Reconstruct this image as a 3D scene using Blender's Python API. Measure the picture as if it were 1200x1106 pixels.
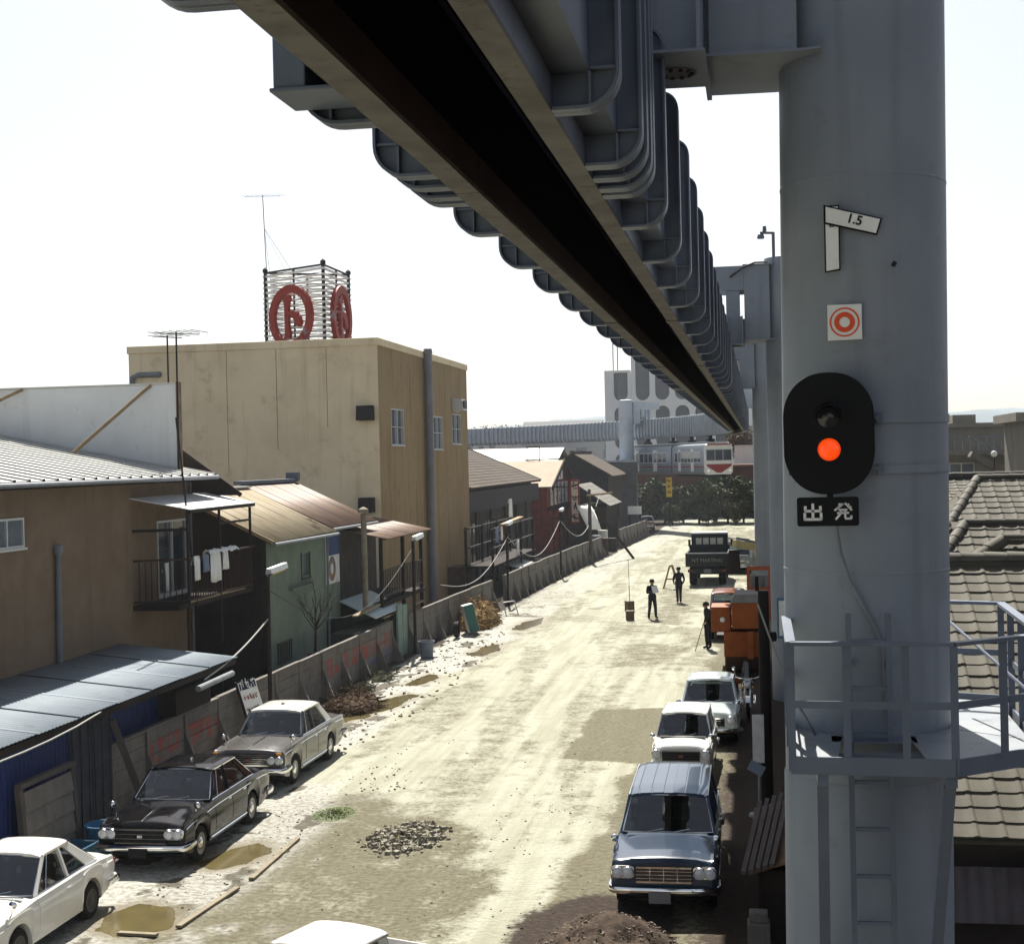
import bpy, bmesh, math, random
import numpy as np
from mathutils import Vector, Matrix

for o in list(bpy.data.objects):
    bpy.data.objects.remove(o)
scene = bpy.context.scene
COL = scene.collection
random.seed(7)
R = math.radians

# ------------------------------------------------------------------ camera
cam_d = bpy.data.cameras.new('camera')
cam = bpy.data.objects.new('camera', cam_d)
COL.objects.link(cam)
cam_d.sensor_fit = 'HORIZONTAL'
cam_d.sensor_width = 36.0
cam_d.lens = 36.0 * 1714.0 / 1200.0
cam_d.clip_start = 0.1
cam_d.clip_end = 8000.0
yaw, pitch, roll = R(9.5829), R(-0.4462), R(-1.3176)
Fv = Vector((-math.sin(yaw)*math.cos(pitch), math.cos(yaw)*math.cos(pitch), math.sin(pitch)))
Rv = Vector((math.cos(yaw), math.sin(yaw), 0.0))
Uv = Rv.cross(Fv)
R2 = math.cos(roll)*Rv + math.sin(roll)*Uv
U2 = -math.sin(roll)*Rv + math.cos(roll)*Uv
cam.matrix_world = Matrix(((R2.x, U2.x, -Fv.x, 0.0), (R2.y, U2.y, -Fv.y, 0.0), (R2.z, U2.z, -Fv.z, 7.0), (0, 0, 0, 1)))
scene.camera = cam

# ------------------------------------------------------------------ sky, sun, exposure
SUN = Vector((-0.17, 0.85, 1.0)).normalized()
world = bpy.data.worlds.new('World')
scene.world = world
world.use_nodes = True
nt = world.node_tree
nt.nodes.clear()
sky = nt.nodes.new('ShaderNodeTexSky')
sky.sky_type = 'NISHITA'
sky.sun_disc = False
sky.sun_elevation = math.asin(SUN.z)
sky.sun_rotation = math.atan2(SUN.x, SUN.y)
sky.air_density = 1.0
sky.dust_density = 1.7
sky.ozone_density = 1.0
bg = nt.nodes.new('ShaderNodeBackground')
bg.inputs['Strength'].default_value = 0.051
wo = nt.nodes.new('ShaderNodeOutputWorld')
hs_ = nt.nodes.new('ShaderNodeHueSaturation'); hs_.inputs['Saturation'].default_value = 0.50
nt.links.new(sky.outputs[0], hs_.inputs['Color']); nt.links.new(hs_.outputs[0], bg.inputs['Color'])
nt.links.new(bg.outputs[0], wo.inputs['Surface'])
sun_d = bpy.data.lights.new('sun', 'SUN')
sun_d.energy = 5.0
sun_d.angle = R(0.53)
sun_d.color = (1.0, 0.95, 0.86)
sun = bpy.data.objects.new('sun', sun_d)
COL.objects.link(sun)
sun.rotation_euler = SUN.to_track_quat('Z', 'Y').to_euler()
sun.location = (-60, 170, 200)
scene.render.engine = 'CYCLES'
scene.view_settings.view_transform = 'Standard'
scene.view_settings.look = 'None'
scene.view_settings.exposure = 1.32
scene.view_settings.gamma = 1.0
scene.view_settings.use_curve_mapping = False
scene.cycles.max_bounces = 6
scene.cycles.diffuse_bounces = 3
scene.cycles.glossy_bounces = 3
scene.cycles.transparent_max_bounces = 12
scene.cycles.volume_bounces = 0

# ------------------------------------------------------------------ helpers
ORG = {}

def tag(o, label=None, cat=None, group=None, kind=None):
    if label: o['label'] = label
    if cat: o['category'] = cat
    if group: o['group'] = group
    if kind: o['kind'] = kind
    return o

def thing(name, label, cat, loc, group=None, rotz=0.0):
    o = bpy.data.objects.new(name, None)
    COL.objects.link(o)
    o.empty_display_size = 0.2
    o.location = loc
    o.rotation_euler = (0, 0, rotz)
    ORG[o] = Vector(loc) if not rotz else Vector((0, 0, 0))
    return tag(o, label, cat, group)

def V(*a):
    return Vector(a)

class MB:
    """collects shapes into one mesh"""
    def __init__(s):
        s.v = []; s.f = []; s.mi = []; s.m = 0
    def add(s, vs, fs):
        b = len(s.v)
        s.v.extend(tuple(v) for v in vs)
        for f in fs:
            s.f.append(tuple(b+i for i in f)); s.mi.append(s.m)
        return s
    def box(s, x0, x1, y0, y1, z0, z1):
        return s.add([(x0,y0,z0),(x1,y0,z0),(x1,y1,z0),(x0,y1,z0),(x0,y0,z1),(x1,y0,z1),(x1,y1,z1),(x0,y1,z1)],
                     [(0,3,2,1),(4,5,6,7),(0,1,5,4),(1,2,6,5),(2,3,7,6),(3,0,4,7)])
    def obox(s, c, size, rot=None):
        h = Vector(size)/2; c = Vector(c)
        vs = []
        for sz in (-1,1):
            for sx, sy in ((-1,-1),(1,-1),(1,1),(-1,1)):
                p = Vector((sx*h.x, sy*h.y, sz*h.z))
                if rot is not None: p = rot @ p
                vs.append(c+p)
        return s.add(vs, [(0,3,2,1),(4,5,6,7),(0,1,5,4),(1,2,6,5),(2,3,7,6),(3,0,4,7)])
    def quad(s, a, b, c, d):
        return s.add([a,b,c,d], [(0,1,2,3)])
    def slab(s, a, b, c, d, t):
        """quad a b c d (seen counter-clockwise) with thickness t behind it"""
        a, b, c, d = map(Vector, (a,b,c,d))
        n = (b-a).cross(d-a).normalized()*t
        return s.add([a,b,c,d,a-n,b-n,c-n,d-n], [(0,1,2,3),(7,6,5,4),(0,4,5,1),(1,5,6,2),(2,6,7,3),(3,7,4,0)])
    def beam(s, p0, p1, w, h, up=(0,0,1)):
        """rectangular bar from p0 to p1"""
        p0, p1 = Vector(p0), Vector(p1)
        d = (p1-p0).normalized(); u = Vector(up)
        if abs(d.dot(u)) > 0.98: u = Vector((0,1,0))
        r = d.cross(u).normalized(); u = r.cross(d)
        vs = []
        for p in (p0, p1):
            for a, b in ((-1,-1),(1,-1),(1,1),(-1,1)):
                vs.append(p + r*(a*w/2) + u*(b*h/2))
        return s.add(vs, [(3,2,1,0),(4,5,6,7),(0,1,5,4),(1,2,6,5),(2,3,7,6),(3,0,4,7)])
    def tube(s, pts, r, n=8, cap=True):
        pts = [Vector(p) for p in pts]
        rr = r if isinstance(r, (list, tuple)) else [r]*len(pts)
        vs = []; fs = []
        t0 = (pts[1]-pts[0]).normalized()
        u = t0.cross(Vector((0,0,1)))
        if u.length < 1e-3: u = t0.cross(Vector((1,0,0)))
        u.normalize()
        for i, p in enumerate(pts):
            a = pts[max(0,i-1)]; b = pts[min(len(pts)-1,i+1)]
            t = (b-a).normalized()
            u = (u - t*u.dot(t)).normalized(); w = t.cross(u)
            for k in range(n):
                an = 2*math.pi*k/n
                vs.append(p + (u*math.cos(an)+w*math.sin(an))*rr[i])
        for i in range(len(pts)-1):
            for k in range(n):
                k2 = (k+1) % n
                fs.append((i*n+k, i*n+k2, (i+1)*n+k2, (i+1)*n+k))
        if cap:
            fs.append(tuple(reversed(range(n)))); fs.append(tuple((len(pts)-1)*n+k for k in range(n)))
        return s.add(vs, fs)
    def lathe(s, prof, n, c, axis='z', cap=False):
        """prof = [(r, h)], turned about an axis through c"""
        c = Vector(c); vs = []; fs = []
        for r, h in prof:
            for k in range(n):
                a = 2*math.pi*k/n
                x, y = r*math.cos(a), r*math.sin(a)
                p = {'z': (x,y,h), 'y': (x,h,-y), 'x': (h,x,y)}[axis]
                vs.append(c+Vector(p))
        for i in range(len(prof)-1):
            for k in range(n):
                k2 = (k+1) % n
                fs.append((i*n+k, i*n+k2, (i+1)*n+k2, (i+1)*n+k))
        if cap:
            fs.append(tuple(reversed(range(n)))); fs.append(tuple((len(prof)-1)*n+k for k in range(n)))
        return s.add(vs, fs)
    def prism(s, poly, ext):
        """closed 3-D polygon swept by the vector ext"""
        n = len(poly); e = Vector(ext)
        vs = [Vector(p) for p in poly]; vs += [p+e for p in vs]
        fs = [tuple(reversed(range(n))), tuple(range(n, 2*n))]
        for i in range(n):
            j = (i+1) % n
            fs.append((i, j, n+j, n+i))
        return s.add(vs, fs)
    def grid(s, rows, close=False):
        """rows of equally many points, joined to a sheet"""
        m = len(rows[0]); vs = [p for r in rows for p in r]; fs = []
        for i in range(len(rows)-1):
            for k in range(m if close else m-1):
                k2 = (k+1) % m
                fs.append((i*m+k, i*m+k2, (i+1)*m+k2, (i+1)*m+k))
        return s.add(vs, fs)
    def wall(s, o, u, v, W, H, holes=(), depth=0.12):
        """wall sheet with rectangular openings (u0,u1,v0,v1) and their reveals; faces u x v"""
        o, u, v = Vector(o), Vector(u), Vector(v); n = u.cross(v)
        us = sorted({0.0, W, *[h[0] for h in holes], *[h[1] for h in holes]})
        vs_ = sorted({0.0, H, *[h[2] for h in holes], *[h[3] for h in holes]})
        for a, b in zip(us, us[1:]):
            for c, d in zip(vs_, vs_[1:]):
                mx, my = (a+b)/2, (c+d)/2
                if any(h[0] < mx < h[1] and h[2] < my < h[3] for h in holes): continue
                s.quad(o+u*a+v*c, o+u*b+v*c, o+u*b+v*d, o+u*a+v*d)
        for a, b, c, d in holes:
            q = [o+u*a+v*c, o+u*b+v*c, o+u*b+v*d, o+u*a+v*d]
            for i in range(4):
                p0, p1 = q[i], q[(i+1) % 4]
                s.quad(p0, p1, p1-n*depth, p0-n*depth)
        return s
    def mesh(s, name, mats, smooth=None):
        me = bpy.data.meshes.new(name)
        me.from_pydata([tuple(v) for v in s.v], [], s.f)
        for m in (mats if isinstance(mats, (list, tuple)) else [mats]):
            me.materials.append(m)
        if any(s.mi): me.polygons.foreach_set('material_index', s.mi)
        if smooth is not None:
            me.polygons.foreach_set('use_smooth', [True]*len(me.polygons))
            me.set_sharp_from_angle(angle=R(smooth))
        me.update()
        return me
    def build(s, name, mats, parent=None, smooth=None, bevel=0.0, org=None, fix=False):
        if parent is not None:
            og = ORG[parent]
        elif org is not None:
            og = Vector(org)
        else:
            xs = [v[0] for v in s.v]; ys = [v[1] for v in s.v]
            og = Vector(((min(xs)+max(xs))/2, (min(ys)+max(ys))/2, min(v[2] for v in s.v)))
        s.v = [(v[0]-og.x, v[1]-og.y, v[2]-og.z) for v in s.v]
        me = s.mesh(name, mats, smooth)
        if fix:
            b = bmesh.new(); b.from_mesh(me); bmesh.ops.recalc_face_normals(b, faces=b.faces); b.to_mesh(me); b.free()
        o = bpy.data.objects.new(name, me)
        COL.objects.link(o)
        if parent is not None:
            o.parent = parent
        else:
            o.location = og
        ORG[o] = og
        if bevel:
            bv = o.modifiers.new('bevel', 'BEVEL'); bv.width = bevel; bv.segments = 2
            bv.limit_method = 'ANGLE'; bv.angle_limit = R(40)
        return o

def inst(name, me, parent, loc, rot=(0,0,0), scale=None):
    """one more object that shares a mesh; loc is in world terms"""
    o = bpy.data.objects.new(name, me)
    COL.objects.link(o)
    o.location = Vector(loc) - (ORG[parent] if parent is not None else Vector((0,0,0)))
    o.rotation_euler = rot
    if scale: o.scale = scale
    if parent is not None: o.parent = parent
    ORG[o] = Vector(loc)
    return o

def copy_tree(o, parent=None):
    c = o.copy(); COL.objects.link(c)
    if parent is not None: c.parent = parent
    for ch in list(o.children):
        copy_tree(ch, c)
    return c

def curve_mesh(name, outlines, depth, mat):
    """flat shape with holes, extruded to a solid plate in its own XY plane"""
    cu = bpy.data.curves.new(name, 'CURVE'); cu.dimensions = '2D'; cu.fill_mode = 'BOTH'; cu.extrude = depth/2
    for pts in outlines:
        sp = cu.splines.new('POLY'); sp.points.add(len(pts)-1); sp.use_cyclic_u = True
        for i, p in enumerate(pts): sp.points[i].co = (p[0], p[1], 0, 1)
    t = bpy.data.objects.new(name, cu); COL.objects.link(t)
    dg = bpy.context.evaluated_depsgraph_get(); dg.update()
    me = bpy.data.meshes.new_from_object(t.evaluated_get(dg))
    bpy.data.objects.remove(t); bpy.data.curves.remove(cu)
    me.name = name; me.materials.clear(); me.materials.append(mat)
    return me

def text_mesh(name, body, size, depth, mat, bold=0.0, align='CENTER'):
    cu = bpy.data.curves.new(name, 'FONT'); cu.body = body; cu.size = size; cu.extrude = depth/2
    cu.align_x = align; cu.align_y = 'CENTER'; cu.offset = bold; cu.resolution_u = 3
    t = bpy.data.objects.new(name, cu); COL.objects.link(t)
    dg = bpy.context.evaluated_depsgraph_get(); dg.update()
    me = bpy.data.meshes.new_from_object(t.evaluated_get(dg))
    bpy.data.objects.remove(t); bpy.data.curves.remove(cu)
    me.name = name; me.materials.clear(); me.materials.append(mat)
    return me

FACE_US = (math.pi/2, 0, 0)            # plate that looks along -Y
FACE_STREET = (math.pi/2, 0, math.pi/2)  # plate that looks along +X

# ------------------------------------------------------------------ materials
ALB = .62
def rgb(c): return (c[0], c[1], c[2], 1.0)

def mat(name, c1, c2=None, scale=3.0, rough=0.6, metal=0.0, bump=0.0, bscale=30.0, streak=None, sscale=2.0, samt=0.5,
        coat=0.0, spec=None, spthr=(.58,.66), spots=None, spamt=0.5, spscale=8.0, sq=(1,1,1), axis='z', rvar=0.0):
    """procedural painted / weathered surface: two tones, vertical run-off streaks, spots, grain relief"""
    if spec is None: spec = .5 if rough < .42 else .14      # dusty, weathered faces hardly shine
    if max(c1) < .50:                       # dull colours lowered to cut bounced light and deepen the shade
        q = lambda c: None if c is None else tuple(x*ALB for x in c)
        c1, c2, streak, spots = q(c1), q(c2), q(streak), q(spots)
    m = bpy.data.materials.new(name); m.use_nodes = True
    t = m.node_tree; N = t.nodes; Lk = t.links
    b = N['Principled BSDF']
    b.inputs['Roughness'].default_value = rough; b.inputs['Metallic'].default_value = metal
    b.inputs['Coat Weight'].default_value = coat; b.inputs['Coat Roughness'].default_value = 0.06
    b.inputs['Specular IOR Level'].default_value = spec
    tc = N.new('ShaderNodeNewGeometry')
    def mapping(sc):
        mp = N.new('ShaderNodeMapping'); mp.inputs['Scale'].default_value = sc
        Lk.new(tc.outputs['Position'], mp.inputs['Vector']); return mp.outputs[0]
    def noise(sc, vec, det=5.0, ro=0.6):
        n = N.new('ShaderNodeTexNoise'); n.inputs['Scale'].default_value = sc; n.inputs['Detail'].default_value = det
        n.inputs['Roughness'].default_value = ro
        Lk.new(vec, n.inputs['Vector']); return n.outputs['Fac']
    def ramp(f, a, bb):
        r = N.new('ShaderNodeMapRange'); r.inputs['From Min'].default_value = a; r.inputs['From Max'].default_value = bb
        r.interpolation_type = 'SMOOTHSTEP'
        Lk.new(f, r.inputs['Value']); return r.outputs[0]
    def mix(f, a, bcol):
        x = N.new('ShaderNodeMix'); x.data_type = 'RGBA'
        if isinstance(f, float): x.inputs[0].default_value = f
        else: Lk.new(f, x.inputs[0])
        for sock, val in ((x.inputs[6], a), (x.inputs[7], bcol)):
            if isinstance(val, tuple): sock.default_value = rgb(val)
            else: Lk.new(val, sock)
        return x.outputs[2]
    base = tuple(c1)
    vec = mapping(sq)
    if c2 is not None:
        base = mix(ramp(noise(scale, vec), 0.35, 0.68), base, tuple(c2))
    if streak is not None:
        sc = {'z': (sscale*3, sscale*3, sscale*0.18), 'y': (sscale*3, sscale*0.12, sscale*3), 'x': (sscale*0.12, sscale*3, sscale*3)}[axis]
        f = ramp(noise(1.0, mapping(sc), 4.0), 0.5, 0.78)
        mm = N.new('ShaderNodeMath'); mm.operation = 'MULTIPLY'; mm.inputs[1].default_value = samt; Lk.new(f, mm.inputs[0])
        base = mix(mm.outputs[0], base, tuple(streak))
    if spots is not None:
        f = ramp(noise(spscale, vec, 6.0 if spthr[0] > .55 else 2.0, 0.7 if spthr[0] > .55 else .5), spthr[0], spthr[1])
        mm = N.new('ShaderNodeMath'); mm.operation = 'MULTIPLY'; mm.inputs[1].default_value = spamt; Lk.new(f, mm.inputs[0])
        base = mix(mm.outputs[0], base, tuple(spots))
    if isinstance(base, tuple): b.inputs['Base Color'].default_value = rgb(base)
    else: Lk.new(base, b.inputs['Base Color'])
    if rvar:
        r = N.new('ShaderNodeMapRange'); r.inputs['To Min'].default_value = max(0.02, rough-rvar); r.inputs['To Max'].default_value = min(1, rough+rvar)
        Lk.new(noise(scale*2.3, vec), r.inputs['Value']); Lk.new(r.outputs[0], b.inputs['Roughness'])
    if bump:
        bp = N.new('ShaderNodeBump'); bp.inputs['Strength'].default_value = 1.0; bp.inputs['Distance'].default_value = bump
        Lk.new(noise(bscale, vec, 6.0, 0.65), bp.inputs['Height']); Lk.new(bp.outputs[0], b.inputs['Normal'])
    return m

def glass_mat(name, tint, rough=0.03, ior=1.5, boost=0.05):
    m = bpy.data.materials.new(name); m.use_nodes = True
    t = m.node_tree; N = t.nodes; N.clear()
    out = N.new('ShaderNodeOutputMaterial'); mx = N.new('ShaderNodeMixShader')
    tr = N.new('ShaderNodeBsdfTransparent'); tr.inputs[0].default_value = rgb(tint)
    gl = N.new('ShaderNodeBsdfGlossy'); gl.inputs['Roughness'].default_value = rough
    fr = N.new('ShaderNodeFresnel'); fr.inputs[0].default_value = ior
    ad = N.new('ShaderNodeMath'); ad.inputs[1].default_value = boost; ad.use_clamp = True
    t.links.new(fr.outputs[0], ad.inputs[0]); t.links.new(ad.outputs[0], mx.inputs[0])
    t.links.new(tr.outputs[0], mx.inputs[1]); t.links.new(gl.outputs[0], mx.inputs[2]); t.links.new(mx.outputs[0], out.inputs[0])
    return m

def emit_mat(name, c, s):
    m = bpy.data.materials.new(name); m.use_nodes = True
    b = m.node_tree.nodes['Principled BSDF']
    b.inputs['Base Color'].default_value = rgb(c); b.inputs['Emission Color'].default_value = rgb(c); b.inputs['Emission Strength'].default_value = s
    b.inputs['Roughness'].default_value = 0.2
    return m

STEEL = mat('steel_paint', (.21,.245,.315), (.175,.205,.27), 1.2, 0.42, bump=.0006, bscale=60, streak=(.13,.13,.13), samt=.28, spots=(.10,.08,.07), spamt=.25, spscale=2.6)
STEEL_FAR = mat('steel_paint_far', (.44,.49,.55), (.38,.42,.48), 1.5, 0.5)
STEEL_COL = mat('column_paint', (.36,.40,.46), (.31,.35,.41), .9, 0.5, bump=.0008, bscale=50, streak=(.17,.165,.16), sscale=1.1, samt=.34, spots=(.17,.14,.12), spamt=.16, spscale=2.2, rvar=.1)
STEEL_UNDER = mat('steel_dusty', (.27,.25,.23), (.19,.175,.165), 2.5, 0.75, bump=.001, bscale=40, spots=(.13,.11,.09), spamt=.5)
STEEL_BROWN = mat('guide_rail_steel', (.115,.080,.072), (.070,.052,.050), 1.4, 0.55, streak=(.09,.065,.055), samt=.4, axis='y')
BLACK = mat('black_paint', (.012,.012,.014), None, rough=.5)
DARKINT = mat('dark_interior', (.015,.014,.015), None, rough=.8)
WHITEP = mat('white_enamel', (.78,.78,.75), (.70,.70,.68), 6, .45)
CHROME = mat('chrome', (.80,.80,.80), None, rough=.10, metal=1.0)
RUBBER = mat('rubber', (.016,.015,.015), (.035,.031,.027), 9, .85)
CONC = mat('concrete', (.26,.24,.215), (.20,.18,.165), 2.2, .9, bump=.003, bscale=26, streak=(.10,.09,.085), samt=.5, spots=(.12,.11,.10), spamt=.5, spscale=6)
CONC_RED = mat('concrete_red_paint', (.26,.24,.215), (.20,.18,.165), 2.2, .9, bump=.003, bscale=26, spots=(.55,.06,.04), spamt=.6, spscale=2.1, spthr=(.52,.56), sq=(1,1.6,1))
CONC_BLUE = mat('concrete_blue_paint', (.26,.24,.215), (.20,.18,.165), 2.2, .9, bump=.003, bscale=26, spots=(.06,.10,.50), spamt=.6, spscale=2.3, spthr=(.52,.56), sq=(1,1.6,1))
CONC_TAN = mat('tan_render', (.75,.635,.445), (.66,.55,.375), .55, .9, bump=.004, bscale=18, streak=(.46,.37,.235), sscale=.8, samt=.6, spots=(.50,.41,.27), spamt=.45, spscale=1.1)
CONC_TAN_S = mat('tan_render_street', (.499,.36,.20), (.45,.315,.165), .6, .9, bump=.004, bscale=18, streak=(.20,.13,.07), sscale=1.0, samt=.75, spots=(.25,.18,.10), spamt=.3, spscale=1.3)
STUCCO = mat('brown_stucco', (.34,.252,.172), (.285,.205,.138), 1.0, .95, bump=.006, bscale=35, streak=(.21,.15,.10), sscale=.8, samt=.5)
WHITEWALL = mat('pale_wall', (.60,.62,.62), (.55,.57,.58), .8, .85, bump=.002, bscale=30, streak=(.40,.41,.41), sscale=.8, samt=.35, spots=(.36,.36,.34), spamt=.35, spscale=2.2)
GREENW = mat('green_board', (.25,.315,.25), (.20,.26,.21), 1.8, .85, bump=.002, bscale=20, streak=(.13,.16,.12), samt=.5)
DARKWOOD = mat('dark_boards', (.040,.030,.025), (.026,.020,.018), 2.0, .9, bump=.004, bscale=14, streak=(.06,.045,.035), samt=.4)
GREYWOOD = mat('grey_boards', (.135,.115,.105), (.09,.08,.075), 1.6, .9, bump=.004, bscale=14, streak=(.19,.17,.15), samt=.5)
TIMBER = mat('raw_timber', (.46,.34,.21), (.34,.24,.14), 3.0, .8, bump=.002, bscale=20)
RUSTROOF = mat('rusty_sheet', (.46,.39,.255), (.36,.28,.165), .9, .75, bump=.002, bscale=12, streak=(.30,.20,.11), sscale=.7, samt=.5, axis='x', spots=(.16,.095,.05), spamt=.85, spscale=.75)
RUSTROOF2 = mat('rusty_sheet_dark', (.26,.16,.10), (.19,.12,.09), 1.0, .6, bump=.002, bscale=12, streak=(.33,.28,.25), sscale=.6, samt=.5, axis='x')
TINROOF = mat('galvanised_sheet', (.50,.50,.47), (.43,.43,.41), 1.2, .5, bump=.001, bscale=20, streak=(.33,.31,.27), sscale=.7, samt=.45, axis='x', spots=(.33,.27,.2), spamt=.3, spscale=2)
BLUEROOF = mat('weathered_blue_sheet', (.33,.385,.44), (.27,.33,.39), 1.0, .75, streak=(.42,.44,.45), sscale=.6, samt=.4, axis='x', spots=(.17,.19,.23), spamt=.4, spscale=1.8)
BLUETIN = mat('blue_tin', (.022,.042,.19), (.018,.034,.14), 1.6, .6, streak=(.02,.03,.09), samt=.5)
IRON = mat('rusty_iron', (.10,.055,.035), (.06,.038,.03), 6, .8)
DARKIRON = mat('dark_iron', (.030,.026,.026), (.05,.035,.03), 5, .7)
GREYPIPE = mat('grey_pipe', (.30,.33,.37), (.24,.26,.29), 2, .5, streak=(.14,.10,.07), samt=.5)
ALU = mat('aluminium', (.62,.64,.65), None, rough=.4, metal=.6)
WINDOW = mat('window_glass', (.035,.05,.075), (.06,.075,.095), 1.5, .08, spec=.9)
FROST = mat('frosted_glass', (.20,.25,.30), (.16,.20,.25), 2.0, .2, spec=.7)
TILE = mat('roof_tile', (.130,.118,.086), (.092,.083,.060), 1.3, .75, bump=.002, bscale=30, spots=(.14,.12,.095), spamt=.6, spscale=7)
TILE2 = mat('roof_tile_grey', (.125,.113,.080), (.088,.08,.058), 1.0, .75, bump=.002, bscale=30, spots=(.12,.105,.085), spamt=.5, spscale=5)
RIDGE = mat('ridge_tile', (.13,.118,.09), (.08,.07,.058), 2.5, .7, bump=.002, bscale=20)
REDP = mat('red_sign_paint', (.49,.06,.035), (.40,.05,.03), 2.0, .55, spots=(.42,.40,.46), spamt=.9, spscale=1.1)
REDWOOD = mat('red_timber', (.40,.075,.045), (.28,.055,.035), 2.5, .7, streak=(.10,.03,.025), samt=.5)
ORANGE = mat('orange_machine_paint', (.47,.13,.035), (.36,.10,.03), 2.5, .55, spots=(.16,.08,.04), spamt=.5, spscale=5)
YELLOW = mat('yellow_paint', (.62,.42,.06), (.5,.33,.05), 4, .5)
CLOTHW = mat('white_cloth', (.74,.74,.72), (.66,.67,.68), 5, .9)
CLOTHB = mat('blue_cloth', (.22,.30,.45), (.3,.36,.48), 5, .9)
SUIT = mat('dark_cloth', (.018,.019,.026), (.03,.028,.03), 5, .9)
SKIN = mat('skin', (.42,.26,.18), None, rough=.6)
HAIR = mat('black_hair', (.01,.009,.008), None, rough=.5)
TUBBLUE = mat('blue_plastic', (.07,.24,.42), (.055,.18,.33), 4, .35)
CABLE = mat('pale_cable', (.49,.49,.46), None, rough=.6)
BARK = mat('bark', (.07,.05,.04), (.045,.035,.03), 6, .95, bump=.006, bscale=12)
# ------------------------------------------------------------------ ground
def vnoise(x, y, seed=0):
    xi = np.floor(x).astype(np.int64); yi = np.floor(y).astype(np.int64)
    xf = x-xi; yf = y-yi
    u = xf*xf*(3-2*xf); v = yf*yf*(3-2*yf)
    def h(a, b):
        n = (a*374761393 + b*668265263 + seed*1442695041) & 0xFFFFFFFF
        n = ((n ^ (n >> 13))*1274126177) & 0xFFFFFFFF
        return ((n ^ (n >> 16)) & 0xFFFF)/65535.0
    return (h(xi,yi)*(1-u)+h(xi+1,yi)*u)*(1-v)+(h(xi,yi+1)*(1-u)+h(xi+1,yi+1)*u)*v

def fbm(x, y, seed=0, o=4):
    s = 0; a = .5; t = 0
    for i in range(o):
        s = s+a*vnoise(x*2**i, y*2**i, seed+i*17); t += a; a *= .55
    return s/t

def sst(a, b, x):
    t = np.clip((x-a)/(b-a), 0, 1); return t*t*(3-2*t)

def in_poly(px, py, poly):
    """signed distance-like: positive inside a convex-ish polygon"""
    inside = np.zeros(px.shape, bool); d = np.full(px.shape, 1e9)
    n = len(poly)
    for i in range(n):
        x1, y1 = poly[i]; x2, y2 = poly[(i+1) % n]
        c = ((y1 > py) != (y2 > py)) & (px < (x2-x1)*(py-y1)/(y2-y1+1e-12)+x1)
        inside ^= c
        L2 = (x2-x1)**2+(y2-y1)**2
        t = np.clip(((px-x1)*(x2-x1)+(py-y1)*(y2-y1))/L2, 0, 1)
        d = np.minimum(d, np.hypot(px-x1-t*(x2-x1), py-y1-t*(y2-y1)))
    return np.where(inside, d, -d)

# fence line, near to far
FENCE = [(-13.15,20.0),(-13.05,30.0),(-13.0,40.0),(-12.95,50.0),(-12.7,60.0),(-12.4,68.0),(-11.7,92.0),(-11.2,102.0)]
FENCE2 = [(-10.9,112.0),(-10.0,131.0)]
def fence_x(y):
    p = FENCE+FENCE2
    return np.interp(y, [q[1] for q in p], [q[0] for q in p])

PUDDLES = [
    [(-12.0,38.6),(-11.2,38.4),(-10.55,40.6),(-10.3,43.0),(-10.7,43.2),(-11.5,41.0)],
    [(-10.1,24.55),(-9.55,24.2),(-9.0,24.7),(-8.95,25.6),(-9.35,26.1),(-9.75,25.7)],
    [(-10.15,20.9),(-9.6,20.6),(-9.0,21.0),(-9.3,21.9),(-9.9,22.2),(-10.4,21.7)],
    [(-10.6,52.0),(-9.9,51.6),(-9.6,53.5),(-10.0,55.2),(-10.5,54.2)],
    [(-10.3,60.0),(-9.8,59.6),(-9.3,62.0),(-9.6,64.5),(-10.2,63.0)],
    [(-11.2,45.0),(-10.7,44.8),(-10.4,46.5),(-10.9,47.2)],
]
RUBBLE = (-6.65, 26.45, .72, 1.1)

def ground_height(x, y):
    fx = fence_x(y)
    z = .05*(fbm(x*.22, y*.16, 3, 3)-.5)
    mud = sst(3.4, 2.2, x-fx)*sst(15, 25, y)
    z = z + mud*.075*(fbm(x*1.6, y*1.6, 5, 4)-.5)
    lowl = sst(-5.2, -7.0, x)*sst(29, 26, y)
    z = z + lowl*.05*(fbm(x*1.8, y*1.8, 6, 4)-.5)
    near = sst(70, 35, y)
    z = z + near*.018*(fbm(x*3.1, y*1.3, 8, 3)-.5)
    # wheel ruts along the street
    for c in (-7.6, -6.1, -4.9, -3.7):
        cx = c + .35*np.sin(y*.07+c)
        z = z - .016*np.exp(-((x-cx)/.16)**2)
    for P in PUDDLES:
        d = in_poly(x, y, P)
        z = z - .05*sst(-.25, .35, d)
    z = z*sst(-60, -30, y) * np.where(np.abs(x) > 40, 0, 1)
    return z

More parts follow.
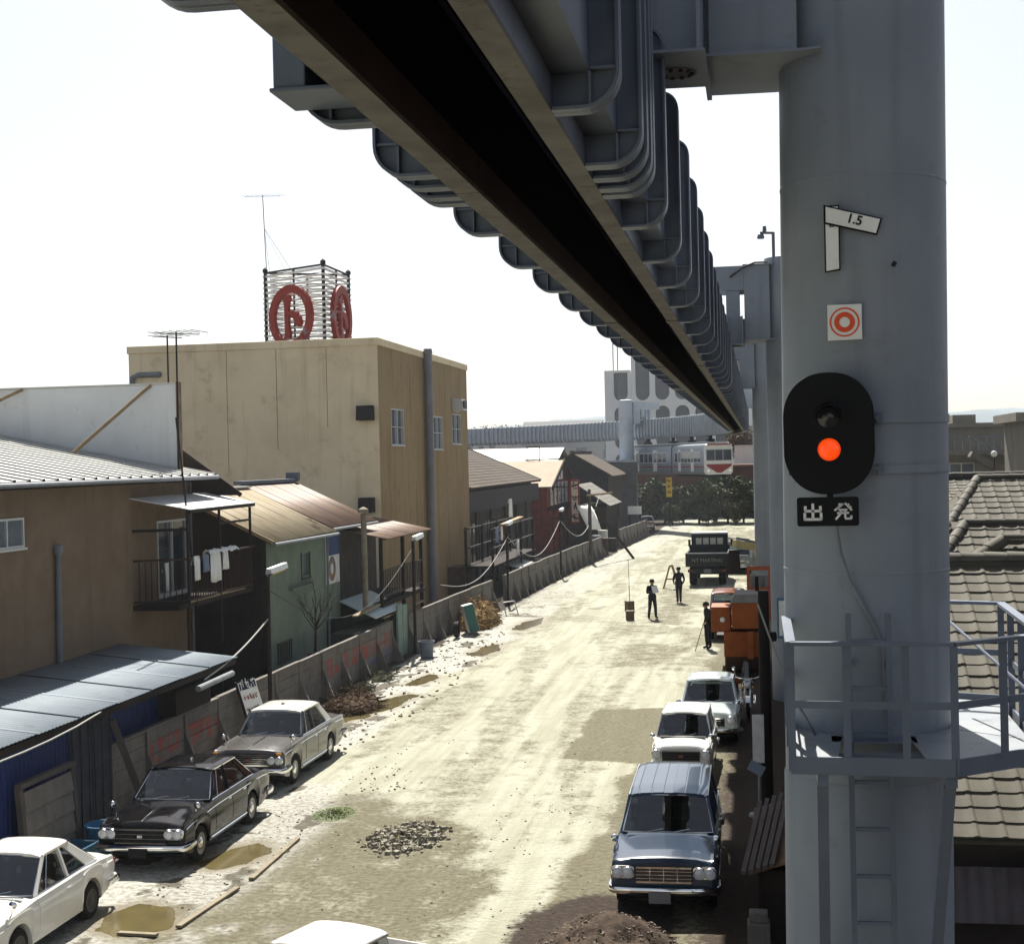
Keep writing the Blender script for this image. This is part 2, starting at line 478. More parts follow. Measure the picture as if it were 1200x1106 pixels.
def make_ground():
    xs = np.concatenate([-np.geomspace(15.2, 700, 20)[::-1], np.arange(-15, 4.01, .125), np.geomspace(4.2, 700, 20)])
    ys = np.concatenate([np.linspace(-400, 14, 12), np.arange(16, 46, .13), np.arange(46, 80, .28), np.arange(80, 150, .8), np.geomspace(151, 1060, 18)])
    X, Y = np.meshgrid(xs, ys)
    Z = ground_height(X, Y)
    ny, nx = X.shape
    me = bpy.data.meshes.new('ground')
    co = np.stack([X, Y, Z], -1).reshape(-1, 3)
    idx = np.arange(ny*nx).reshape(ny, nx)
    q = np.stack([idx[:-1,:-1], idx[:-1,1:], idx[1:,1:], idx[1:,:-1]], -1).reshape(-1, 4)
    me.vertices.add(len(co)); me.vertices.foreach_set('co', co.ravel())
    me.loops.add(q.size); me.loops.foreach_set('vertex_index', q.ravel())
    me.polygons.add(len(q)); me.polygons.foreach_set('loop_start', np.arange(0, q.size, 4)); me.polygons.foreach_set('loop_total', np.full(len(q), 4))
    me.polygons.foreach_set('use_smooth', np.ones(len(q), bool))
    me.update(); me.validate()
    x = X.ravel(); y = Y.ravel(); fx = fence_x(y)
    n1 = fbm(x*.5, y*.3, 11, 4); n2 = fbm(x*1.3, y*.9, 12, 4); n3 = fbm(x*.9, y*.12, 13, 4); n4 = fbm(x*4, y*3, 14, 3)
    # damp: dark olive earth
    damp = sst(-.25, .1, in_poly(x, y, [(-4.75,34.0),(-4.5,40.6),(-1.8,41.0),(-1.8,33.2)])+(n2-.5)*.35)*.9
    edge = np.interp(y, [18,24,31,34,42,52,60,90], [-3.5,-3.3,-3.0,-2.9,-2.35,-2.0,-1.5,-.3])
    damp = np.maximum(damp, sst(-.3, .45, x-edge+(n1-.5)*1.5))
    lb = in_poly(x, y, [(-10.4,28.6),(-8.4,30.2),(-6.7,28.6),(-5.3,26.6),(-4.9,23.0),(-4.3,18.0),(-11,17.5)])
    damp = np.maximum(damp, sst(-.8, .7, lb+(n1-.5)*2.2)*(.72+.7*(n2-.40)))
    ring = np.exp(-((np.hypot((x-RUBBLE[0])/1.0, (y-RUBBLE[1])/1.5)-.9)/.35)**2)
    damp = np.maximum(damp, ring*.8)
    band = np.exp(-((x-fx-3.4-(n1-.5)*1.2)/.55)**2)*sst(28, 34, y)*sst(110, 80, y)
    damp = np.maximum(damp, band*.55*sst(.35, .6, n2))
    damp = np.maximum(damp, .5*np.exp(-((y-(33.6+.25*x+1.5))/.35)**2)*sst(-8.6, -7.5, x)*sst(-5, -5.6, x)*n1*1.6)
    # a shallow track curving across the far lot
    damp = np.maximum(damp, .45*sst(.56, .7, n3)*sst(20, 26, y))
    # worn, damper half of the lane on the right and churned tracks across it
    damp = np.maximum(damp, sst(.36, .62, n1)*sst(-6.3, -4.6, x)*sst(38, 50, y)*.6)
    damp = np.maximum(damp, sst(.50, .64, fbm(x*.8+.05*y, y*.10, 31, 4))*.45*sst(16, 30, y))
    damp = np.maximum(damp, sst(.52, .66, fbm(x*.35-.02*y, y*.22, 37, 5))*.5*sst(40, 60, y))
    for c0, c1_, w_ in ((-7.4, .9, .13), (-5.9, .9, .13), (-4.6, .5, .12), (-3.2, .5, .12)):
        cx = c0+c1_*np.sin(y*.045+c0); damp = np.maximum(damp, .42*np.exp(-((x-cx)/w_)**2)*(.35+n2))
    pud = np.zeros_like(x)
    for P in PUDDLES:
        pud = np.maximum(pud, sst(-.45, .0, in_poly(x, y, P)+(n4-.5)*.2))
    # pale churned mud along the fence
    mud = (1-.55*sst(55, 75, y))*sst(3.3, 2.5, x-fx+(n1-.5)*1.3)*sst(.0, .3, x-fx)*sst(15, 25, y)
    mud = np.maximum(mud, sst(-.3, .5, in_poly(x, y, [(-11,17),(-8.6,22.5),(-8.2,27.2),(-9.2,31),(-11,31)])+(n1-.5)*1.0)*.8)
    mud = np.maximum(mud, sst(.62, .72, n2)*sst(-7, -8, x)*sst(31, 26, y)*.7)
    dark = sst(.53, .66, fbm(x*1.7, y*1.05, 21, 5))*mud
    soil = sst(.25, -.2, np.hypot((x+2.45)/1.25, (y-21.3)/2.1)-1+(n2-.5)*.5)
    soil = np.maximum(soil, sst(-1.6, -.6, x+(n1-.5))*sst(55, 48, y)*.75)
    soil = np.maximum(soil, sst(.75, .25, x-fx+(n2-.5)*.5)*sst(20, 25, y)*.9)
    far = sst(142, 150, y)
    a = me.color_attributes.new('cover', 'FLOAT_COLOR', 'POINT')
    a.data.foreach_set('color', np.stack([np.clip(damp,0,1), np.clip(mud,0,1), np.clip(soil,0,1), np.clip(dark,0,1)], -1).astype(np.float32).ravel())
    a2 = me.color_attributes.new('extra', 'FLOAT_COLOR', 'POINT')
    a2.data.foreach_set('color', np.stack([np.clip(pud,0,1), far, np.clip(n3,0,1), np.ones_like(x)], -1).astype(np.float32).ravel())
    m = bpy.data.materials.new('dirt_lot'); m.use_nodes = True
    t = m.node_tree; N = t.nodes; L = t.links; b = N['Principled BSDF']
    tc = N.new('ShaderNodeTexCoord')
    def noise(sc, det=6, ro=.65, sq=(1,1,1)):
        mp = N.new('ShaderNodeMapping'); mp.inputs['Scale'].default_value = sq; L.new(tc.outputs['Object'], mp.inputs[0])
        n = N.new('ShaderNodeTexNoise'); n.inputs['Scale'].default_value = sc; n.inputs['Detail'].default_value = det; n.inputs['Roughness'].default_value = ro
        L.new(mp.outputs[0], n.inputs[0]); return n.outputs['Fac']
    def rampf(f, a0, b0, hi=1.0):
        r = N.new('ShaderNodeMapRange'); r.interpolation_type = 'SMOOTHSTEP'
        r.inputs['From Min'].default_value = a0; r.inputs['From Max'].default_value = b0; r.inputs['To Max'].default_value = hi
        L.new(f, r.inputs[0]); return r.outputs[0]
    def mix(f, p, q):
        k = N.new('ShaderNodeMix'); k.data_type = 'RGBA'; L.new(f, k.inputs[0])
        for s, v in ((k.inputs[6], p), (k.inputs[7], q)):
            if isinstance(v, tuple): s.default_value = rgb(v)
            else: L.new(v, s)
        return k.outputs[2]
    def mul(p, q):
        k = N.new('ShaderNodeMath'); k.operation = 'MULTIPLY'
        for s, v in ((k.inputs[0], p), (k.inputs[1], q)):
            if isinstance(v, float): s.default_value = v
            else: L.new(v, s)
        return k.outputs[0]
    at = N.new('ShaderNodeVertexColor'); at.layer_name = 'cover'
    sp = N.new('ShaderNodeSeparateColor'); L.new(at.outputs['Color'], sp.inputs[0])
    at2 = N.new('ShaderNodeVertexColor'); at2.layer_name = 'extra'
    sp2 = N.new('ShaderNodeSeparateColor'); L.new(at2.outputs['Color'], sp2.inputs[0])
    fine = noise(9); grit = noise(38, 4); trk = noise(1.1, 6, .6, (2.4, .16, 1)); mid = noise(1.6)
    c = mix(rampf(trk, .38, .66), (.335,.335,.268), (.265,.262,.198))
    c = mix(rampf(mid, .45, .75, .6), c, (.235,.228,.168))
    c = mix(rampf(fine, .58, .72, .45), c, (.17,.15,.10))
    c = mix(rampf(noise(22, 3), .66, .72, .55), c, (.13,.11,.075))
    damp_c = mix(rampf(fine, .35, .7), (.125,.113,.070), (.066,.056,.034))
    # break the edges of the damp areas with grain
    k = N.new('ShaderNodeMath'); k.operation = 'ADD'; L.new(sp.outputs[0], k.inputs[0]); L.new(rampf(mid, .2, .8, .5), k.inputs[1])
    k2 = N.new('ShaderNodeMath'); k2.operation = 'ADD'; L.new(k.outputs[0], k2.inputs[0]); L.new(rampf(fine, .2, .8, .4), k2.inputs[1])
    c = mix(mul(rampf(k2.outputs[0], .62, 1.25), .88), c, damp_c)
    mud_c = mix(rampf(fine, .42, .62), (.42,.415,.385), (.235,.23,.20))
    c = mix(mul(sp.outputs[1], .85), c, mud_c)
    kk = N.new('ShaderNodeMath'); kk.operation = 'ADD'; L.new(at.outputs['Alpha'], kk.inputs[0]); L.new(rampf(noise(4.2), .3, .8, .55), kk.inputs[1])
    c = mix(rampf(kk.outputs[0], .55, .95, .85), c, (.060,.050,.033))
    soil_c = mix(rampf(fine, .35, .7), (.026,.019,.015), (.050,.036,.026))
    kk2 = N.new('ShaderNodeMath'); kk2.operation = 'ADD'; L.new(sp.outputs[2], kk2.inputs[0]); L.new(rampf(fine, .2, .8, .5), kk2.inputs[1])
    c = mix(rampf(kk2.outputs[0], .5, 1.0), c, soil_c)
    c = mix(rampf(grit, .64, .72, .45), c, (.08,.065,.045))
    c = mix(mul(sp2.outputs[0], .85), c, (.12,.098,.052))
    L.new(c, b.inputs['Base Color']); b.inputs['Specular IOR Level'].default_value = .12
    rr = N.new('ShaderNodeMapRange'); rr.inputs['To Min'].default_value = .95; rr.inputs['To Max'].default_value = .45
    L.new(sp2.outputs[0], rr.inputs[0]); L.new(rr.outputs[0], b.inputs['Roughness'])
    bp = N.new('ShaderNodeBump'); bp.inputs['Distance'].default_value = .05; L.new(fine, bp.inputs['Height'])
    bp2 = N.new('ShaderNodeBump'); bp2.inputs['Distance'].default_value = .010; L.new(grit, bp2.inputs['Height'])
    L.new(bp.outputs[0], bp2.inputs['Normal']); L.new(bp2.outputs[0], b.inputs['Normal'])
    me.materials.append(m)
    o = bpy.data.objects.new('ground', me); COL.objects.link(o)
    o['kind'] = 'structure'
    return o
ground = make_ground()

def gz(x, y):
    return float(ground_height(np.array([float(x)]), np.array([float(y)]))[0])

MUDWATER = mat('muddy_water', (.17,.135,.055), (.125,.10,.04), 1.5, .12, spec=.6, bump=.0015, bscale=7)
for P in PUDDLES:
    mb = MB(); n = len(P)
    cx = sum(p[0] for p in P)/n; cy = sum(p[1] for p in P)/n
    pts = []
    for i in range(n):                                   # rounded, uneven shore
        a, b_ = Vector((*P[i], 0)), Vector((*P[(i+1) % n], 0))
        for k in range(6):
            p = a.lerp(b_, k/6)
            c0 = Vector((cx, cy, 0)); t = k/6
            r = 1.12+.12*math.sin(math.pi*t)-.1*abs(math.cos(math.pi*t)) + random.uniform(-.07, .07)
            p = c0+(p-c0)*r
            pts.append((p.x, p.y))
    zw = min(gz(cx, cy)+.03, 0.0)
    mb.add([(cx, cy, zw)]+[(p[0], p[1], zw) for p in pts], [(0, 1+i, 1+(i+1) % len(pts)) for i in range(len(pts))])
    o = mb.build('puddle', MUDWATER); o['kind'] = 'structure'

# far hills
HILL = mat('far_hillside', (.27,.32,.36), (.22,.27,.30), .012, .95, spots=(.24,.23,.2), spamt=.5, spscale=.03)
def hills(name, x0, x1, y, h, seed, depth, base=0):
    mb = MB(); rows = []
    n = 70
    for j in range(9):
        v = j/8; row = []
        for i in range(n+1):
            x = x0+(x1-x0)*i/n
            prof = h*(.45+.75*float(fbm(np.array([x*.006+seed]), np.array([.3]), seed, 4)[0]))
            edge = min(1, i/6, (n-i)/6)
            z = prof*math.sin(math.pi*min(1, v*1.0)*.5)*edge
            z += (float(fbm(np.array([x*.05]), np.array([v*9.]), seed+5, 3)[0])-.5)*h*.16*min(1, v*3)
            row.append((x, y+depth*v, max(-2, base+z)))
        rows.append(row)
    rows.append([(p[0], p[1]+depth, -2) for p in rows[-1]])
    mb.grid(rows)
    o = mb.build(name, HILL, smooth=180); o['kind'] = 'structure'
    return o
hills('hills', -520, 60, 860, 40, 2, 90)
hills('hills', 10, 420, 620, 36, 9, 80)
# ------------------------------------------------------------------ monorail
BX = -1.53                                   # centre line of the guideway
INNER_SHADE = mat('beam_inner_shade', (.010,.009,.009), None, rough=.9)  # near-black paint standing in for the shade inside the girder
def section_plates():
    """(name, material, closed XZ outline) of every plate of the slotted box girder"""
    out = []
    for s, nm in ((1, 'R'), (-1, 'L')):
        f = (lambda a: BX+.04+a) if s > 0 else (lambda a: BX-.0-a)
        fi, fo = (.33, .47) if s > 0 else (.28, .44)
        w = .67
        out.append(('bottom_flange', STEEL_UNDER, [(f(fi), 8.80), (f(fo), 8.80), (f(fo), 8.83), (f(fi), 8.83)]))
        out.append(('guide_rail', STEEL_BROWN, [(f(fi), 8.832), (f(fi+.03), 8.832), (f(fi+.03), 9.05), (f(fi), 9.05)]))
        out.append(('lower_web', STEEL, [(f(fo-.02), 8.832), (f(fo), 8.832), (f(fo), 9.00), (f(fo-.02), 9.00)]))
        out.append(('bottom_plate', STEEL, [(f(fi+.04), 9.002), (f(w), 9.002), (f(w), 9.022), (f(fi+.04), 9.022)]))
        out.append(('side_plate', STEEL, [(f(w-.02), 9.024), (f(w), 9.024), (f(w), 10.30), (f(w-.02), 10.30)]))
    out.append(('shade_lining', INNER_SHADE, [(BX-.60, 10.27), (BX+.64, 10.27), (BX+.64, 10.30), (BX-.60, 10.30)]))  # added sheets that paint the girder's inside as dark as shade
    for xa in (BX-.648, BX+.688-.03): out.append(('shade_lining', INNER_SHADE, [(xa, 9.03), (xa+.008, 9.03), (xa+.008, 10.26), (xa, 10.26)]))
    out.append(('top_plate', STEEL, [(BX-.69, 10.302), (BX+.73, 10.302), (BX+.73, 10.325), (BX-.69, 10.325)]))
    return out

def rib_mesh(name, s, mt, ring_w=.15):
    """one outside rib: web plate, rounded edge flange, two stiffeners; side s, at y = 0"""
    f = (lambda a: BX+.04+a) if s > 0 else (lambda a: BX-a)
    fo = .472 if s > 0 else .442
    w = .672; o = .83; r = .20
    outer = [(fo, 8.80)]
    for k in range(9):
        a = -math.pi/2+math.pi/2*k/8
        outer.append((o-r+r*math.cos(a), 8.80+r+r*math.sin(a)))
    for k in range(7):
        a = math.pi/2*k/6
        outer.append((o-.16+.16*math.cos(a), 10.36-.16+.16*math.sin(a)))
    outer.append((w-.1, 10.36))
    mb = MB()
    inner = [(fo, 9.0), (w, 9.0), (w, 10.33), (w-.1, 10.33)]
    # web as quads between the box and the outline
    half = .008
    n = len(outer); cut = 6
    web = outer + inner[::-1]
    mb.prism([(f(a), -half, z) for a, z in web], (0, 2*half, 0))
    for (a0, z0), (a1, z1) in zip(outer, outer[1:]):
        d = Vector((a1-a0, z1-z0)); nn = Vector((d.y, -d.x)).normalized()*.018
        if d.length < 1e-6: continue
        p = [(a0, z0), (a1, z1), (a1+nn.x*0, z1), (a0, z0)]
        mb.add([(f(a0), -ring_w/2, z0), (f(a1), -ring_w/2, z1), (f(a1), ring_w/2, z1), (f(a0), ring_w/2, z0),
                (f(a0-nn.x), -ring_w/2, z0-nn.y), (f(a1-nn.x), -ring_w/2, z1-nn.y), (f(a1-nn.x), ring_w/2, z1-nn.y), (f(a0-nn.x), ring_w/2, z0-nn.y)],
               [(0,1,2,3), (7,6,5,4), (0,4,5,1), (1,5,6,2), (2,6,7,3), (3,7,4,0)])
    # stiffeners
    xa, xb = sorted((f(w+.002), f(o-.02)))
    mb.box(xa, xb, -.055, -half-.001, 9.005, 9.019); mb.box(xa, xb, half+.001, .055, 9.005, 9.019)
    xa, xb = sorted((f(w-.006), f(w+.008)))
    mb.box(xa, xb, -.055, -half-.001, 8.822, 8.998); mb.box(xa, xb, half+.001, .055, 8.822, 8.998)
    me = mb.mesh(name, mt)
    b = bmesh.new(); b.from_mesh(me); bmesh.ops.recalc_face_normals(b, faces=b.faces); b.to_mesh(me); b.free()
    me.polygons.foreach_set('use_smooth', [True]*len(me.polygons)); me.set_sharp_from_angle(angle=R(30))
    return me
RIB = {1: rib_mesh('rib', 1, STEEL), -1: rib_mesh('rib', -1, STEEL)}

def beam_span(y0, y1, label, joint0=True, joint1=True):
    t = thing('monorail_beam', label, 'monorail beam', (BX, (y0+y1)/2, 8.8), 'spans of the overhead monorail beam')
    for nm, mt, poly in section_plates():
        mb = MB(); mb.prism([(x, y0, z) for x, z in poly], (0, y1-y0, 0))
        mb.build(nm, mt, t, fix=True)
    # rail track on the floor of the box and cable ducts
    ys = []
    if joint0: ys += [y0+.17, y0+.42]
    a = y0+(1.85 if joint0 else .6)
    while a < y1-1.35:
        ys.append(a); a += 2.07
    if joint1: ys += [y1-.62, y1-.18]
    for y in ys:
        for s in (1, -1):
            inst('rib', RIB[s], t, (0, y, 0)).location = Vector((0, y, 0))-ORG[t]
    # flange splice plates
    for fy in (.33, .66):
        y = y0+(y1-y0)*fy
        mb = MB(); mb.box(BX+.36, BX+.52, y-.16, y+.16, 8.785, 8.797); mb.box(BX-.45, BX-.27, y-.16, y+.16, 8.785, 8.797)
        mb.build('splice_plate', STEEL_UNDER, t)
    return t
j = [-20.0, 9.66, 39.6, 69.5, 99.4, 112.0]
labs = ['grey steel monorail beam span passing closest overhead, cut off by the top of the picture',
        'grey ribbed monorail beam span hung from the near signal column, running away over the lane',
        'middle ribbed monorail beam span farther along, hung from the second column',
        'distant ribbed monorail beam span narrowing towards the bend above the lane',
        'short straight monorail beam piece just before the bend by the train']
for k in range(5):
    sp_ = beam_span(j[k]+.012, j[k+1]-.012, labs[k], k > 0, k < 4)
    if k == 0:
        # nearest span: ribs nearer than the joint stand where the photo shows them
        for c in [c for c in sp_.children if c.name.startswith('rib')]:
            bpy.data.objects.remove(c)
        for y in [-14.9,-12.8,-10.7,-8.7,-6.6,-4.6,-2.6,-.6,1.4,3.4,5.45,7.57,9.05,9.47]:
            for s in (1, -1):
                inst('rib', RIB[s], sp_, (0, y, 0)).location = Vector((0, y, 0))-ORG[sp_]
        mb = MB()
        mb.box(BX-.84, BX-.672, 7.08, 7.46, 8.90, 10.2); mb.box(BX-.855, BX-.46, 7.06, 7.48, 8.875, 8.898)
        mb.build('bearing_box', STEEL, sp_, bevel=.008)

# curved span, sweeping left behind the roofs
AC = Vector((BX-60.0, 112.012, 0)); AR = 60.0
def arc(th, off=0.0):
    return Vector((AC.x+(AR+off)*math.cos(th), AC.y+(AR+off)*math.sin(th), 0))
t = thing('curved_monorail_beam', 'distant grey ribbed monorail beam curving left behind the house roofs', 'monorail beam', (AC.x+AR*math.cos(.5), AC.y+AR*math.sin(.5), 8.8))
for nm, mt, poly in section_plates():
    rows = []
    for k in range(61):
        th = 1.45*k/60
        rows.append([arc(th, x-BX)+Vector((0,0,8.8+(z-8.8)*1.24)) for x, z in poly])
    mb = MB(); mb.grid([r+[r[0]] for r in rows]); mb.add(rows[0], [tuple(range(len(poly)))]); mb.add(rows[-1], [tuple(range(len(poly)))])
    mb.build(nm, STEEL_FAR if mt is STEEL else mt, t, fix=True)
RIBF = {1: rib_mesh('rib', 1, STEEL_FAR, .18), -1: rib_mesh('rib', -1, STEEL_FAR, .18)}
th = .012
while th < 1.44:
    for s in (1, -1):
        o = inst('rib', RIBF[s], t, (0,0,0)); c = arc(th)
        o.rotation_euler = (0, 0, th)
        o.scale = (1, 1, 1.24)
        o.location = Vector((c.x, c.y, 8.8*(1-1.24))) - Matrix.Rotation(th, 3, 'Z') @ Vector((BX, 0, 0)) - ORG[t]
    th += .68/60

def column(x, y, label, rotz=0.0, lean=0.0, mtl=None, arm=True, top=12.6, rad=.68, first=False):
    mtl = mtl or STEEL_COL
    t = thing('monorail_column', label, 'column', (0,0,0), 'columns carrying the monorail')
    ORG[t] = Vector((x, y, 0))                        # parts are written for rotz = 0
    t.location = (x, y, 0); t.rotation_euler = (0, lean, rotz)
    mb = MB(); mb.lathe([(rad+.0, 4.3), (rad, 7.0), (rad, top), (rad*.6, top+.06), (.0, top+.07)], 72, (x,y,0))
    mb.build('shaft', mtl, t, smooth=35)
    mb = MB(); mb.lathe([(rad+.012, -.5), (rad+.012, 4.27), (rad+.002, 4.30)], 72, (x,y,0))
    mb.build('base_jacket', mtl, t, smooth=35)
    for z in (9.25, 6.02):
        mb = MB(); mb.lathe([(rad+.0005, z-.014), (rad+.004, z-.006), (rad+.004, z+.006), (rad+.0005, z+.014)], 72, (x,y,0))
        mb.build('weld_seam', mtl, t, smooth=60)
    if arm:
        xs = x-.93                                     # shift for columns off the usual line
        mb = MB(); y0, y1 = y-.62, y+.62
        mb.box(-.33+xs, x-.55, y0, y1, 10.29, 12.38)   # root of the arm
        mb.build('arm', mtl, t)
        mb = MB()
        mb.box(-.36+xs, x-.42, y0-.05, y1+.05, 10.262, 10.287); mb.box(-.36+xs, x-.42, y0-.05, y1+.05, 12.383, 12.408)
        # bottom plate flares on to the shaft
        mb.prism([(x-.75, y0-.05, 10.266), (x-.5, y0-.055, 10.266), (x-.36, y-.72, 10.266), (x-.36, y-.5, 10.266), (x-.75, y-.3, 10.266)], (0,0,.018))
        mb.prism([(x-.75, y1+.05, 10.266), (x-.36, y+.5, 10.266), (x-.36, y+.72, 10.266), (x-.5, y1+.055, 10.266)], (0,0,.018))
        mb.build('arm_flange', mtl, t)
        mb = MB(); mb.box(-2.45+xs, -.335+xs, y0+.02, y1-.02, 11.68, 12.378); mb.build('top_beam', mtl, t)
        mb = MB(); mb.box(-.84+xs, -.46+xs, y0-.05, y1-.08, 10.92, 11.66); mb.box(-.87+xs, -.43+xs, y0-.09, y1-.04, 10.895, 10.917); mb.build('hanger_pin_box', mtl, t)
        # lower hanger: two flanges and a set-back web
        mb = MB(); zb = 10.10; yb0 = y-1.44; yb1 = y-.36
        mb.box(-.81+xs, -.785+xs, yb0, yb1, zb+.02, 10.89); mb.box(-.40+xs, -.375+xs, yb0, yb1, zb+.02, 10.89)
        mb.box(-.784+xs, -.401+xs, yb0+.22, yb1-.1, zb+.02, 10.89); mb.box(-.82+xs, -.335+xs, yb0-.02, yb1+.02, zb-.005, zb+.018)
        mb.box(-.374+xs, -.332+xs, y-.5, y+.25, zb+.02, 10.88)
        mb.build('hanger_bracket', mtl, t)
        mb = MB(); c = (-.585+xs, y-.86, 0)
        mb.lathe([(.0, zb-.012), (.15, zb-.012), (.165, zb-.02), (.165, zb-.006)], 28, c)
        mb.build('round_cover', STEEL_UNDER, t, smooth=40)
        for k in range(10):
            a = 2*math.pi*k/10
            mb = MB(); mb.lathe([(.0, zb-.034), (.017, zb-.034), (.017, zb-.013)], 6, (c[0]+.125*math.cos(a), c[1]+.125*math.sin(a), 0))
            mb.build('bolt', DARKIRON, t)
        # links from the arm down to the girder
        for yy in (y-.3, y+.3):
            mb = MB(); mb.box(BX-.06+xs, BX+.10+xs, yy-.05, yy+.05, 10.327, 11.678); mb.build('hanger_link', mtl, t)
    return t
column(.814, 12.8, 'near thick blue-grey column carrying the round signal and the railed platform', lean=R(.63), rad=.687)
column(.95, 42.7, 'second monorail column, partly hidden behind the near signal column', mtl=STEEL_COL)
column(.44, 72.6, 'third monorail column, seen as a thin strip left of the second', mtl=STEEL_COL)
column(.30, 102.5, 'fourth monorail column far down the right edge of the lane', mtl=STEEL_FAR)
# column on the inside of the bend, arm turned outwards
th0 = .555
cpt = arc(th0, -2.5)
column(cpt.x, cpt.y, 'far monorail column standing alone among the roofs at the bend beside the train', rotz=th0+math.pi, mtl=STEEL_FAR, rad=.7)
# pedestal of the bend column
t = thing('column_pedestal', 'grey block wall round the foot of the far bend column', 'concrete base', (cpt.x-.6, cpt.y-2.5, 0))
mb = MB(); mb.box(cpt.x-2.6, cpt.x+1.1, cpt.y-2.6, cpt.y-.9, -.3, 6.6); mb.build('block', mat('pedestal_grey', (.20,.205,.22), (.15,.155,.17), 1, .85), t)
mb = MB(); mb.box(cpt.x-2.7, cpt.x+1.2, cpt.y-2.7, cpt.y-.85, 6.602, 6.8); mb.build('coping', STEEL_FAR, t)

# train hanging on the bend
TRW = mat('train_white', (.74,.74,.72), (.68,.68,.67), 2, .4)
TRS = mat('train_silver', (.33,.38,.44), (.28,.33,.39), 1.5, .35, metal=.3)
TRR = mat('train_red', (.40,.03,.025), None, rough=.4)
t = thing('monorail_train', 'two-car silver hanging monorail train with white and red cab front', 'monorail train', (arc(.30).x, arc(.30).y, 5.4))
def car_frame(tha, thb):
    a, b = arc(tha), arc(thb)
    d = (b-a).normalized(); n = Vector((-d.y, d.x, 0))      # d: backwards along the train, n: left of d
    L = (b-a).length
    return (lambda u, v, z: a+d*u+n*v+Vector((0,0,z))), L
for ci, (ta, tb) in enumerate(((.25, .418), (.424, .592))):
    P, L = car_frame(ta, tb)
    def cbox(mb, u0, u1, v0, v1, z0, z1):
        mb.add([P(u0,v0,z0),P(u1,v0,z0),P(u1,v1,z0),P(u0,v1,z0),P(u0,v0,z1),P(u1,v0,z1),P(u1,v1,z1),P(u0,v1,z1)],
               [(0,3,2,1),(4,5,6,7),(0,1,5,4),(1,2,6,5),(2,3,7,6),(3,0,4,7)])
    hw = 1.28
    sec = [(-hw*.86,5.40),(-hw,5.62),(-hw,7.70),(-hw*.93,7.98),(-hw*.72,8.12),(0,8.16),(hw*.72,8.12),(hw*.93,7.98),(hw,7.70),(hw,5.62),(hw*.86,5.40)]
    mb = MB()
    rows = [[P(u, v, z) for v, z in sec] for u in (.12, L-.05)]
    mb.grid(rows, close=True); mb.add(rows[0], [tuple(range(len(sec)))]); mb.add(rows[1], [tuple(range(len(sec)))])
    mb.build('car_body', TRS, t, fix=True, smooth=30)
    mb = MB(); cbox(mb, .2, L-.1, -1.0, 1.0, 8.165, 8.24); mb.build('roof_walkway', TRW, t)
    for u in (L*.22, L*.78):
        mb = MB(); cbox(mb, u-.35, u+.35, -.3, .3, 8.245, 8.5); cbox(mb, u-.14, u+.14, -.14, .14, 8.5, 9.0); mb.build('suspension_bogie', BLACK, t)
    for sd in (-1, 1):
        k = 0; u = 1.15
        while u < L-.9:
            if k in (2, 6):
                mb = MB(); cbox(mb, u, u+.86, sd*(hw+.004), sd*(hw+.016), 5.66, 7.66); d_ = mb.build('door', TRW, t, fix=True)
                mb = MB(); cbox(mb, u+.12, u+.38, sd*(hw+.017), sd*(hw+.022), 6.5, 7.4); cbox(mb, u+.48, u+.74, sd*(hw+.017), sd*(hw+.022), 6.5, 7.4); mb.build('door_glass', WINDOW, d_, fix=True)
                u += 1.05
            else:
                mb = MB(); cbox(mb, u, u+.82, sd*(hw+.003), sd*(hw+.012), 6.5, 7.35); mb.build('window', WINDOW, t, fix=True)
                mb = MB(); cbox(mb, u-.05, u+.87, sd*(hw+.001), sd*(hw+.006), 6.44, 7.41); mb.build('window_frame', TRW, t, fix=True)
                u += 1.0
            k += 1
        mb = MB(); cbox(mb, .15, L-.06, sd*(hw+.002), sd*(hw+.009), 6.02, 6.14); mb.build('red_stripe', TRR, t, fix=True)
    if ci == 0:
        # cab front
        mb = MB()
        secf = [(v*.97, 5.40+(z-5.40)*.985+.02) for v, z in sec]
        r0 = [P(.11, v, z) for v, z in sec]; r1 = [P(-.12, v*.95, z) for v, z in secf]
        mb.grid([r0, r1], close=True); mb.add(r1, [tuple(range(len(sec)))])
        mb.build('cab_front', TRW, t, fix=True, smooth=30)
        for v0, v1 in ((-1.08,-.42),(-.30,.30),(.42,1.08)):
            mb = MB(); cbox(mb, -.145, -.125, v0, v1, 6.65, 7.5); w_ = mb.build('cab_window', WINDOW, t)
            mb = MB(); cbox(mb, -.135, -.122, v0-.05, v1+.05, 6.6, 7.55); mb.build('window_surround', TRS, w_)
        mb = MB(); mb.prism([P(-.125, v, z) for v, z in ((-1.17,6.30),(1.17,6.30),(1.05,6.10),(.2,5.55),(-.2,5.55),(-1.05,6.10))], P(-.135,0,0)-P(-.125,0,0)); mb.build('red_front_panel', TRR, t, fix=True)
        mb = MB(); cbox(mb, -.14, -.122, -1.05, 1.05, 7.93, 8.05); mb.build('red_roof_band', TRR, t)
        for v in (-.95, .95):
            mb = MB(); c = P(-.13, v, 5.75); mb.lathe([(0,-.03),(.13,-.03),(.15,0)], 14, c, 'y'); mb.build('headlight', CHROME, t)
        mb = MB(); cbox(mb, .1, L, -.8, .8, 5.2, 5.39); mb.build('underfloor_skirt', BLACK, t)

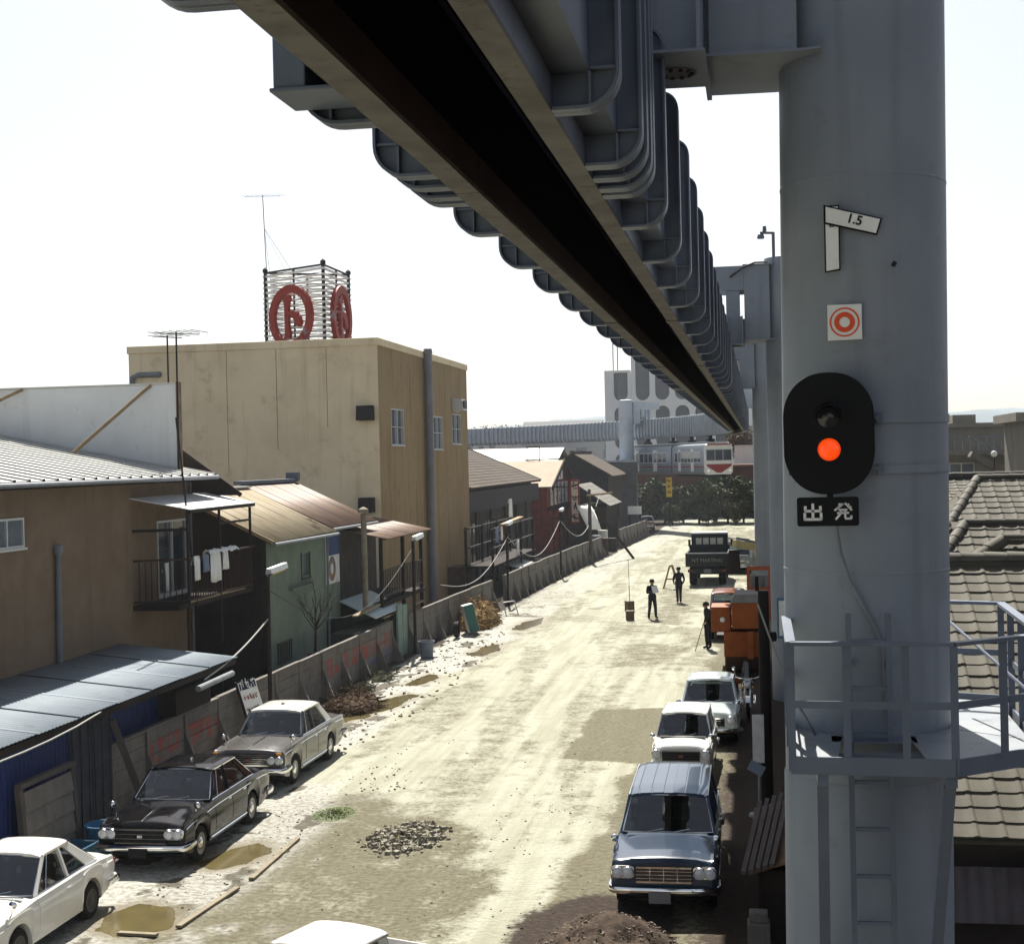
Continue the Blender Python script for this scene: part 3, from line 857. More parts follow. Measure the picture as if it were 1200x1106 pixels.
# ---------------- fittings on the near column
CF = 12.8-.68                                   # face of the column towards us
BLK = mat('signal_black', (.006,.006,.007), None, rough=.6, spec=.15)
LAMP = emit_mat('signal_lamp_red', (1.0, .07, .003), .27)
t = thing('railway_signal', 'black oval two-lamp railway signal with its lower red-orange lamp lit', 'signal', (.556, 11.95, 6.68))
mb = MB(); ol = []
for k in range(48):
    a = 2*math.pi*k/48
    ol.append((.556+.357*math.copysign(abs(math.cos(a))**.86, math.cos(a)), 11.93, 7.158+(.13 if math.sin(a) > 0 else -.13)+.357*math.sin(a)))
mb.prism(ol, (0, .02, 0)); mb.build('backboard', BLK, t, bevel=.004, fix=True)
for z, lit in ((7.29, False), (7.03, True)):
    mb = MB(); mb.lathe([(0, -.022), (.06, -.018), (.088, -.004), (.090, 0)], 32, (.556, 11.93, z), 'y')
    mb.build('lamp_lens', LAMP if lit else mat('dark_lens', (.03,.03,.035), None, rough=.08), t, smooth=60)
    mb = MB(); rows = []
    for k in range(15):
        a = R(-8)+R(196)*k/14
        rows.append([(.556+.118*math.cos(a), 11.929, z+.118*math.sin(a)), (.556+.112*math.cos(a), 11.74+.07*(1-math.sin(a)), z+.112*math.sin(a)-.015),
                     (.556+.106*math.cos(a), 11.742+.07*(1-math.sin(a)), z+.106*math.sin(a)-.015), (.556+.110*math.cos(a), 11.928, z+.110*math.sin(a))])
    if not lit:
        mb.grid(rows); mb.build('lamp_hood', BLK, t, smooth=40)
    else:
        mb.lathe([(.0905,-.001),(.112,-.001),(.112,-.02),(.092,-.02)], 32, (.556, 11.93, z), 'y'); mb.build('lamp_ring', BLK, t, smooth=40)
mb = MB(); mb.obox((.556, 12.03, 7.1), (.30, .16, .75)); mb.build('lamp_case', BLK, t, bevel=.01)
mb = MB(); mb.obox((.556, 11.96, 6.70), (.05, .03, .22)); mb.build('hanger', BLK, t)
for z in (7.27, 6.86):
    mb = MB(); rows = []
    for k in range(33):
        a = R(-108)+R(150)*k/32
        rows.append([(.891+.701*math.cos(a), 12.8+.700*math.sin(a), z-.035), (.891+.701*math.cos(a), 12.8+.700*math.sin(a), z+.035), (.891+.695*math.cos(a), 12.8+.694*math.sin(a), z+.035)])
    mb.grid(rows); s_ = mb.build('clamp_strap', STEEL_COL, t, smooth=40)
    mb = MB(); mb.obox((.96, 12.06, z+.005), (.05, .05, .085)); mb.obox((.90, 12.03, z+.01), (.16, .012, .03)); mb.build('strap_bolt', STEEL, s_)
    mb = MB(); mb.obox((.31, 12.14, z-.01), (.14, .03, .05)); mb.build('bracket', STEEL, t)

t = thing('signal_name_plate', 'black plate with two white characters hung below the round signal', 'sign plate', (.536, 11.95, 6.415))
def rrect(cx, cz, w, h, r, n=5):
    pts = []
    for sx, sz, a0 in ((1,1,0),(-1,1,90),(-1,-1,180),(1,-1,270)):
        for k in range(n+1):
            a = R(a0+90*k/n); pts.append((cx+sx*(w/2-r)+r*math.cos(a), cz+sz*(h/2-r)+r*math.sin(a)))
    return pts
mb = MB(); mb.prism([(x, 11.935, z) for x, z in rrect(.536, 6.535, .484, .232, .02)], (0, .015, 0)); mb.build('plate', BLK, t, fix=True, bevel=.002)
def strokes(name, segs, cx, cz, sc, y, w, parent, mt=WHITEP):
    """white painted strokes as thin raised bars"""
    mb = MB()
    for (x0, z0, x1, z1) in segs:
        mb.beam((cx+x0*sc, y, cz+z0*sc), (cx+x1*sc, y, cz+z1*sc), .003, w, up=Vector((-(z1-z0), 0, (x1-x0))))
    return mb.build(name, mt, parent)
SHUTSU = [(-.46,.36,-.46,.04),(-.50,.05,.50,.05),(.46,.36,.46,.04),(0,.52,0,-.46),(-.5,-.06,-.5,-.5),(-.54,-.47,.54,-.47),(.5,-.06,.5,-.5)]
HATSU = [(-.28,.44,.02,.44),(.02,.47,-.52,.06),(-.36,.28,-.24,.18),(.12,.52,.54,.06),(.38,.46,.26,.34),(.50,.30,.38,.20),(-.26,.10,.26,.10),(-.36,-.10,.36,-.10),(-.13,.10,-.14,-.14),(-.14,-.14,-.46,-.50),(.13,.10,.13,-.42),(.11,-.45,.52,-.45),(.50,-.47,.50,-.26)]
strokes('character', SHUTSU, .418, 6.535, .128, 11.932, .021, t)
strokes('character', HATSU, .654, 6.535, .128, 11.932, .0165, t)

def on_shaft(x, z, off):
    return CF
# gradient post sign: upright bar and sloping arm with 1.5
t = thing('gradient_sign', 'white gradient marker with a sloping arm reading 1.5 on the column', 'sign', (.62, 12.08, 8.47))
lean_y = 12.12
mb = MB(); mb.prism([(x, 12.085, z) for x, z in ((.572,8.47),(.672,8.485),(.672,8.985),(.572,8.985))], (0,.01,0)); mb.build('upright', WHITEP, t, fix=True)
mb = MB(); mb.prism([(x, 12.095, z) for x, z in ((.560,8.458),(.684,8.472),(.684,8.998),(.560,8.998))], (0,.004,0)); mb.build('upright_border', BLK, t, fix=True)
arm_q = [(.574,8.985),(1.000,8.865),(.966,8.755),(.574,8.862)]
mb = MB(); mb.prism([(x, 12.068, z) for x, z in arm_q], (0,.008,0)); mb.build('arm', WHITEP, t, fix=True)
mb = MB(); mb.prism([(x, 12.078, z) for x, z in ((.558,9.003),(1.018,8.872),(.974,8.738),(.558,8.850))], (0,.006,0)); mb.build('arm_border', BLK, t, fix=True)
tm = text_mesh('number', '1.5', .105, .003, BLK, .0022)
inst('number', tm, t, (.80, 12.064, 8.868), (math.pi/2, R(16), 0))
for x_ in (.62, .93):
    mb = MB(); mb.obox((x_, 12.11, 8.84), (.04, .06, .04)); mb.build('stand_off', STEEL, t)

t = thing('target_sign', 'small white square plate with red-orange concentric rings on the column', 'sign', (.701, 12.09, 7.91))
mb = MB(); mb.prism([(x, 12.085, z) for x, z in ((.572,7.908),(.842,7.912),(.842,8.195),(.572,8.195))], (0,.008,0)); mb.build('plate', WHITEP, t, fix=True)
ORR = mat('ring_red', (.72,.09,.03), None, rough=.5)
for r0, r1 in ((.105,.118),(.042,.082)):
    mb = MB(); mb.lathe([(r0,-.001),(r0,-.003),(r1,-.003),(r1,-.001)], 48, (.706, 12.084, 8.053), 'y'); mb.build('ring', ORR, t)
mb = MB(); mb.obox((.707, 12.13, 8.05), (.12,.06,.12)); mb.build('stand_off', STEEL, t)

tag(MB().obox((1.10, 12.06, 8.50), (.035,.07,.035), Matrix.Rotation(R(30), 3, 'Y')).build('stud', DARKIRON, bevel=.006), 'small dark stud sticking out of the near column right of the sloping arm', 'stud')

# cable from the signal down to the ladder
mb = MB(); pts = [(.60,11.95,6.42),(.63,12.0,6.2),(.70,12.08,5.98),(.80,12.09,5.78),(.90,12.095,5.58),(.955,12.095,5.42),(.96,12.095,5.25),(.975,12.1,4.95),(1.03,12.09,4.8)]
mb.tube(pts, .016, 8); tag(mb.build('signal_cable', GREYPIPE, smooth=60), 'thick grey cable running from under the signal down the column', 'cable')

# ---------------- railed service platform with ladder
t = thing('service_platform', 'grey railed maintenance platform wrapped round the near column', 'platform', (1.1, 12.5, 4.6))
PX = [(.20,12.75),(.20,11.0),(1.36,10.95),(2.08,11.5),(2.14,13.85),(1.62,14.05),(.3,14.05)]
def inset(p, q, k): return (p[0]+(q[0]-p[0])*k, p[1]+(q[1]-p[1])*k)
DECKM = mat('deck_plate', (.40,.43,.46), (.33,.36,.40), 2.5, .45, bump=.002, bscale=60, spots=(.18,.15,.12), spamt=.5, spscale=5)
# deck plates
cx, cy = .876, 12.8
def shaft_pt(a, r=.71): return (cx+r*math.cos(R(a)), cy+r*math.sin(R(a)))
def deck(poly):
    mb = MB(); mb.prism([(p[0], p[1], 4.70) for p in poly], (0,0,.012)); return mb.build('deck_plate', DECKM, t, fix=True)
deck([(.22,11.06),(.52,11.03),(.62,12.12),(.50,12.25),(.36,12.42),(.27,12.7),(.22,12.7)])
deck([(1.20,11.01),(1.36,11.0),(2.02,11.52),(2.05,12.0),shaft_pt(-30),shaft_pt(-50),shaft_pt(-68)])
deck([(2.055,12.01),(2.09,13.8),shaft_pt(42),shaft_pt(20),shaft_pt(0),shaft_pt(-28)])
deck([(2.085,13.81),(1.6,14.0),(.35,14.0),(.35,13.25),shaft_pt(130),shaft_pt(105),shaft_pt(80),shaft_pt(60),shaft_pt(44)])
mb = MB(); mb.box(.53, 1.19, 11.85, 12.10, 4.70, 4.712); mb.build('hatch_frame', STEEL, t)
# toe boards, rails, posts
for a, b in zip(PX, PX[1:]):
    mb = MB(); mb.beam((*a,4.70),(*b,4.70), .022, .13); mb.build('toe_board', STEEL, t)
    mb = MB(); mb.beam((*a,5.60),(*b,5.60), .075, .028); mb.build('top_rail', STEEL, t)
    mb = MB(); mb.beam((*a,5.15),(*b,5.15), .012, .055); mb.build('mid_rail', STEEL, t)
posts = [PX[0],(.20,11.9),PX[1],(.60,10.985),(1.02,10.965),PX[2],(1.75,11.25),PX[3],(2.09,12.05),(2.105,12.6),(2.12,13.2),PX[4],PX[5],(1.0,14.05),PX[6]]
for p in posts:
    mb = MB(); mb.box(p[0]-.028, p[0]+.028, p[1]-.006, p[1]+.006, 4.66, 5.585); mb.box(p[0]-.006, p[0]+.006, p[1]+.006, p[1]+.05, 4.66, 5.585); mb.build('rail_post', STEEL, t)
# cantilever brackets and struts under the deck
for x in (.42, 1.34):
    mb = MB(); mb.beam((x,11.02,4.61),(x,12.5,4.61), .08, .14); mb.build('deck_bearer', STEEL, t)
    mb = MB(); mb.beam((x,11.15,4.53),(x*.92+.06,12.14,2.6), .085, .05, up=(0,1,0)); mb.build('strut', STEEL, t)
mb = MB(); mb.beam((.3,11.55,4.61),(2.0,11.75,4.61), .06, .12); mb.build('deck_bearer', STEEL, t)
for pts in ([(.24,11.1,5.15),(.40,11.95,4.75)], [(1.62,13.6,5.5),(2.1,11.6,5.05)]):
    mb = MB(); mb.tube([Vector(p) for p in pts], .013, 6); mb.build('brace_rod', STEEL, t)

t = thing('ladder', 'steel rung ladder rising up the near column through the platform', 'ladder', (.86, 11.9, 0))
for x in (.675, .985):
    mb = MB(); mb.beam((x,11.93,-.1),(x,11.93,5.72), .045, .045, up=(0,1,0)); mb.build('stile', STEEL, t)
z = .25
while z < 5.7:
    mb = MB(); mb.beam((.70,11.93,z),(.96,11.93,z), .03, .03); mb.build('rung', STEEL, t); z += .375
for z in (1.1, 2.9, 5.3):
    for x in (.675,.985):
        mb = MB(); mb.box(x-.015, x+.015, 11.955, 12.2, z-.02, z+.02); mb.build('wall_bracket', STEEL, t)

# floodlight on the second column's arm
t = thing('floodlight', 'small floodlight on a bracket on top of the second column', 'floodlight', (.54, 42.2, 12.42))
mb = MB(); mb.tube([(.54,42.2,12.42),(.54,42.2,13.30)], .045, 8); mb.tube([(.54,42.2,13.28),(.17,42.2,13.30)], .04, 8); mb.build('bracket', STEEL, t)
mb = MB(); mb.lathe([(.03,.12),(.08,.10),(.11,0),(.09,-.02),(0,-.02)], 14, (.19,42.2,13.15)); mb.build('lamp_head', STEEL, t, smooth=40)
mb = MB(); mb.lathe([(0,0),(.06,0),(.05,.14),(0,.16)], 10, (.30,42.2,13.34)); mb.build('junction_box', STEEL, t, smooth=40)
mb = MB(); mb.tube([(.36,42.1,12.45),(.0,42.0,12.44),(-.35,41.95,12.3),(-.7,42.0,12.05)], .03, 6); tag(mb.build('feeder_cable', BLACK, smooth=60), 'black cable drooping across the top of the second column arm', 'cable')
# blue plate on the second column
t = thing('blue_plate', 'narrow blue framed plate on the second column behind the dark pole', 'sign', (.46, 41.9, 2.2))
mb = MB(); mb.box(.42,.68,41.96,41.99,1.8,2.95); mb.build('frame', TUBBLUE, t)
mb = MB(); mb.box(.47,.63,41.945,41.958,1.88,2.87); mb.build('panel', WHITEP, t)
# ------------------------------------------------------------------ left side: houses behind the fence
def scribble(parent, o, u, v, n, size, mt, rnd, nst=6):
    """a row of hand-lettered characters too worn to read: short brush strokes"""
    mb = MB(); o, u, v = Vector(o), Vector(u).normalized(), Vector(v).normalized(); nn = u.cross(v)
    for k in range(n):
        c = o+u*(size*1.15*k)
        for _ in range(nst):
            hor = rnd.random() < .55; p = c+u*(size*rnd.uniform(-.36,.36))+v*(size*rnd.uniform(-.36,.36)); l = size*rnd.uniform(.22,.42)
            d = (u if hor else v)*l+(v if hor else u)*rnd.uniform(-.1,.1)*size
            mb.beam(p-d, p+d, .006, size*.10, up=nn.cross(d))
    return mb.build('lettering', mt, parent)
SCR = random.Random(21)
def window(parent, axis, u0, u1, z0, z1, d, fr=ALU, pane=WINDOW, mull=1, bars=0, out=1, depth=.06):
    """frame and panes set in a wall; axis 'x' = wall facing +X at x=d (u is y), 'y' = wall facing -Y at y=d (u is x)"""
    def bx(mb, a0, a1, b0, b1, k0, k1):
        if axis == 'x': mb.box(d+k0, d+k1, a0, a1, b0, b1)
        else: mb.box(a0, a1, d-k1, d-k0, b0, b1)
    w = .05
    mb = MB()
    bx(mb, u0, u1, z0, z0+w, -depth, .02); bx(mb, u0, u1, z1-w, z1, -depth, .02)
    bx(mb, u0, u0+w, z0+w, z1-w, -depth, .02); bx(mb, u1-w, u1, z0+w, z1-w, -depth, .02)
    for k in range(1, mull+1):
        u = u0+(u1-u0)*k/(mull+1); bx(mb, u-w/2, u+w/2, z0+w, z1-w, -depth+.01, .012)
    for k in range(1, bars+1):
        z = z0+(z1-z0)*k/(bars+1); bx(mb, u0+w, u1-w, z-.015, z+.015, -depth+.012, .008)
    f = mb.build('window', fr, parent)
    for k in range(mull+1):
        a = u0+(u1-u0)*k/(mull+1)+w*.5; b = u0+(u1-u0)*(k+1)/(mull+1)-w*.5
        mb = MB(); bx(mb, a, b, z0+w*.5, z1-w*.5, -depth+.015+.006*k, -depth+.021+.006*k); mb.build('pane', pane, f)
    mb = MB(); bx(mb, u0-.05, u1+.05, z0-.05, z0-.002, -depth, .06); mb.build('sill', fr, f)
    return f

def corrugated(p00, p10, p01, n, amp, per=6, sag=0.0):
    """wavy sheet: n waves along p00->p10, straight along p00->p01"""
    p00, p10, p01 = map(Vector, (p00, p10, p01))
    u = p10-p00; v = p01-p00; nn = u.cross(v).normalized()
    rows = []
    for j in range(2):
        rows.append([p00+u*(i/(n*per))+v*j+nn*(amp*math.cos(2*math.pi*i/per)) for i in range(n*per+1)])
    mb = MB(); mb.grid(rows)
    return mb

def sheet_thick(mb, t=.004):
    return mb

# ---- nearest house: brown stucco, batten-seam metal roof, balcony
t = thing('stucco_house', 'two-storey brown stucco house with batten-seam metal roof nearest at left', 'house', (-17.5, 30, 0))
HX = -15.5
mb = MB()
mb.wall((HX, 15.0, -.2), (0,1,0), (0,0,1), 23.3, 7.0, [(12.6, 14.05, 5.57, 6.25), (21.0, 23.05, 3.85, 5.85)], .10)
mb.wall((-26, 15.0, -.2), (1,0,0), (0,0,1), 10.5, 8.6)
mb.wall((HX, 38.3, -.2), (-1,0,0), (0,0,1), 10.5, 7.0)
mb.build('wall', STUCCO, t)
window(t, 'x', 27.62, 29.03, 5.39, 6.03, HX, pane=FROST)
window(t, 'x', 36.02, 38.0, 3.66, 5.63, HX)
mb = MB(); mb.box(HX-.3, HX+.02, 14.9, 38.32, 6.62, 6.78); mb.build('eave_board', DARKWOOD, t)
sl = .20                                                    # roof pitch
ex = -14.92
def rz(x): return 6.80+(ex-x)*sl
y0, y1 = 14.5, 38.95
mb = MB(); mb.slab((ex, y0, rz(ex)), (ex, y1, rz(ex)), (-22.5, y1, rz(-22.5)), (-22.5, y0, rz(-22.5)), .03); mb.build('roof', TINROOF, t)
mb = MB(); p0, p1 = Vector((ex-.005, 0, rz(ex))), Vector((-22.5, 0, rz(-22.5)))
for dy in (0,): mb.beam(p0+Vector((0,0,.022)), p1+Vector((0,0,.022)),   .05, .032)
bm_ = mb.mesh('roof_batten', TINROOF)
y = y0+.1
while y < y1:
    inst('roof_batten', bm_, t, (0, y, 0)).location = Vector((0, y, 0))-ORG[t]
    y += .62
mb = MB()
y = y0+.1
while y < y1:
    mb.obox((ex+.012, y, rz(ex)+.012), (.02, .06, .06)); y += .62
o = mb.build('batten_caps', DARKIRON, t); o['kind'] = 'stuff'
mb = MB(); mb.tube([(ex+.05, y0, 6.71), (ex+.05, y1-.1, 6.73)], .055, 8); mb.build('gutter', GREYPIPE, t)
mb = MB(); mb.beam((ex-.02, y1, 6.74), (-22.5, y1, rz(-22.5)-.06), .03, .13); mb.build('barge_board', GREYWOOD, t)
mb = MB(); mb.tube([(HX+.08, 30.4, 5.25), (HX+.08, 30.36, 2.72)], .065, 10); mb.lathe([(.065,5.12),(.11,5.2),(.11,5.34),(.05,5.36),(0,5.36)], 10, (HX+.08,30.4,0)); mb.build('drain_pipe', GREYPIPE, t)
mb = MB(); mb.tube([(HX+.08, 30.36, 2.72), (HX+.10, 30.36, 2.62)], .075, 10); mb.build('pipe_shoe', IRON, t)
# balcony of the house
by0, by1, bxo = 34.45, 39.75, -14.28
mb = MB(); mb.box(HX+.004, bxo, by0, by1, 3.46, 3.58); mb.build('balcony_floor', DARKWOOD, t)
mb = MB(); mb.slab((HX+.004, by0-.1, 6.28), (bxo+.12, by0+.55, 5.96), (bxo+.12, by1+.1, 5.98), (HX+.004, by1-.2, 6.30), .02); mb.build('balcony_canopy', mat('canopy_sheet', (.66,.68,.70), (.58,.60,.62), 2, .35), t)
mb = MB(); mb.beam((bxo+.08, by0+.6, 5.9), (bxo+.08, by1+.1, 5.92), .06, .09); mb.build('canopy_beam', DARKIRON, t)
for y in (by0+.65, 37.3, by1-.05):
    mb = MB(); mb.box(bxo-.03, bxo+.03, y-.03, y+.03, 2.3 if y == 37.3 else 3.46, 5.86); mb.build('balcony_post', DARKIRON, t)
mb = MB(); mb.beam((HX+.01, by0+.03, 5.45), (bxo, by0+.62, 5.45), .04, .07); mb.build('brace_rail', DARKIRON, t)
mb = MB(); mb.beam((bxo, 37.3, 5.5), (bxo, by1, 5.5), .04, .06); mb.build('brace_rail', DARKIRON, t)
mb = MB(); mb.beam((HX+.01, by0+.04, 4.7), (bxo, by0+.6, 4.7), .05, .05); mb.beam((bxo, by0+.6, 4.7), (bxo, by1+.35, 4.73), .05, .05); mb.build('hand_rail', IRON, t)
mb = MB(); mb.beam((HX+.01, by0+.04, 3.66), (bxo, by0+.6, 3.66), .04, .04); mb.beam((bxo, by0+.6, 3.66), (bxo, by1, 3.66), .04, .04); mb.build('bottom_rail', IRON, t)
mb = MB(); mb.box(-.012, .012, -.012, .012, 3.68, 4.68); bal = mb.mesh('baluster', IRON)
for k in range(1, 9):
    inst('baluster', bal, t, (HX+(bxo-HX)*k/9, by0+.04+.56*k/9, 0))
    ORG[t]
y = by0+.75
while y < by1:
    inst('baluster', bal, t, (bxo, y, 0)); y += .17
mb = MB(); mb.box(bxo-.01, bxo+.015, by0+.7, by1-.6, 3.585, 3.62); mb.build('kerb_strip', TIMBER, t)
mb = MB(); mb.tube([(bxo-.35, 35.9, .0), (bxo-.35, 35.9, 3.45)], .05, 8); mb.build('support_post', IRON, t)
mb = MB(); mb.tube([(HX+.05, 38.22, 6.6), (HX+.05, 38.22, .3)], .04, 8); mb.build('corner_pipe', GREYPIPE, t)

# washing on the rail
def cloth(name, x, ya, yb, z, drop, mt, label, seed):
    rnd = random.Random(seed); rows = []
    n = 7
    for j in range(6):
        row = []
        for i in range(n+1):
            y = ya+(yb-ya)*i/n
            w = .03*math.sin(i*1.7+seed)*(.3+j/5)
            zz = z-drop*(j-1)/4 if j else z-.22
            xx = x+(.035 if j else -.05)+w
            row.append((xx, y+rnd.uniform(-.01,.01), zz+rnd.uniform(-.015,.015)))
        rows.append(row)
    mb = MB(); mb.grid(rows)
    o = mb.build(name, mt, smooth=80)
    sd = o.modifiers.new('thick', 'SOLIDIFY'); sd.thickness = .012
    return tag(o, label, 'laundry', 'washing hung along the balcony rail')
cloth('towel', bxo, 35.35, 35.75, 4.74, .62, CLOTHW, 'white towel hanging at the near corner of the balcony rail', 1)
cloth('shirt', bxo, 35.95, 36.35, 4.75, .45, CLOTHB, 'pale blue cloth next to the white towel on the balcony rail', 2)
cloth('sheet', bxo, 36.5, 37.2, 4.76, .78, CLOTHW, 'longest white cloth hanging left of the middle balcony post', 3)
cloth('shirt', bxo, 37.45, 37.8, 4.75, .50, CLOTHW, 'small white cloth just right of the middle balcony post', 4)
mb = MB(); rows = []
for j in range(5):
    a = math.pi*j/4
    rows.append([(bxo+.11*math.cos(a), 36.3+.2*i, 4.74+.10*math.sin(a)+.035*math.sin(i*2.1+j)) for i in range(12)])
mb.grid(rows); tag(mb.build('bedding', CLOTHW, smooth=80), 'rumpled white bedding laid along the top of the balcony rail', 'laundry', 'washing hung along the balcony rail')
cloth('towel', HX+.55, 35.1, 35.42, 4.6, .75, CLOTHW, 'white towel hanging behind the balcony balusters by the window', 7)

# ---- pale wall standing on that roof, with timber stays
t = thing('pale_parapet', 'pale grey-white wall standing across the stucco house roof, held by timber stays', 'wall', (-19, 38.3, 6.5))
mb = MB(); mb.box(-28, -15.78, 38.2, 38.4, 6.3, 9.31); mb.build('wall', WHITEWALL, t, bevel=.01)
mb = MB(); mb.box(-28.02, -15.75, 38.17, 38.43, 9.312, 9.36); mb.build('coping', TINROOF, t)
mb = MB(); mb.box(-15.775, -15.69, 38.16, 38.36, 6.3, 9.38); mb.build('edge_post', mat('rust_stained', (.42,.36,.28), (.30,.2,.12), 2, .8, streak=(.22,.11,.06), samt=.7), t)
for xa, za, ya, xb in ((-16.5, 9.30, 38.15, -18.05), (-20.3, 9.30, 38.15, -21.85)):
    mb = MB(); mb.beam((xa, ya, za), (xb, 36.6, rz(xb)+.05), .06, .09); mb.build('stay', TIMBER, t)

def antenna(name, label, x, y, z0, h, w, n, lean=0.0, group='television aerials on the roofs', r=.025):
    t = thing(name, label, 'aerial', (x, y, z0), group)
    mb = MB(); mb.tube([(x, y, z0), (x+lean, y, z0+h)], r, 6); mb.build('mast', DARKIRON, t)
    a = Vector((x+lean, y, z0+h-.06))
    mb = MB(); mb.tube([a-Vector((w/2, 0, -.04)), a+Vector((w/2, 0, -.04))], r*.55, 5); mb.build('boom', DARKIRON, t)
    for k in range(n):
        c = a+Vector((-w/2+w*k/(n-1), 0, .05)); l = .28+.22*k/(n-1)
        mb = MB(); mb.tube([c-Vector((0.12*l, l, 0)), c+Vector((0.12*l, l, 0))], r*.4, 4); mb.build('element', DARKIRON, t)
    return t
antenna('roof_aerial', 'rusty tall aerial rising at the right end of the pale wall', -15.72, 38.12, 6.9, 3.85, 1.35, 7, .02)
antenna('roof_aerial', 'thin aerial just left of the rusty one, standing behind the pale wall', -17.0, 40.6, 6.0, 4.9, .9, 5)
mb = MB(); mb.tube([(bxo+.02, 35.6, 3.4), (bxo-.38, 35.45, 8.3)], .028, 6); tag(mb.build('iron_pole', DARKIRON), 'bare dark iron pole sticking up through the balcony canopy', 'pole')

# ---- shed along the street
t = thing('blue_shed', 'low blue tin shed with weathered sheet roof along the foot of the stucco house', 'shed', (-14, 25, 0))
sy0, sy1 = 14.0, 33.6
se, st = -12.5, -15.48
def shed_z(x): return 2.42+(se-x)*.105
n = 0; y = sy0
while y < sy1-.1:
    w = min(1.62, sy1-y)
    mb = corrugated((se, y, shed_z(se)+.012*(n % 2)), (se, y+w+.06, shed_z(se)+.012*(n % 2)), (st, y, shed_z(st)+.012*(n % 2)), 12, .010, 4)
    o = mb.build('roof_sheet', BLUEROOF, t, smooth=60); n += 1
    sd = o.modifiers.new('thick', 'SOLIDIFY'); sd.thickness = .006
    y += 1.62
mb = MB(); mb.box(se-.06, se-.02, sy0, sy1, 2.26, 2.38); mb.build('fascia', DARKWOOD, t)
y = sy0; n = 0
while y < sy1-.3:
    w = min(.9, sy1-.3-y)
    if not (25.3 < y+w/2 < 27.05):
        wx = -12.72 if y < 27 else -13.4
        mb = corrugated((wx, y, -.1), (wx, y+w-.01, -.1), (wx, y, 2.3), 6, .009, 4)
        mb.build('wall_sheet', BLUETIN, t, smooth=60)
    y += .9; n += 1
mb = MB(); mb.box(-15.4, -12.76, sy0+.1, 27.2, -.1, 2.2); mb.build('core', DARKWOOD, t)
mb = MB(); mb.box(-15.4, -13.44, 27.21, sy1-.2, -.1, 2.2); mb.build('core', DARKWOOD, t)
for k, y in enumerate((25.25, 26.15)):
    mb = MB(); mb.box(-12.74, -12.68, y+.02, y+.88, -.02, 2.22)
    for yy in (.12, .46, .80): mb.box(-12.679, -12.655, y+yy-.03, y+yy+.03, .0, 2.2)
    mb.build('door', mat('shed_door_boards', (.075,.075,.095), (.05,.05,.065), 3, .8, streak=(.11,.10,.10), samt=.4), t)
mb = MB(); mb.box(-13.38, -12.95, 30.9, 33.0, 1.46, 2.0); mb.build('rear_lean_to', DARKWOOD, t)
mb = MB(); mb.tube([(-12.42, 30.9, 2.08), (-12.40, 33.0, 2.12)], .07, 10); mb.build('roof_roll', GREYPIPE, t)
# leaning things along the shed
t = thing('concrete_panel', 'stained concrete panel in a dark frame leaning on the blue shed', 'concrete panel', (-12.4, 23.9, 0))
for k in range(4):
    mb = MB(); mb.obox((-12.42+.05*(k < 0), 24.0, .28+.36*k), (.06, 1.75, .352), Matrix.Rotation(R(-6), 3, 'Y')); mb.v = [(v[0]-.04*v[2], v[1], v[2]) for v in mb.v]; mb.build('slab', CONC, t, bevel=.008)
for y in (23.05, 24.95):
    mb = MB(); mb.beam((-12.38, y, -.05), (-12.52, y, 1.62), .10, .12, up=(0,1,0)); mb.build('post', GREYWOOD, t)
mb = MB(); mb.beam((-12.5, 22.98, 1.66), (-12.5, 25.02, 1.66), .12, .09); mb.build('cap', GREYWOOD, t)
mb = MB(); mb.beam((-12.05, 27.35, -.02), (-12.62, 26.95, 2.1), .07, .13); tag(mb.build('timber_prop', GREYWOOD), 'dark plank leaning upright on the shed behind the black car', 'plank')
mb = MB(); pts = [(-12.35,19.2,2.28),(-12.35,21.45,2.33),(-12.35,22.1,2.27),(-12.35,22.95,2.27),(-12.35,23.85,2.29),(-12.36,24.9,2.34),(-12.5,26.2,2.38)]
mb.tube(pts, .017, 6); tag(mb.build('slack_rope', CABLE, smooth=80), 'pale rope sagging along the edge of the shed roof', 'rope')

# ---- green-fronted house with rusty roof
t = thing('green_house', 'old house with pale green boarded front and patchy rusty sheet roof', 'house', (-16, 43, 0))
gx = -14.0
mb = MB(); mb.wall((gx, 40.2, -.2), (0,1,0), (0,0,1), 5.75, 5.0, [(3.25, 4.05, 3.78, 4.46)], .14); mb.build('street_wall', GREENW, t)
mb = MB(); mb.wall((-19.4, 40.2, -.2), (1,0,0), (0,0,1), 5.4, 4.95); mb.add([(-19.4,40.2,4.75),(gx,40.2,4.75),(gx,40.2,4.9),(-16.7,40.2,6.2),(-19.4,40.2,4.9)], [(0,1,2,3,4)]); mb.build('gable_wall', DARKWOOD, t)
n = 0; x = -19.3
mb = MB()
for k in range(18): mb.box(-19.3+.3*k, -19.3+.3*k+.02, 40.17, 40.198, 0, 4.9)
o = mb.build('board_joints', DARKWOOD, t); o['kind'] = 'stuff'
mb = MB(); mb.box(gx-.13, gx-.09, 43.47, 44.23, 3.6, 4.24); mb.build('window', FROST, t)
mb = MB(); mb.box(gx-.005, gx+.03, 43.4, 43.46, 3.52, 4.3); mb.box(gx-.005, gx+.03, 44.24, 44.3, 3.52, 4.3); mb.box(gx-.005, gx+.05, 43.38, 44.32, 3.46, 3.52); mb.build('window_frame', GREYWOOD, t)
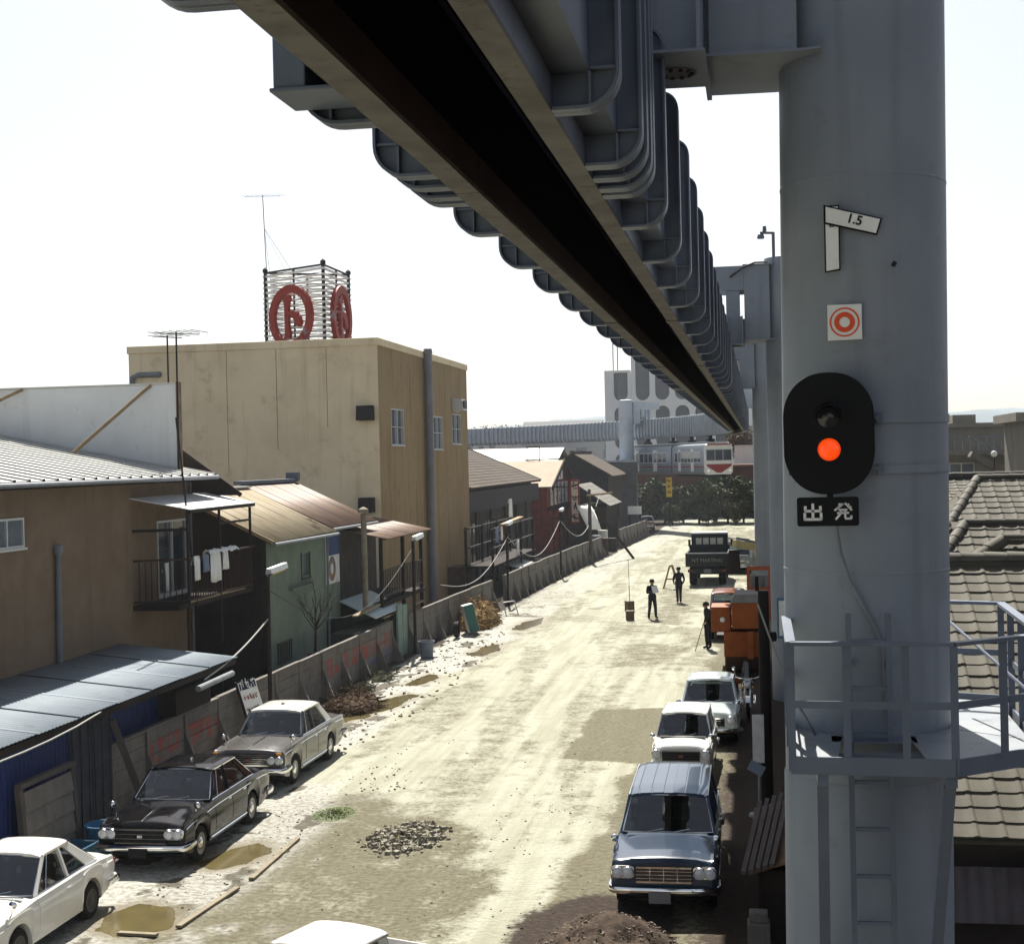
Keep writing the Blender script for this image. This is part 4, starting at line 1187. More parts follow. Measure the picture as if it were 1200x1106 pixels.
def roof_sheets(parent, e0, e1, r0, n, mt, amp=.018, waves=10, name='roof_sheet', jitter=.003):
    """corrugated sheets side by side from eave e0-e1 up to the ridge"""
    e0, e1, r0 = map(Vector, (e0, e1, r0)); u = (e1-e0)/n; v = r0-e0
    for k in range(n):
        o0 = e0+u*k+Vector((0,0,jitter*(k % 2)))
        mb = corrugated(o0, o0+u*1.03, o0+v, waves, amp, 4)
        o = mb.build(name, mt, parent, smooth=60)
        sd = o.modifiers.new('thick', 'SOLIDIFY'); sd.thickness = .006
roof_sheets(t, (-13.72, 40.0, 4.82), (-13.72, 46.3, 4.82), (-16.75, 40.0, 6.30), 7, RUSTROOF, amp=.012)
roof_sheets(t, (-19.7, 46.3, 4.82), (-19.7, 40.0, 4.82), (-16.75, 46.3, 6.30), 4, RUSTROOF, amp=.012)
mb = MB(); mb.slab((-13.8, 40.05, 4.79), (-13.8, 46.2, 4.79), (-16.75, 46.2, 6.24), (-16.75, 40.05, 6.24), .03); mb.build('roof_deck', DARKWOOD, t)
mb = MB(); mb.beam((-13.7, 39.98, 4.81), (-16.78, 39.98, 6.31), .05, .10); mb.build('verge_board', TIMBER, t)
mb = MB(); mb.beam((-16.75, 39.95, 6.33), (-16.75, 46.4, 6.33), .28, .06); mb.build('ridge_cap', TINROOF, t)
mb = MB(); mb.tube([(-13.66, 40.0, 4.76), (-13.66, 46.4, 4.73)], .05, 8); mb.tube([(-13.9, 45.9, 4.7), (-13.9, 45.9, .5)], .04, 8); mb.build('gutter', GREYPIPE, t)
mb = MB(); mb.beam((gx+.1, 42.1, 3.28), (gx+.1, 44.4, 3.28), .12, .06); mb.build('ledge', GREENW, t)
mb = MB()
for k in range(7): mb.box(gx+.01, gx+.04, 41.0+.2*k, 41.03+.2*k, 1.25, 1.75)
mb.box(gx+.005, gx+.045, 40.95, 42.3, 1.2, 1.25); mb.box(gx+.005, gx+.045, 40.95, 42.3, 1.75, 1.8); mb.build('window_grille', GREYWOOD, t)
# dark link behind, up to the pale wall
t = thing('dark_shed', 'dark timber house end with bargeboards between the stucco and green houses', 'shed', (-18.5, 44, 0))
mb = MB(); mb.box(-22, -17.1, 40.6, 47.5, -.2, 5.6); mb.build('wall', DARKWOOD, t)
mb = MB(); mb.prism([(-16.9,39.42,6.2),(-14.45,39.42,6.2),(-16.9,39.42,8.0)],(0,.06,0)); mb.build('gable', DARKWOOD, t, fix=True)
mb = MB(); mb.beam((-14.40, 39.36, 6.20), (-17.0, 39.36, 8.10), .05, .12); mb.build('verge_board', DARKWOOD, t)

# ---- second rusty roof with the veranda behind it
t = thing('veranda_house', 'shabby house with dark rusty roof, open veranda and stove pipe beside the tan block', 'house', (-16, 51, 0))
mb = MB(); mb.box(-20, -15.1, 46.9, 56.5, -.2, 4.7); mb.build('wall', GREYWOOD, t)
mb = MB(); mb.box(-15.1, -14.3, 46.85, 48.6, 1.8, 4.75); mb.build('bay_wall', GREENW, t)
mb = MB(); mb.box(-14.295, -14.27, 46.95, 48.5, 3.0, 4.6); mb.build('poster_board', mat('poster_white', (.62,.63,.62), (.5,.52,.54), 3, .7), t)
mb = MB(); mb.box(-14.268, -14.262, 46.98, 48.48, 3.95, 4.58); mb.build('poster_band', mat('poster_blue', (.05,.09,.24), None, rough=.7), t)
mb = MB(); mb.lathe([(.18,-.004),(.18,-.006),(.42,-.006),(.42,-.004)], 24, (0,0,0), 'x'); mb.v = [(-14.258+v[0]*-1-.01, 47.6+v[1], 3.5+v[2]) for v in mb.v]; mb.build('poster_ring', mat('poster_ochre', (.45,.30,.08), (.08,.12,.3), 4, .7), t)
roof_sheets(t, (-13.95, 46.6, 4.92), (-13.95, 52.2, 4.92), (-17.1, 46.6, 6.42), 6, RUSTROOF2, amp=.016)
mb = MB(); mb.slab((-14.0, 46.6, 4.88), (-14.0, 52.2, 4.88), (-17.1, 52.2, 6.36), (-17.1, 46.6, 6.36), .03); mb.build('roof_deck', DARKWOOD, t)
mb = MB(); mb.beam((-17.1, 46.5, 6.46), (-17.1, 52.4, 6.46), .35, .12); mb.obox((-17.1, 52.3, 6.6), (.45,.3,.3)); mb.build('ridge', mat('blue_grey_ridge', (.15,.18,.24), None, rough=.6), t)
mb = MB(); mb.tube([(-13.9, 46.6, 4.86), (-13.9, 52.3, 4.84)], .05, 8); mb.build('gutter', GREYPIPE, t)
# veranda
roof_sheets(t, (-12.95, 50.0, 4.34), (-12.95, 57.0, 4.34), (-15.3, 50.0, 4.85), 6, RUSTROOF2, amp=.016)
for y, x in ((50.4, -13.3), (53.6, -13.3), (56.6, -13.3)):
    mb = MB(); mb.box(x-.06, x+.06, y-.06, y+.06, .2, 4.36); mb.build('veranda_post', DARKWOOD, t)
mb = MB(); mb.box(-15.1, -13.2, 50.2, 56.8, 1.92, 2.05); mb.build('veranda_floor', DARKWOOD, t)
mb = MB(); mb.beam((-13.3, 50.4, 3.15), (-13.3, 56.6, 3.15), .07, .07); mb.beam((-13.3, 50.4, 2.25), (-13.3, 56.6, 2.25), .06, .06); mb.beam((-13.3, 50.4, 4.3), (-13.3, 56.6, 4.3), .07, .1); mb.build('veranda_rail', GREYWOOD, t)
mb = MB(); mb.box(-.018, .018, -.018, .018, 2.28, 3.12); bal2 = mb.mesh('baluster', GREYWOOD)
y = 50.7
while y < 56.5:
    inst('baluster', bal2, t, (-13.3, y, 0)); y += .26
mb = MB(); mb.tube([(-13.4, 48.6, 1.9), (-13.35, 48.4, 5.3)], .10, 10); mb.lathe([(.05,0),(.19,0),(.17,.12),(.02,.2)], 10, (-13.35, 48.4, 5.34)); mb.build('stove_pipe', mat('asbestos_pipe', (.40,.36,.28), (.30,.26,.2), 4, .8, streak=(.18,.10,.06), samt=.6), t)
mb = MB(); mb.slab((-12.95, 48.2, 1.75), (-12.95, 52.2, 1.75), (-14.2, 52.2, 2.35), (-14.2, 48.2, 2.35), .03); mb.build('lean_to_sheet', mat('blue_plastic_sheet', (.33,.46,.50), (.40,.46,.46), 3, .4), t)
mb = MB(); mb.box(-14.1, -13.25, 46.6, 53.5, .0, 1.4); mb.build('low_wall', GREYWOOD, t)
mb = MB(); mb.beam((-13.2, 46.5, 2.0), (-13.3, 49.9, 2.06), .18, .05); mb.beam((-13.2, 50.1, 1.55), (-13.2, 56.4, 1.55), .12, .07); mb.build('shelf_plank', RUSTROOF, t)

# ---- big tan rendered block
t = thing('tan_block', 'tall plain tan rendered block with sign cube on its flat roof', 'building', (-21.5, 70, 0))
tx, ty0, ty1, th_ = -15.88, 60.4, 79.6, 12.36
mb = MB()
mb.wall((-27.1, ty0, -.2), (1,0,0), (0,0,1), 11.22, th_+.2-.32, [])
mb.wall((-27.1, ty1, -.2), (0,-1,0), (0,0,1), ty1-ty0, th_-.12)
mb.wall((tx, ty1, -.2), (-1,0,0), (0,0,1), 11.22, th_-.12)
mb.build('wall', CONC_TAN, t)
mb = MB()
wins = [(2.05, 4.35, 8.0, 9.62), (10.5, 12.6, 7.85, 9.5), (15.0, 17.3, 8.15, 9.75)]
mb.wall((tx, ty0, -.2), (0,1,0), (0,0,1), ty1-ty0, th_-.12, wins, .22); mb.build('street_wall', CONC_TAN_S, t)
for a, b, c, d in wins:
    window(t, 'x', ty0+a, ty0+b, c-.2, d-.2, tx, fr=mat('white_frame', (.5,.52,.55), None, rough=.5), pane=mat('dusk_pane', (.07,.085,.13), (.10,.11,.15), 1, .12, spec=.8), mull=1, bars=1, depth=.15)
mb = MB()
for x0, x1, y0, y1 in ((-27.16, tx+.06, ty0-.06, ty0+.22), (tx-.22, tx+.06, ty0+.222, ty1+.06), (-27.16, tx-.222, ty1-.22, ty1+.06), (-27.16, -26.9, ty0+.222, ty1-.222)):
    mb.box(x0, x1, y0, y1, th_-.32, th_)
mb.build('parapet', CONC_TAN, t, bevel=.02)
mb = MB(); mb.box(-26.9, tx-.23, ty0+.23, ty1-.23, th_-.6, th_-.45); mb.build('roof', CONC, t)
for k in range(1, 5):      # pour joints on both faces
    mb = MB(); mb.box(-27.1+2.24*k-.015, -27.1+2.24*k+.015, ty0-.0015, ty0+.0, 5.0+.9*k, th_-.33); mb.build('pour_joint', CONC_TAN_S, t)
for z in (6.7, 9.5):
    mb = MB(); mb.box(-27.08, tx-.02, ty0-.0015, ty0, z, z+.02); mb.build('pour_joint', CONC_TAN, t)
for y in (64.4, 67.5, 73.9, 77.6):
    mb = MB(); mb.box(tx, tx+.005, y-.015, y+.015, .2, th_-.4); mb.build('pour_joint', CONC_TAN_S, t)
mb = MB(); mb.tube([(tx+.24, 69.0, th_-.1), (tx+.24, 69.0, .2)], .20, 14)
for z in (11.6, 9.0, 6.2, 3.4): mb.lathe([(.2,z-.06),(.225,z-.06),(.225,z+.06),(.2,z+.06)], 14, (tx+.24, 69.0, 0))
mb.lathe([(.2,th_-.12),(.24,th_-.1),(.2,th_+.12),(0,th_+.16)], 14, (tx+.24,69.0,0)); mb.build('rain_pipe', mat('grey_downpipe', (.34,.34,.37), (.28,.28,.31), 1.5, .5, streak=(.2,.18,.16), samt=.4), t, smooth=40)
def hood(parent, x, y, z, w, facing):
    mb = MB()
    if facing == 'y':
        mb.prism([(x, y, z), (x, y-.55, z), (x, y-.45, z+.62), (x, y, z+.62)], (w, 0, 0)); f = mb.build('vent_hood', DARKIRON, parent, fix=True)
        mb = MB(); mb.box(x+.06, x+w-.06, y-.52, y-.02, z-.012, z-.002); mb.build('vent_mouth', BLACK, f)
    else:
        mb.prism([(x, y, z), (x+.6, y, z+.08), (x+.5, y, z+.65), (x, y, z+.75)], (0, w, 0)); f = mb.build('vent_hood', ALU, parent, fix=True)
        mb = MB(); mb.box(x+.57, x+.612, y+.06, y+w-.06, z+.14, z+.58); mb.build('vent_mouth', BLACK, f)
hood(t, -16.75, ty0-.005, 8.85, .68, 'y')
hood(t, -16.75, ty0-.005, 4.95, .62, 'y')
hood(t, tx+.005, 75.6, 9.65, 1.0, 'x')
mb = MB(); mb.box(tx, tx+.9, 73.5, 75.3, -.1, 1.6); mb.build('brick_bunker', mat('dark_brickish', (.16,.10,.07), (.11,.07,.05), 3, .9), t)
mb = MB(); pts = [(-26.9, ty0-.12, 10.4),(-26.9, ty0-.12, 11.0),(-26.6, ty0-.12, 11.1),(-25.6, ty0-.12, 11.1)]; mb.tube(pts, .12, 8); mb.build('bent_pipe', GREYPIPE, t, smooth=50)

# ---- rooftop sign: three-sided slatted frame with ringed emblem on each side
def sign_tower():
    s = 4.1; z0 = 12.1; H = 4.2
    c = [Vector((-19.75, 65.6, 0)), Vector((-19.75-.86*s, 65.6+.51*s, 0)), Vector((-19.71, 65.6+s, 0))]
    t = thing('rooftop_sign', 'three-sided rooftop sign of white slats carrying red ringed emblems', 'sign', (-21, 67.5, z0))
    for p in c:
        mb = MB(); mb.tube([p+V(0,0,z0), p+V(0,0,z0+H+.18)], .085, 8); mb.lathe([(.0,.16),(.13,.05),(.13,-.1)], 8, p+V(0,0,z0+H+.12)); mb.build('corner_post', DARKIRON, t)
    for i, j_ in ((1, 0), (0, 2), (2, 1)):
        a, b = c[i], c[j_]; d = (b-a).normalized(); n = Vector((d.y, -d.x, 0))
        mb = MB(); mb.tube([a+V(0,0,z0+H), b+V(0,0,z0+H)], .05, 6); m_ = (a+b)/2; mb.tube([m_+V(0,0,z0), m_+V(0,0,z0+H)], .05, 6); mb.build('top_rail', DARKIRON, t)
        for k in range(16):
            z = z0+.12+k*(H-.30)/15
            mb = MB(); mb.tube([a-d*.12+V(0,0,z), b+d*.12+V(0,0,z+random.uniform(-.03,.03))], .058, 7); mb.build('slat', WHITEP, t, smooth=50)
            mb = MB(); mb.tube([a-n*.12+d*.2+V(0,0,z+.12), b-n*.12-d*.2+V(0,0,z+.12)], .014, 4); mb.build('slat_bracket', IRON, t)
        # ring with the emblem, standing proud of the slats
        if (i, j_) == (2, 1): continue
        o_ = (a+b)/2+n*.22+V(0,0,z0+1.92); R1, R0 = 1.50, 1.13
        def pt(u, w, off): return o_+d*u+V(0,0,w)+n*off
        rows = []
        for k in range(49):
            an = 2*math.pi*k/48; ca, sa = math.cos(an), math.sin(an)
            rows.append([pt(R0*ca,R0*sa,-.1), pt(R0*ca,R0*sa,.1), pt(R1*ca,R1*sa,.1), pt(R1*ca,R1*sa,-.1)])
        mb = MB(); mb.grid(rows, close=True); ring = mb.build('ring', REDP, t, fix=True, smooth=30)
        def blob(poly):
            mb = MB(); mb.prism([pt(u, w, -.06) for u, w in poly], n*.16); return mb.build('emblem_stroke', REDP, t, fix=True)
        # upright, wider at head and foot
        blob([(-.42,1.0),(-.02,1.02),(.02,.86),(-.1,.55),(-.1,-.45),(.0,-.8),(-.04,-1.02),(-.42,-1.0),(-.36,-.7),(-.38,.5),(-.48,.84)])
        blob([(-.095,.08),(-.08,.24),(.18,.30),(.48,.20),(.70,-.05),(.80,-.38),(.62,-.52),(.42,-.44),(.28,-.16),(.08,.0)])
        mb = MB(); mb.tube([pt(-.25,0,-.22), pt(-.25,0,.0)], .04, 5); mb.build('stay', DARKIRON, t)
    return t
sign_tower()
t = antenna('tall_aerial', 'tall thin guyed aerial behind the rooftop sign', -24.2, 71.0, 12.0, 8.7, 1.95, 9, -.25, r=.02)
for p in ((-20.3, 68.0, 12.1), (-19.9, 70.5, 12.1), (-23.2, 69.5, 12.1)):
    mb = MB(); mb.tube([(-24.4, 71.0, 19.0), p], .009, 4); mb.build('guy_wire', DARKIRON, t)

# ---- long brown-roofed house
BROWNROOF = mat('brown_slates', (.095,.072,.052), (.068,.05,.038), .8, .9, bump=.006, bscale=9, streak=(.13,.105,.08), sscale=.6, samt=.5, axis='x')
t = thing('brown_roof_house', 'long two-storey house with low brown roof and clutter right of the tan block', 'house', (-18, 92, 0))
mb = MB()
for k in range(15):        # roof courses
    x0 = -15.75-.36*k; z0 = 5.52+.158*k
    mb.slab((x0, 79.7, z0+.02), (x0, 106.2, z0+.05), (x0-.40, 106.2, z0+.20), (x0-.40, 79.7, z0+.17), .03)
o = mb.build('roof_courses', BROWNROOF, t); o['kind'] = 'stuff'
mb = MB(); mb.slab((-15.8, 79.75, 5.5), (-15.8, 106.1, 5.52), (-21.3, 106.1, 7.92), (-21.3, 79.75, 7.9), .1); mb.build('roof', BROWNROOF, t)
mb = MB(); mb.beam((-15.8, 106.2, 5.5), (-21.3, 106.2, 7.95), .12, .22); mb.beam((-21.3, 79.7, 7.98), (-21.3, 106.3, 7.98), .4, .16); mb.build('ridge', RIDGE, t)
mb = MB(); mb.wall((-16.5, 79.7, -.2), (0,1,0), (0,0,1), 26.3, 5.75, [(3,6,1.2,3.6),(8,11,1.2,3.6),(13,16.5,1.2,3.6),(20,22,1.4,3.4)], .25); mb.build('wall', GREYWOOD, t)
mb = MB(); mb.wall((-22, 106, -.2), (1,0,0), (0,0,1), 5.5, 5.7); mb.box(-22,-16.8,80,105.8,-.2,5.3); mb.build('core', DARKWOOD, t)
mb = MB(); mb.box(-16.49, -15.95, 79.9, 106.0, 4.1, 5.3); mb.build('shutter_band', mat('shutter_boards', (.105,.09,.095), (.075,.065,.07), 2, .85), t)
for y0 in (82.7, 87.7, 92.7, 99.7):
    window(t, 'x', y0, y0+2.6, 1.0, 3.4, -16.6, fr=GREYWOOD, mull=1, bars=1)
for y in (80.3, 84.2, 89, 94, 98.5, 103):
    mb = MB(); mb.box(-16.48, -16.34, y-.12, y+.12, -.1, 4.1); mb.build('pilaster', GREYWOOD, t)
# drying platform with laundry in front
t = thing('drying_platform', 'rickety drying platform with poles and laundry in front of the brown-roofed house', 'platform', (-14.2, 76, 0))
for y in (74.0, 78.5, 83.0, 87.5):
    for x in (-15.0, -13.6):
        mb = MB(); mb.box(x-.06, x+.06, y-.06, y+.06, -.1, 3.6); mb.build('post', DARKWOOD, t)
mb = MB(); mb.box(-15.15, -13.45, 73.8, 87.8, 1.5, 1.62); mb.build('floor', DARKWOOD, t)
for z in (2.5, 3.5):
    mb = MB(); mb.beam((-13.6, 73.6, z), (-13.6, 88.0, z), .07, .07); mb.beam((-15.0, 73.6, z), (-15.0, 88.0, z), .07, .07); mb.build('rail', GREYWOOD, t)
mb = MB(); mb.slab((-12.9, 80.2, .95), (-12.9, 85.0, .95), (-14.6, 85.0, 1.35), (-14.6, 80.2, 1.35), .03); mb.build('sheet', TINROOF, t)
mb = MB(); mb.beam((-13.4, 76.0, 3.62), (-13.4, 82.0, 3.78), .30, .09); mb.build('shelf', TIMBER, t)
cloth('shirt', -13.52, 78.7, 79.7, 4.9, 1.0, CLOTHW, 'white shirt hung high on the wall of the brown-roofed house', 11)
cloth('shirt', -13.55, 74.5, 75.4, 3.5, .75, CLOTHB, 'blue garment on the drying platform rail', 12)
cloth('towel', -13.55, 76.0, 76.7, 3.5, .7, CLOTHW, 'pale towel beside the blue garment on the drying platform', 13)
cloth('towel', -13.55, 81.0, 81.8, 2.5, .9, CLOTHW, 'white towel on the lower rail of the drying platform', 14)
cloth('shirt', -13.55, 77.2, 78.0, 3.5, .65, mat('dark_red_cloth', (.2,.05,.05), None, rough=.9), 'dark red garment on the drying platform rail', 15)

# ---- restaurant with gable to the street
t = thing('gabled_restaurant', 'red timber restaurant with tan gable roof and white lettered panels under the gable', 'restaurant', (-18, 114, 0))
gX = -15.6; ya, yb, yp = 107.8, 121.0, 114.4; ze, zp = 5.15, 6.95
mb = MB(); mb.add([(gX,ya,-.2),(gX,yb,-.2),(gX,yb,ze),(gX,yp,zp),(gX,ya,ze)], [(0,1,2,3,4)]); mb.wall((-22,ya,-.2),(1,0,0),(0,0,1),6.4,5.3); mb.build('wall', REDWOOD, t)
TANROOF = mat('tan_sheet_roof', (.36,.245,.14), (.31,.205,.115), 1, .7, streak=(.24,.16,.09), samt=.4)
mb = MB(); mb.slab((gX+.5, ya-.5, ze-.15), (gX+.5, yp, zp), (-25, yp, zp), (-25, ya-.5, ze-.15), .08); mb.build('roof', TANROOF, t)
mb = MB(); mb.slab((gX+.5, yp, zp), (gX+.5, yb+.5, ze-.15), (-25, yb+.5, ze-.15), (-25, yp, zp), .08); mb.build('rear_roof', TANROOF, t)
mb = MB(); mb.beam((gX+.52, ya-.5, ze-.2), (gX+.52, yp, zp-.03), .1, .3); mb.beam((gX+.52, yp, zp-.03), (gX+.52, yb+.5, ze-.2), .1, .3); mb.build('barge_board', DARKWOOD, t)
PNL = mat('white_panel', (.72,.72,.70), None, rough=.6)
for k in range(5):
    y = 109.2+k*2.15
    mb = MB(); mb.box(gX+.05, gX+.12, y, y+1.05, 3.55, 5.25); p_ = mb.build('lettered_panel', PNL, t)
    scribble(p_, (gX+.128, y+.52, 4.75), (0,1,0), (0,0,1), 1, .85, BLACK, SCR, 7); scribble(p_, (gX+.128, y+.52, 3.95), (0,1,0), (0,0,1), 1, .6, BLACK, SCR, 6)
mb = MB(); mb.box(gX+.05, gX+.14, 113.2, 115.9, 5.45, 6.4); p_ = mb.build('gable_plate', PNL, t)
scribble(p_, (gX+.148, 114.5, 5.95), (0,1,0), (0,0,1), 1, .8, BLACK, SCR, 4)
for y in (108, 110.6, 113.2, 115.8, 118.4, 120.8):
    mb = MB(); mb.box(gX+.0, gX+.18, y-.14, y+.14, -.1, 3.4); mb.build('post', REDWOOD, t)
mb = MB(); mb.box(gX+.0, gX+.22, ya, yb, 3.2, 3.45); mb.build('lintel', DARKWOOD, t)
for y0 in (108.4, 113.5): window(t, 'x', y0, y0+1.9, .9, 2.8, gX+.08, fr=REDWOOD)
t2 = thing('vertical_signboard', 'tall red and white vertical signboard on the restaurant front', 'sign', (-13.6, 110.5, 1.6))
mb = MB(); mb.box(-14.2, -13.5, 110.4, 110.6, 2.1, 5.45); mb.build('frame', REDP, t2)
mb = MB(); mb.box(-14.10, -13.60, 110.37, 110.398, 2.25, 5.3); mb.build('board', mat('signboard_cream', (.62,.52,.40), None, rough=.6), t2)
for k in range(4):
    scribble(t2, (-13.85, 110.36, 4.9-.76*k), (1,0,0), (0,0,1), 1, .55, DARKIRON, SCR, 8)
mb = MB(); mb.tube([(-15.5,110.5,4.9),(-14.2,110.5,4.9)], .05, 6); mb.tube([(-15.5,110.5,2.5),(-14.2,110.5,2.5)], .05, 6); mb.build('bracket', DARKIRON, t2)
t2 = thing('white_roof_house', 'house with bright white sheet roof behind the tan gable roof', 'house', (-20, 128, 0))
mb = MB(); mb.slab((-16.9, 122.0, 6.5), (-16.9, 128.0, 8.05), (-30, 128.0, 8.05), (-30, 122.0, 6.5), .1); mb.slab((-16.9, 128.0, 8.05), (-16.9, 134, 6.5), (-30, 134, 6.5), (-30, 128, 8.05), .1); mb.build('roof', mat('white_sheet_roof', (.74,.71,.64), (.68,.65,.6), 1, .5), t2)
mb = MB(); mb.add([(-17.2,122.5,-.2),(-17.2,133.5,-.2),(-17.2,133.5,6.4),(-17.2,128,7.9),(-17.2,122.5,6.4)], [(0,1,2,3,4)]); mb.wall((-29.5,122.5,-.2),(1,0,0),(0,0,1),12.3,6.7); mb.build('wall', GREYWOOD, t2)
t2 = thing('roof_frame', 'small open metal frame standing on the white roof edge', 'frame', (-17.5, 115.2, 6.9))
mb = MB(); o3 = Vector((-18.2, 115.2, 6.95))
mb.beam(o3, o3+V(0,0,1.1), .07, .07, up=(0,1,0)); mb.beam(o3+V(1.0,0,0), o3+V(1.0,0,1.1), .07, .07, up=(0,1,0)); mb.beam(o3+V(0,0,1.1), o3+V(1.0,0,1.1), .07, .07); mb.beam(o3+V(-.2,0,.05), o3+V(2.6,0,.1), .08, .1); mb.build('bars', DARKIRON, t2)

# ---- dark gabled house
t = thing('dark_gable_house', 'dark boarded house with brown gable roof beyond the restaurant', 'house', (-15, 131, 0))
y0, y1 = 125, 138; xp, xr, xl = -15.8, -12.75, -19.2
mb = MB(); mb.add([(xl,y0,-.2),(xr,y0,-.2),(xr,y0,5.75),(xp,y0,7.45),(xl,y0,5.75)], [(0,1,2,3,4)]); mb.build('gable_wall', mat('black_boards', (.055,.048,.05), (.04,.036,.038), 2, .9), t)
mb = MB(); mb.wall((xr,y0,-.2),(0,1,0),(0,0,1),y1-y0,5.9,[(2,4.5,1.5,3.5),(7,9.5,1.5,3.5)],.2); mb.box(xl+.1, xr-.4, y0+.3, y1, -.2, 5.6); mb.build('wall', GREYWOOD, t)
mb = MB(); mb.slab((xr+.45, y0-.4, 5.5), (xr+.45, y1+.4, 5.5), (xp, y1+.4, 7.55), (xp, y0-.4, 7.55), .12); mb.slab((xp, y0-.4, 7.55), (xp, y1+.4, 7.55), (xl-.45, y1+.4, 5.5), (xl-.45, y0-.4, 5.5), .12); mb.build('roof', BROWNROOF, t)
mb = MB(); mb.beam((xp, y0-.5, 7.62), (xp, y1+.5, 7.62), .35, .18); mb.build('ridge', RIDGE, t)
for yw in (127, 132): window(t, 'x', yw, yw+2.5, 1.3, 3.3, xr-.05, fr=GREYWOOD)
# ---- small slate roof and canvas in front of it
t = thing('slate_shed', 'small shed with pale grey slate roof beside the pole', 'shed', (-12.9, 117, 0))
mb = MB()
for k in range(7):
    x0 = -11.35-.36*k; z0 = 3.35+.24*k
    mb.slab((x0, 112.2, z0), (x0, 122, z0), (x0-.4, 122, z0+.25), (x0-.4, 112.2, z0+.25), .035)
o = mb.build('roof_courses', mat('grey_slates', (.25,.24,.21), (.18,.17,.15), 1.6, .8, streak=(.2,.19,.17), samt=.5), t); o['kind'] = 'stuff'
mb = MB(); mb.box(-14.0, -11.7, 112.6, 121.6, -.2, 3.35); mb.build('wall', DARKWOOD, t)
mb = MB(); rows = []
for k in range(7):
    a = k/6; rows.append([(-13.6+.9*a+.9*b_+.1*math.sin(5*b_), 109.2+1.6*b_, 3.55-2.0*a**1.2-.12*math.sin(3*b_+a*4)) for b_ in (0,.2,.4,.6,.8,1.)])
mb.grid(rows); tag(mb.build('white_canvas', mat('canvas_white', (.76,.74,.70), None, rough=.9), smooth=80), 'bright white canvas slung between the signboard and the pole', 'canvas').modifiers.new('thick','SOLIDIFY').thickness = .02

# ---- concrete panel fence
def post_mesh():
    mb = MB(); mb.prism([(-.07,-.07,-.3),(.07,-.07,-.3),(.07,-.07,1.44),(-.07,-.07,1.44)], (0,.14,0))
    mb.prism([(.07,-.05,-.3),(.42,-.05,-.3),(.42,-.05,.05),(.07,-.05,.95)], (0,.10,0))
    return mb.mesh('post', CONC)
SL_H = .272
def slab_mesh(m_, L=1.0):
    mb = MB(); c = .012
    rows = []
    pr = [(-.03,0),(.03-c,0),(.03,c),(.03,SL_H-c),(.03-c,SL_H),(-.03,SL_H)]
    mb.grid([[(x, y, z) for x, z in pr] for y in (0, L)], close=True); mb.add([(x,0,z) for x,z in pr], [(0,1,2,3,4,5)]); mb.add([(x,L,z) for x,z in pr], [(5,4,3,2,1,0)])
    me = mb.mesh('fence_slab', m_); b = bmesh.new(); b.from_mesh(me); bmesh.ops.recalc_face_normals(b, faces=b.faces); b.to_mesh(me); b.free()
    return me
POST = post_mesh(); SLABS = [slab_mesh(CONC), slab_mesh(CONC_RED), slab_mesh(CONC_BLUE)]
def fence(path, y0, y1, label, nslab=5, painted=(), step=2.08):
    t = thing('panel_fence', label, 'fence', (float(fence_x((y0+y1)/2)), (y0+y1)/2, 0), 'concrete panel fences along the lane')
    ys = list(np.arange(y0, y1+.01, step)); rnd = random.Random(int(y0))
    for i, y in enumerate(ys):
        p = Vector((float(fence_x(y)), y, gz(float(fence_x(y))+.1, y)-.02))
        inst('post', POST, t, p, (rnd.uniform(-.015,.015), rnd.uniform(-.03,.01), 0))
        if i+1 < len(ys):
            q = Vector((float(fence_x(ys[i+1])), ys[i+1], 0)); d = q-p; d.z = 0
            an = math.atan2(d.y, d.x)-math.pi/2
            for k in range(nslab):
                mi = 0
                if (i, k) in painted: mi = painted[(i, k)]
                o = inst('fence_slab', SLABS[mi], t, p+d.normalized()*.03+Vector((-.005+rnd.uniform(-.008,.008), 0, .03+k*(SL_H+.003))), (rnd.uniform(-.004,.004), rnd.uniform(-.02,.02), an))
                o.scale = (1, d.length-.06, 1)
            mb = MB(); a0 = p+Vector((0,0,.035+nslab*(SL_H+.003))); a1 = a0+d
            if nslab == 5: mb.beam(a0+Vector((0,0,.03)), a1+Vector((0,0,.03)), .13, .05); mb.build('coping', CONC, t)
    return t
pt1 = {}
for i in (1, 2): pt1[(i,3)] = 1; pt1[(i,2)] = 1
for i, cl in ((7,1),(8,1),(9,1),(10,1)):
    for k in (2,3): pt1[(i,k)] = cl
for i in (9, 10, 11): pt1[(i,1)] = 2; pt1[(i,2)] = 2 if i == 11 else 1
fence(FENCE, 27.4, 51.0, 'grey concrete panel fence behind the parked sedans, smeared with red and blue paint', painted=pt1)
fence(FENCE, 52.6, 68.3, 'plain grey concrete panel fence below the tan block')
fence(FENCE, 70.2, 103.6, 'long grey concrete panel fence running from the brown heap to the pole yard')
fence(FENCE2, 113.5, 131.0, 'farthest stretch of concrete panel fence, near the bushes at the bend')
t = thing('green_door_panels', 'two pale green upright boards closing the gap in the fence', 'gate', (-12.9, 51.8, 0))
for k, y in enumerate((51.1, 51.85)):
    mb = MB(); mb.box(-12.98, -12.90, y, y+.66, -.1, 1.92-.1*k); mb.build('board', mat('pale_green_board', (.33,.45,.40), (.27,.37,.33), 2, .7, streak=(.2,.24,.2), samt=.5), t, bevel=.006)

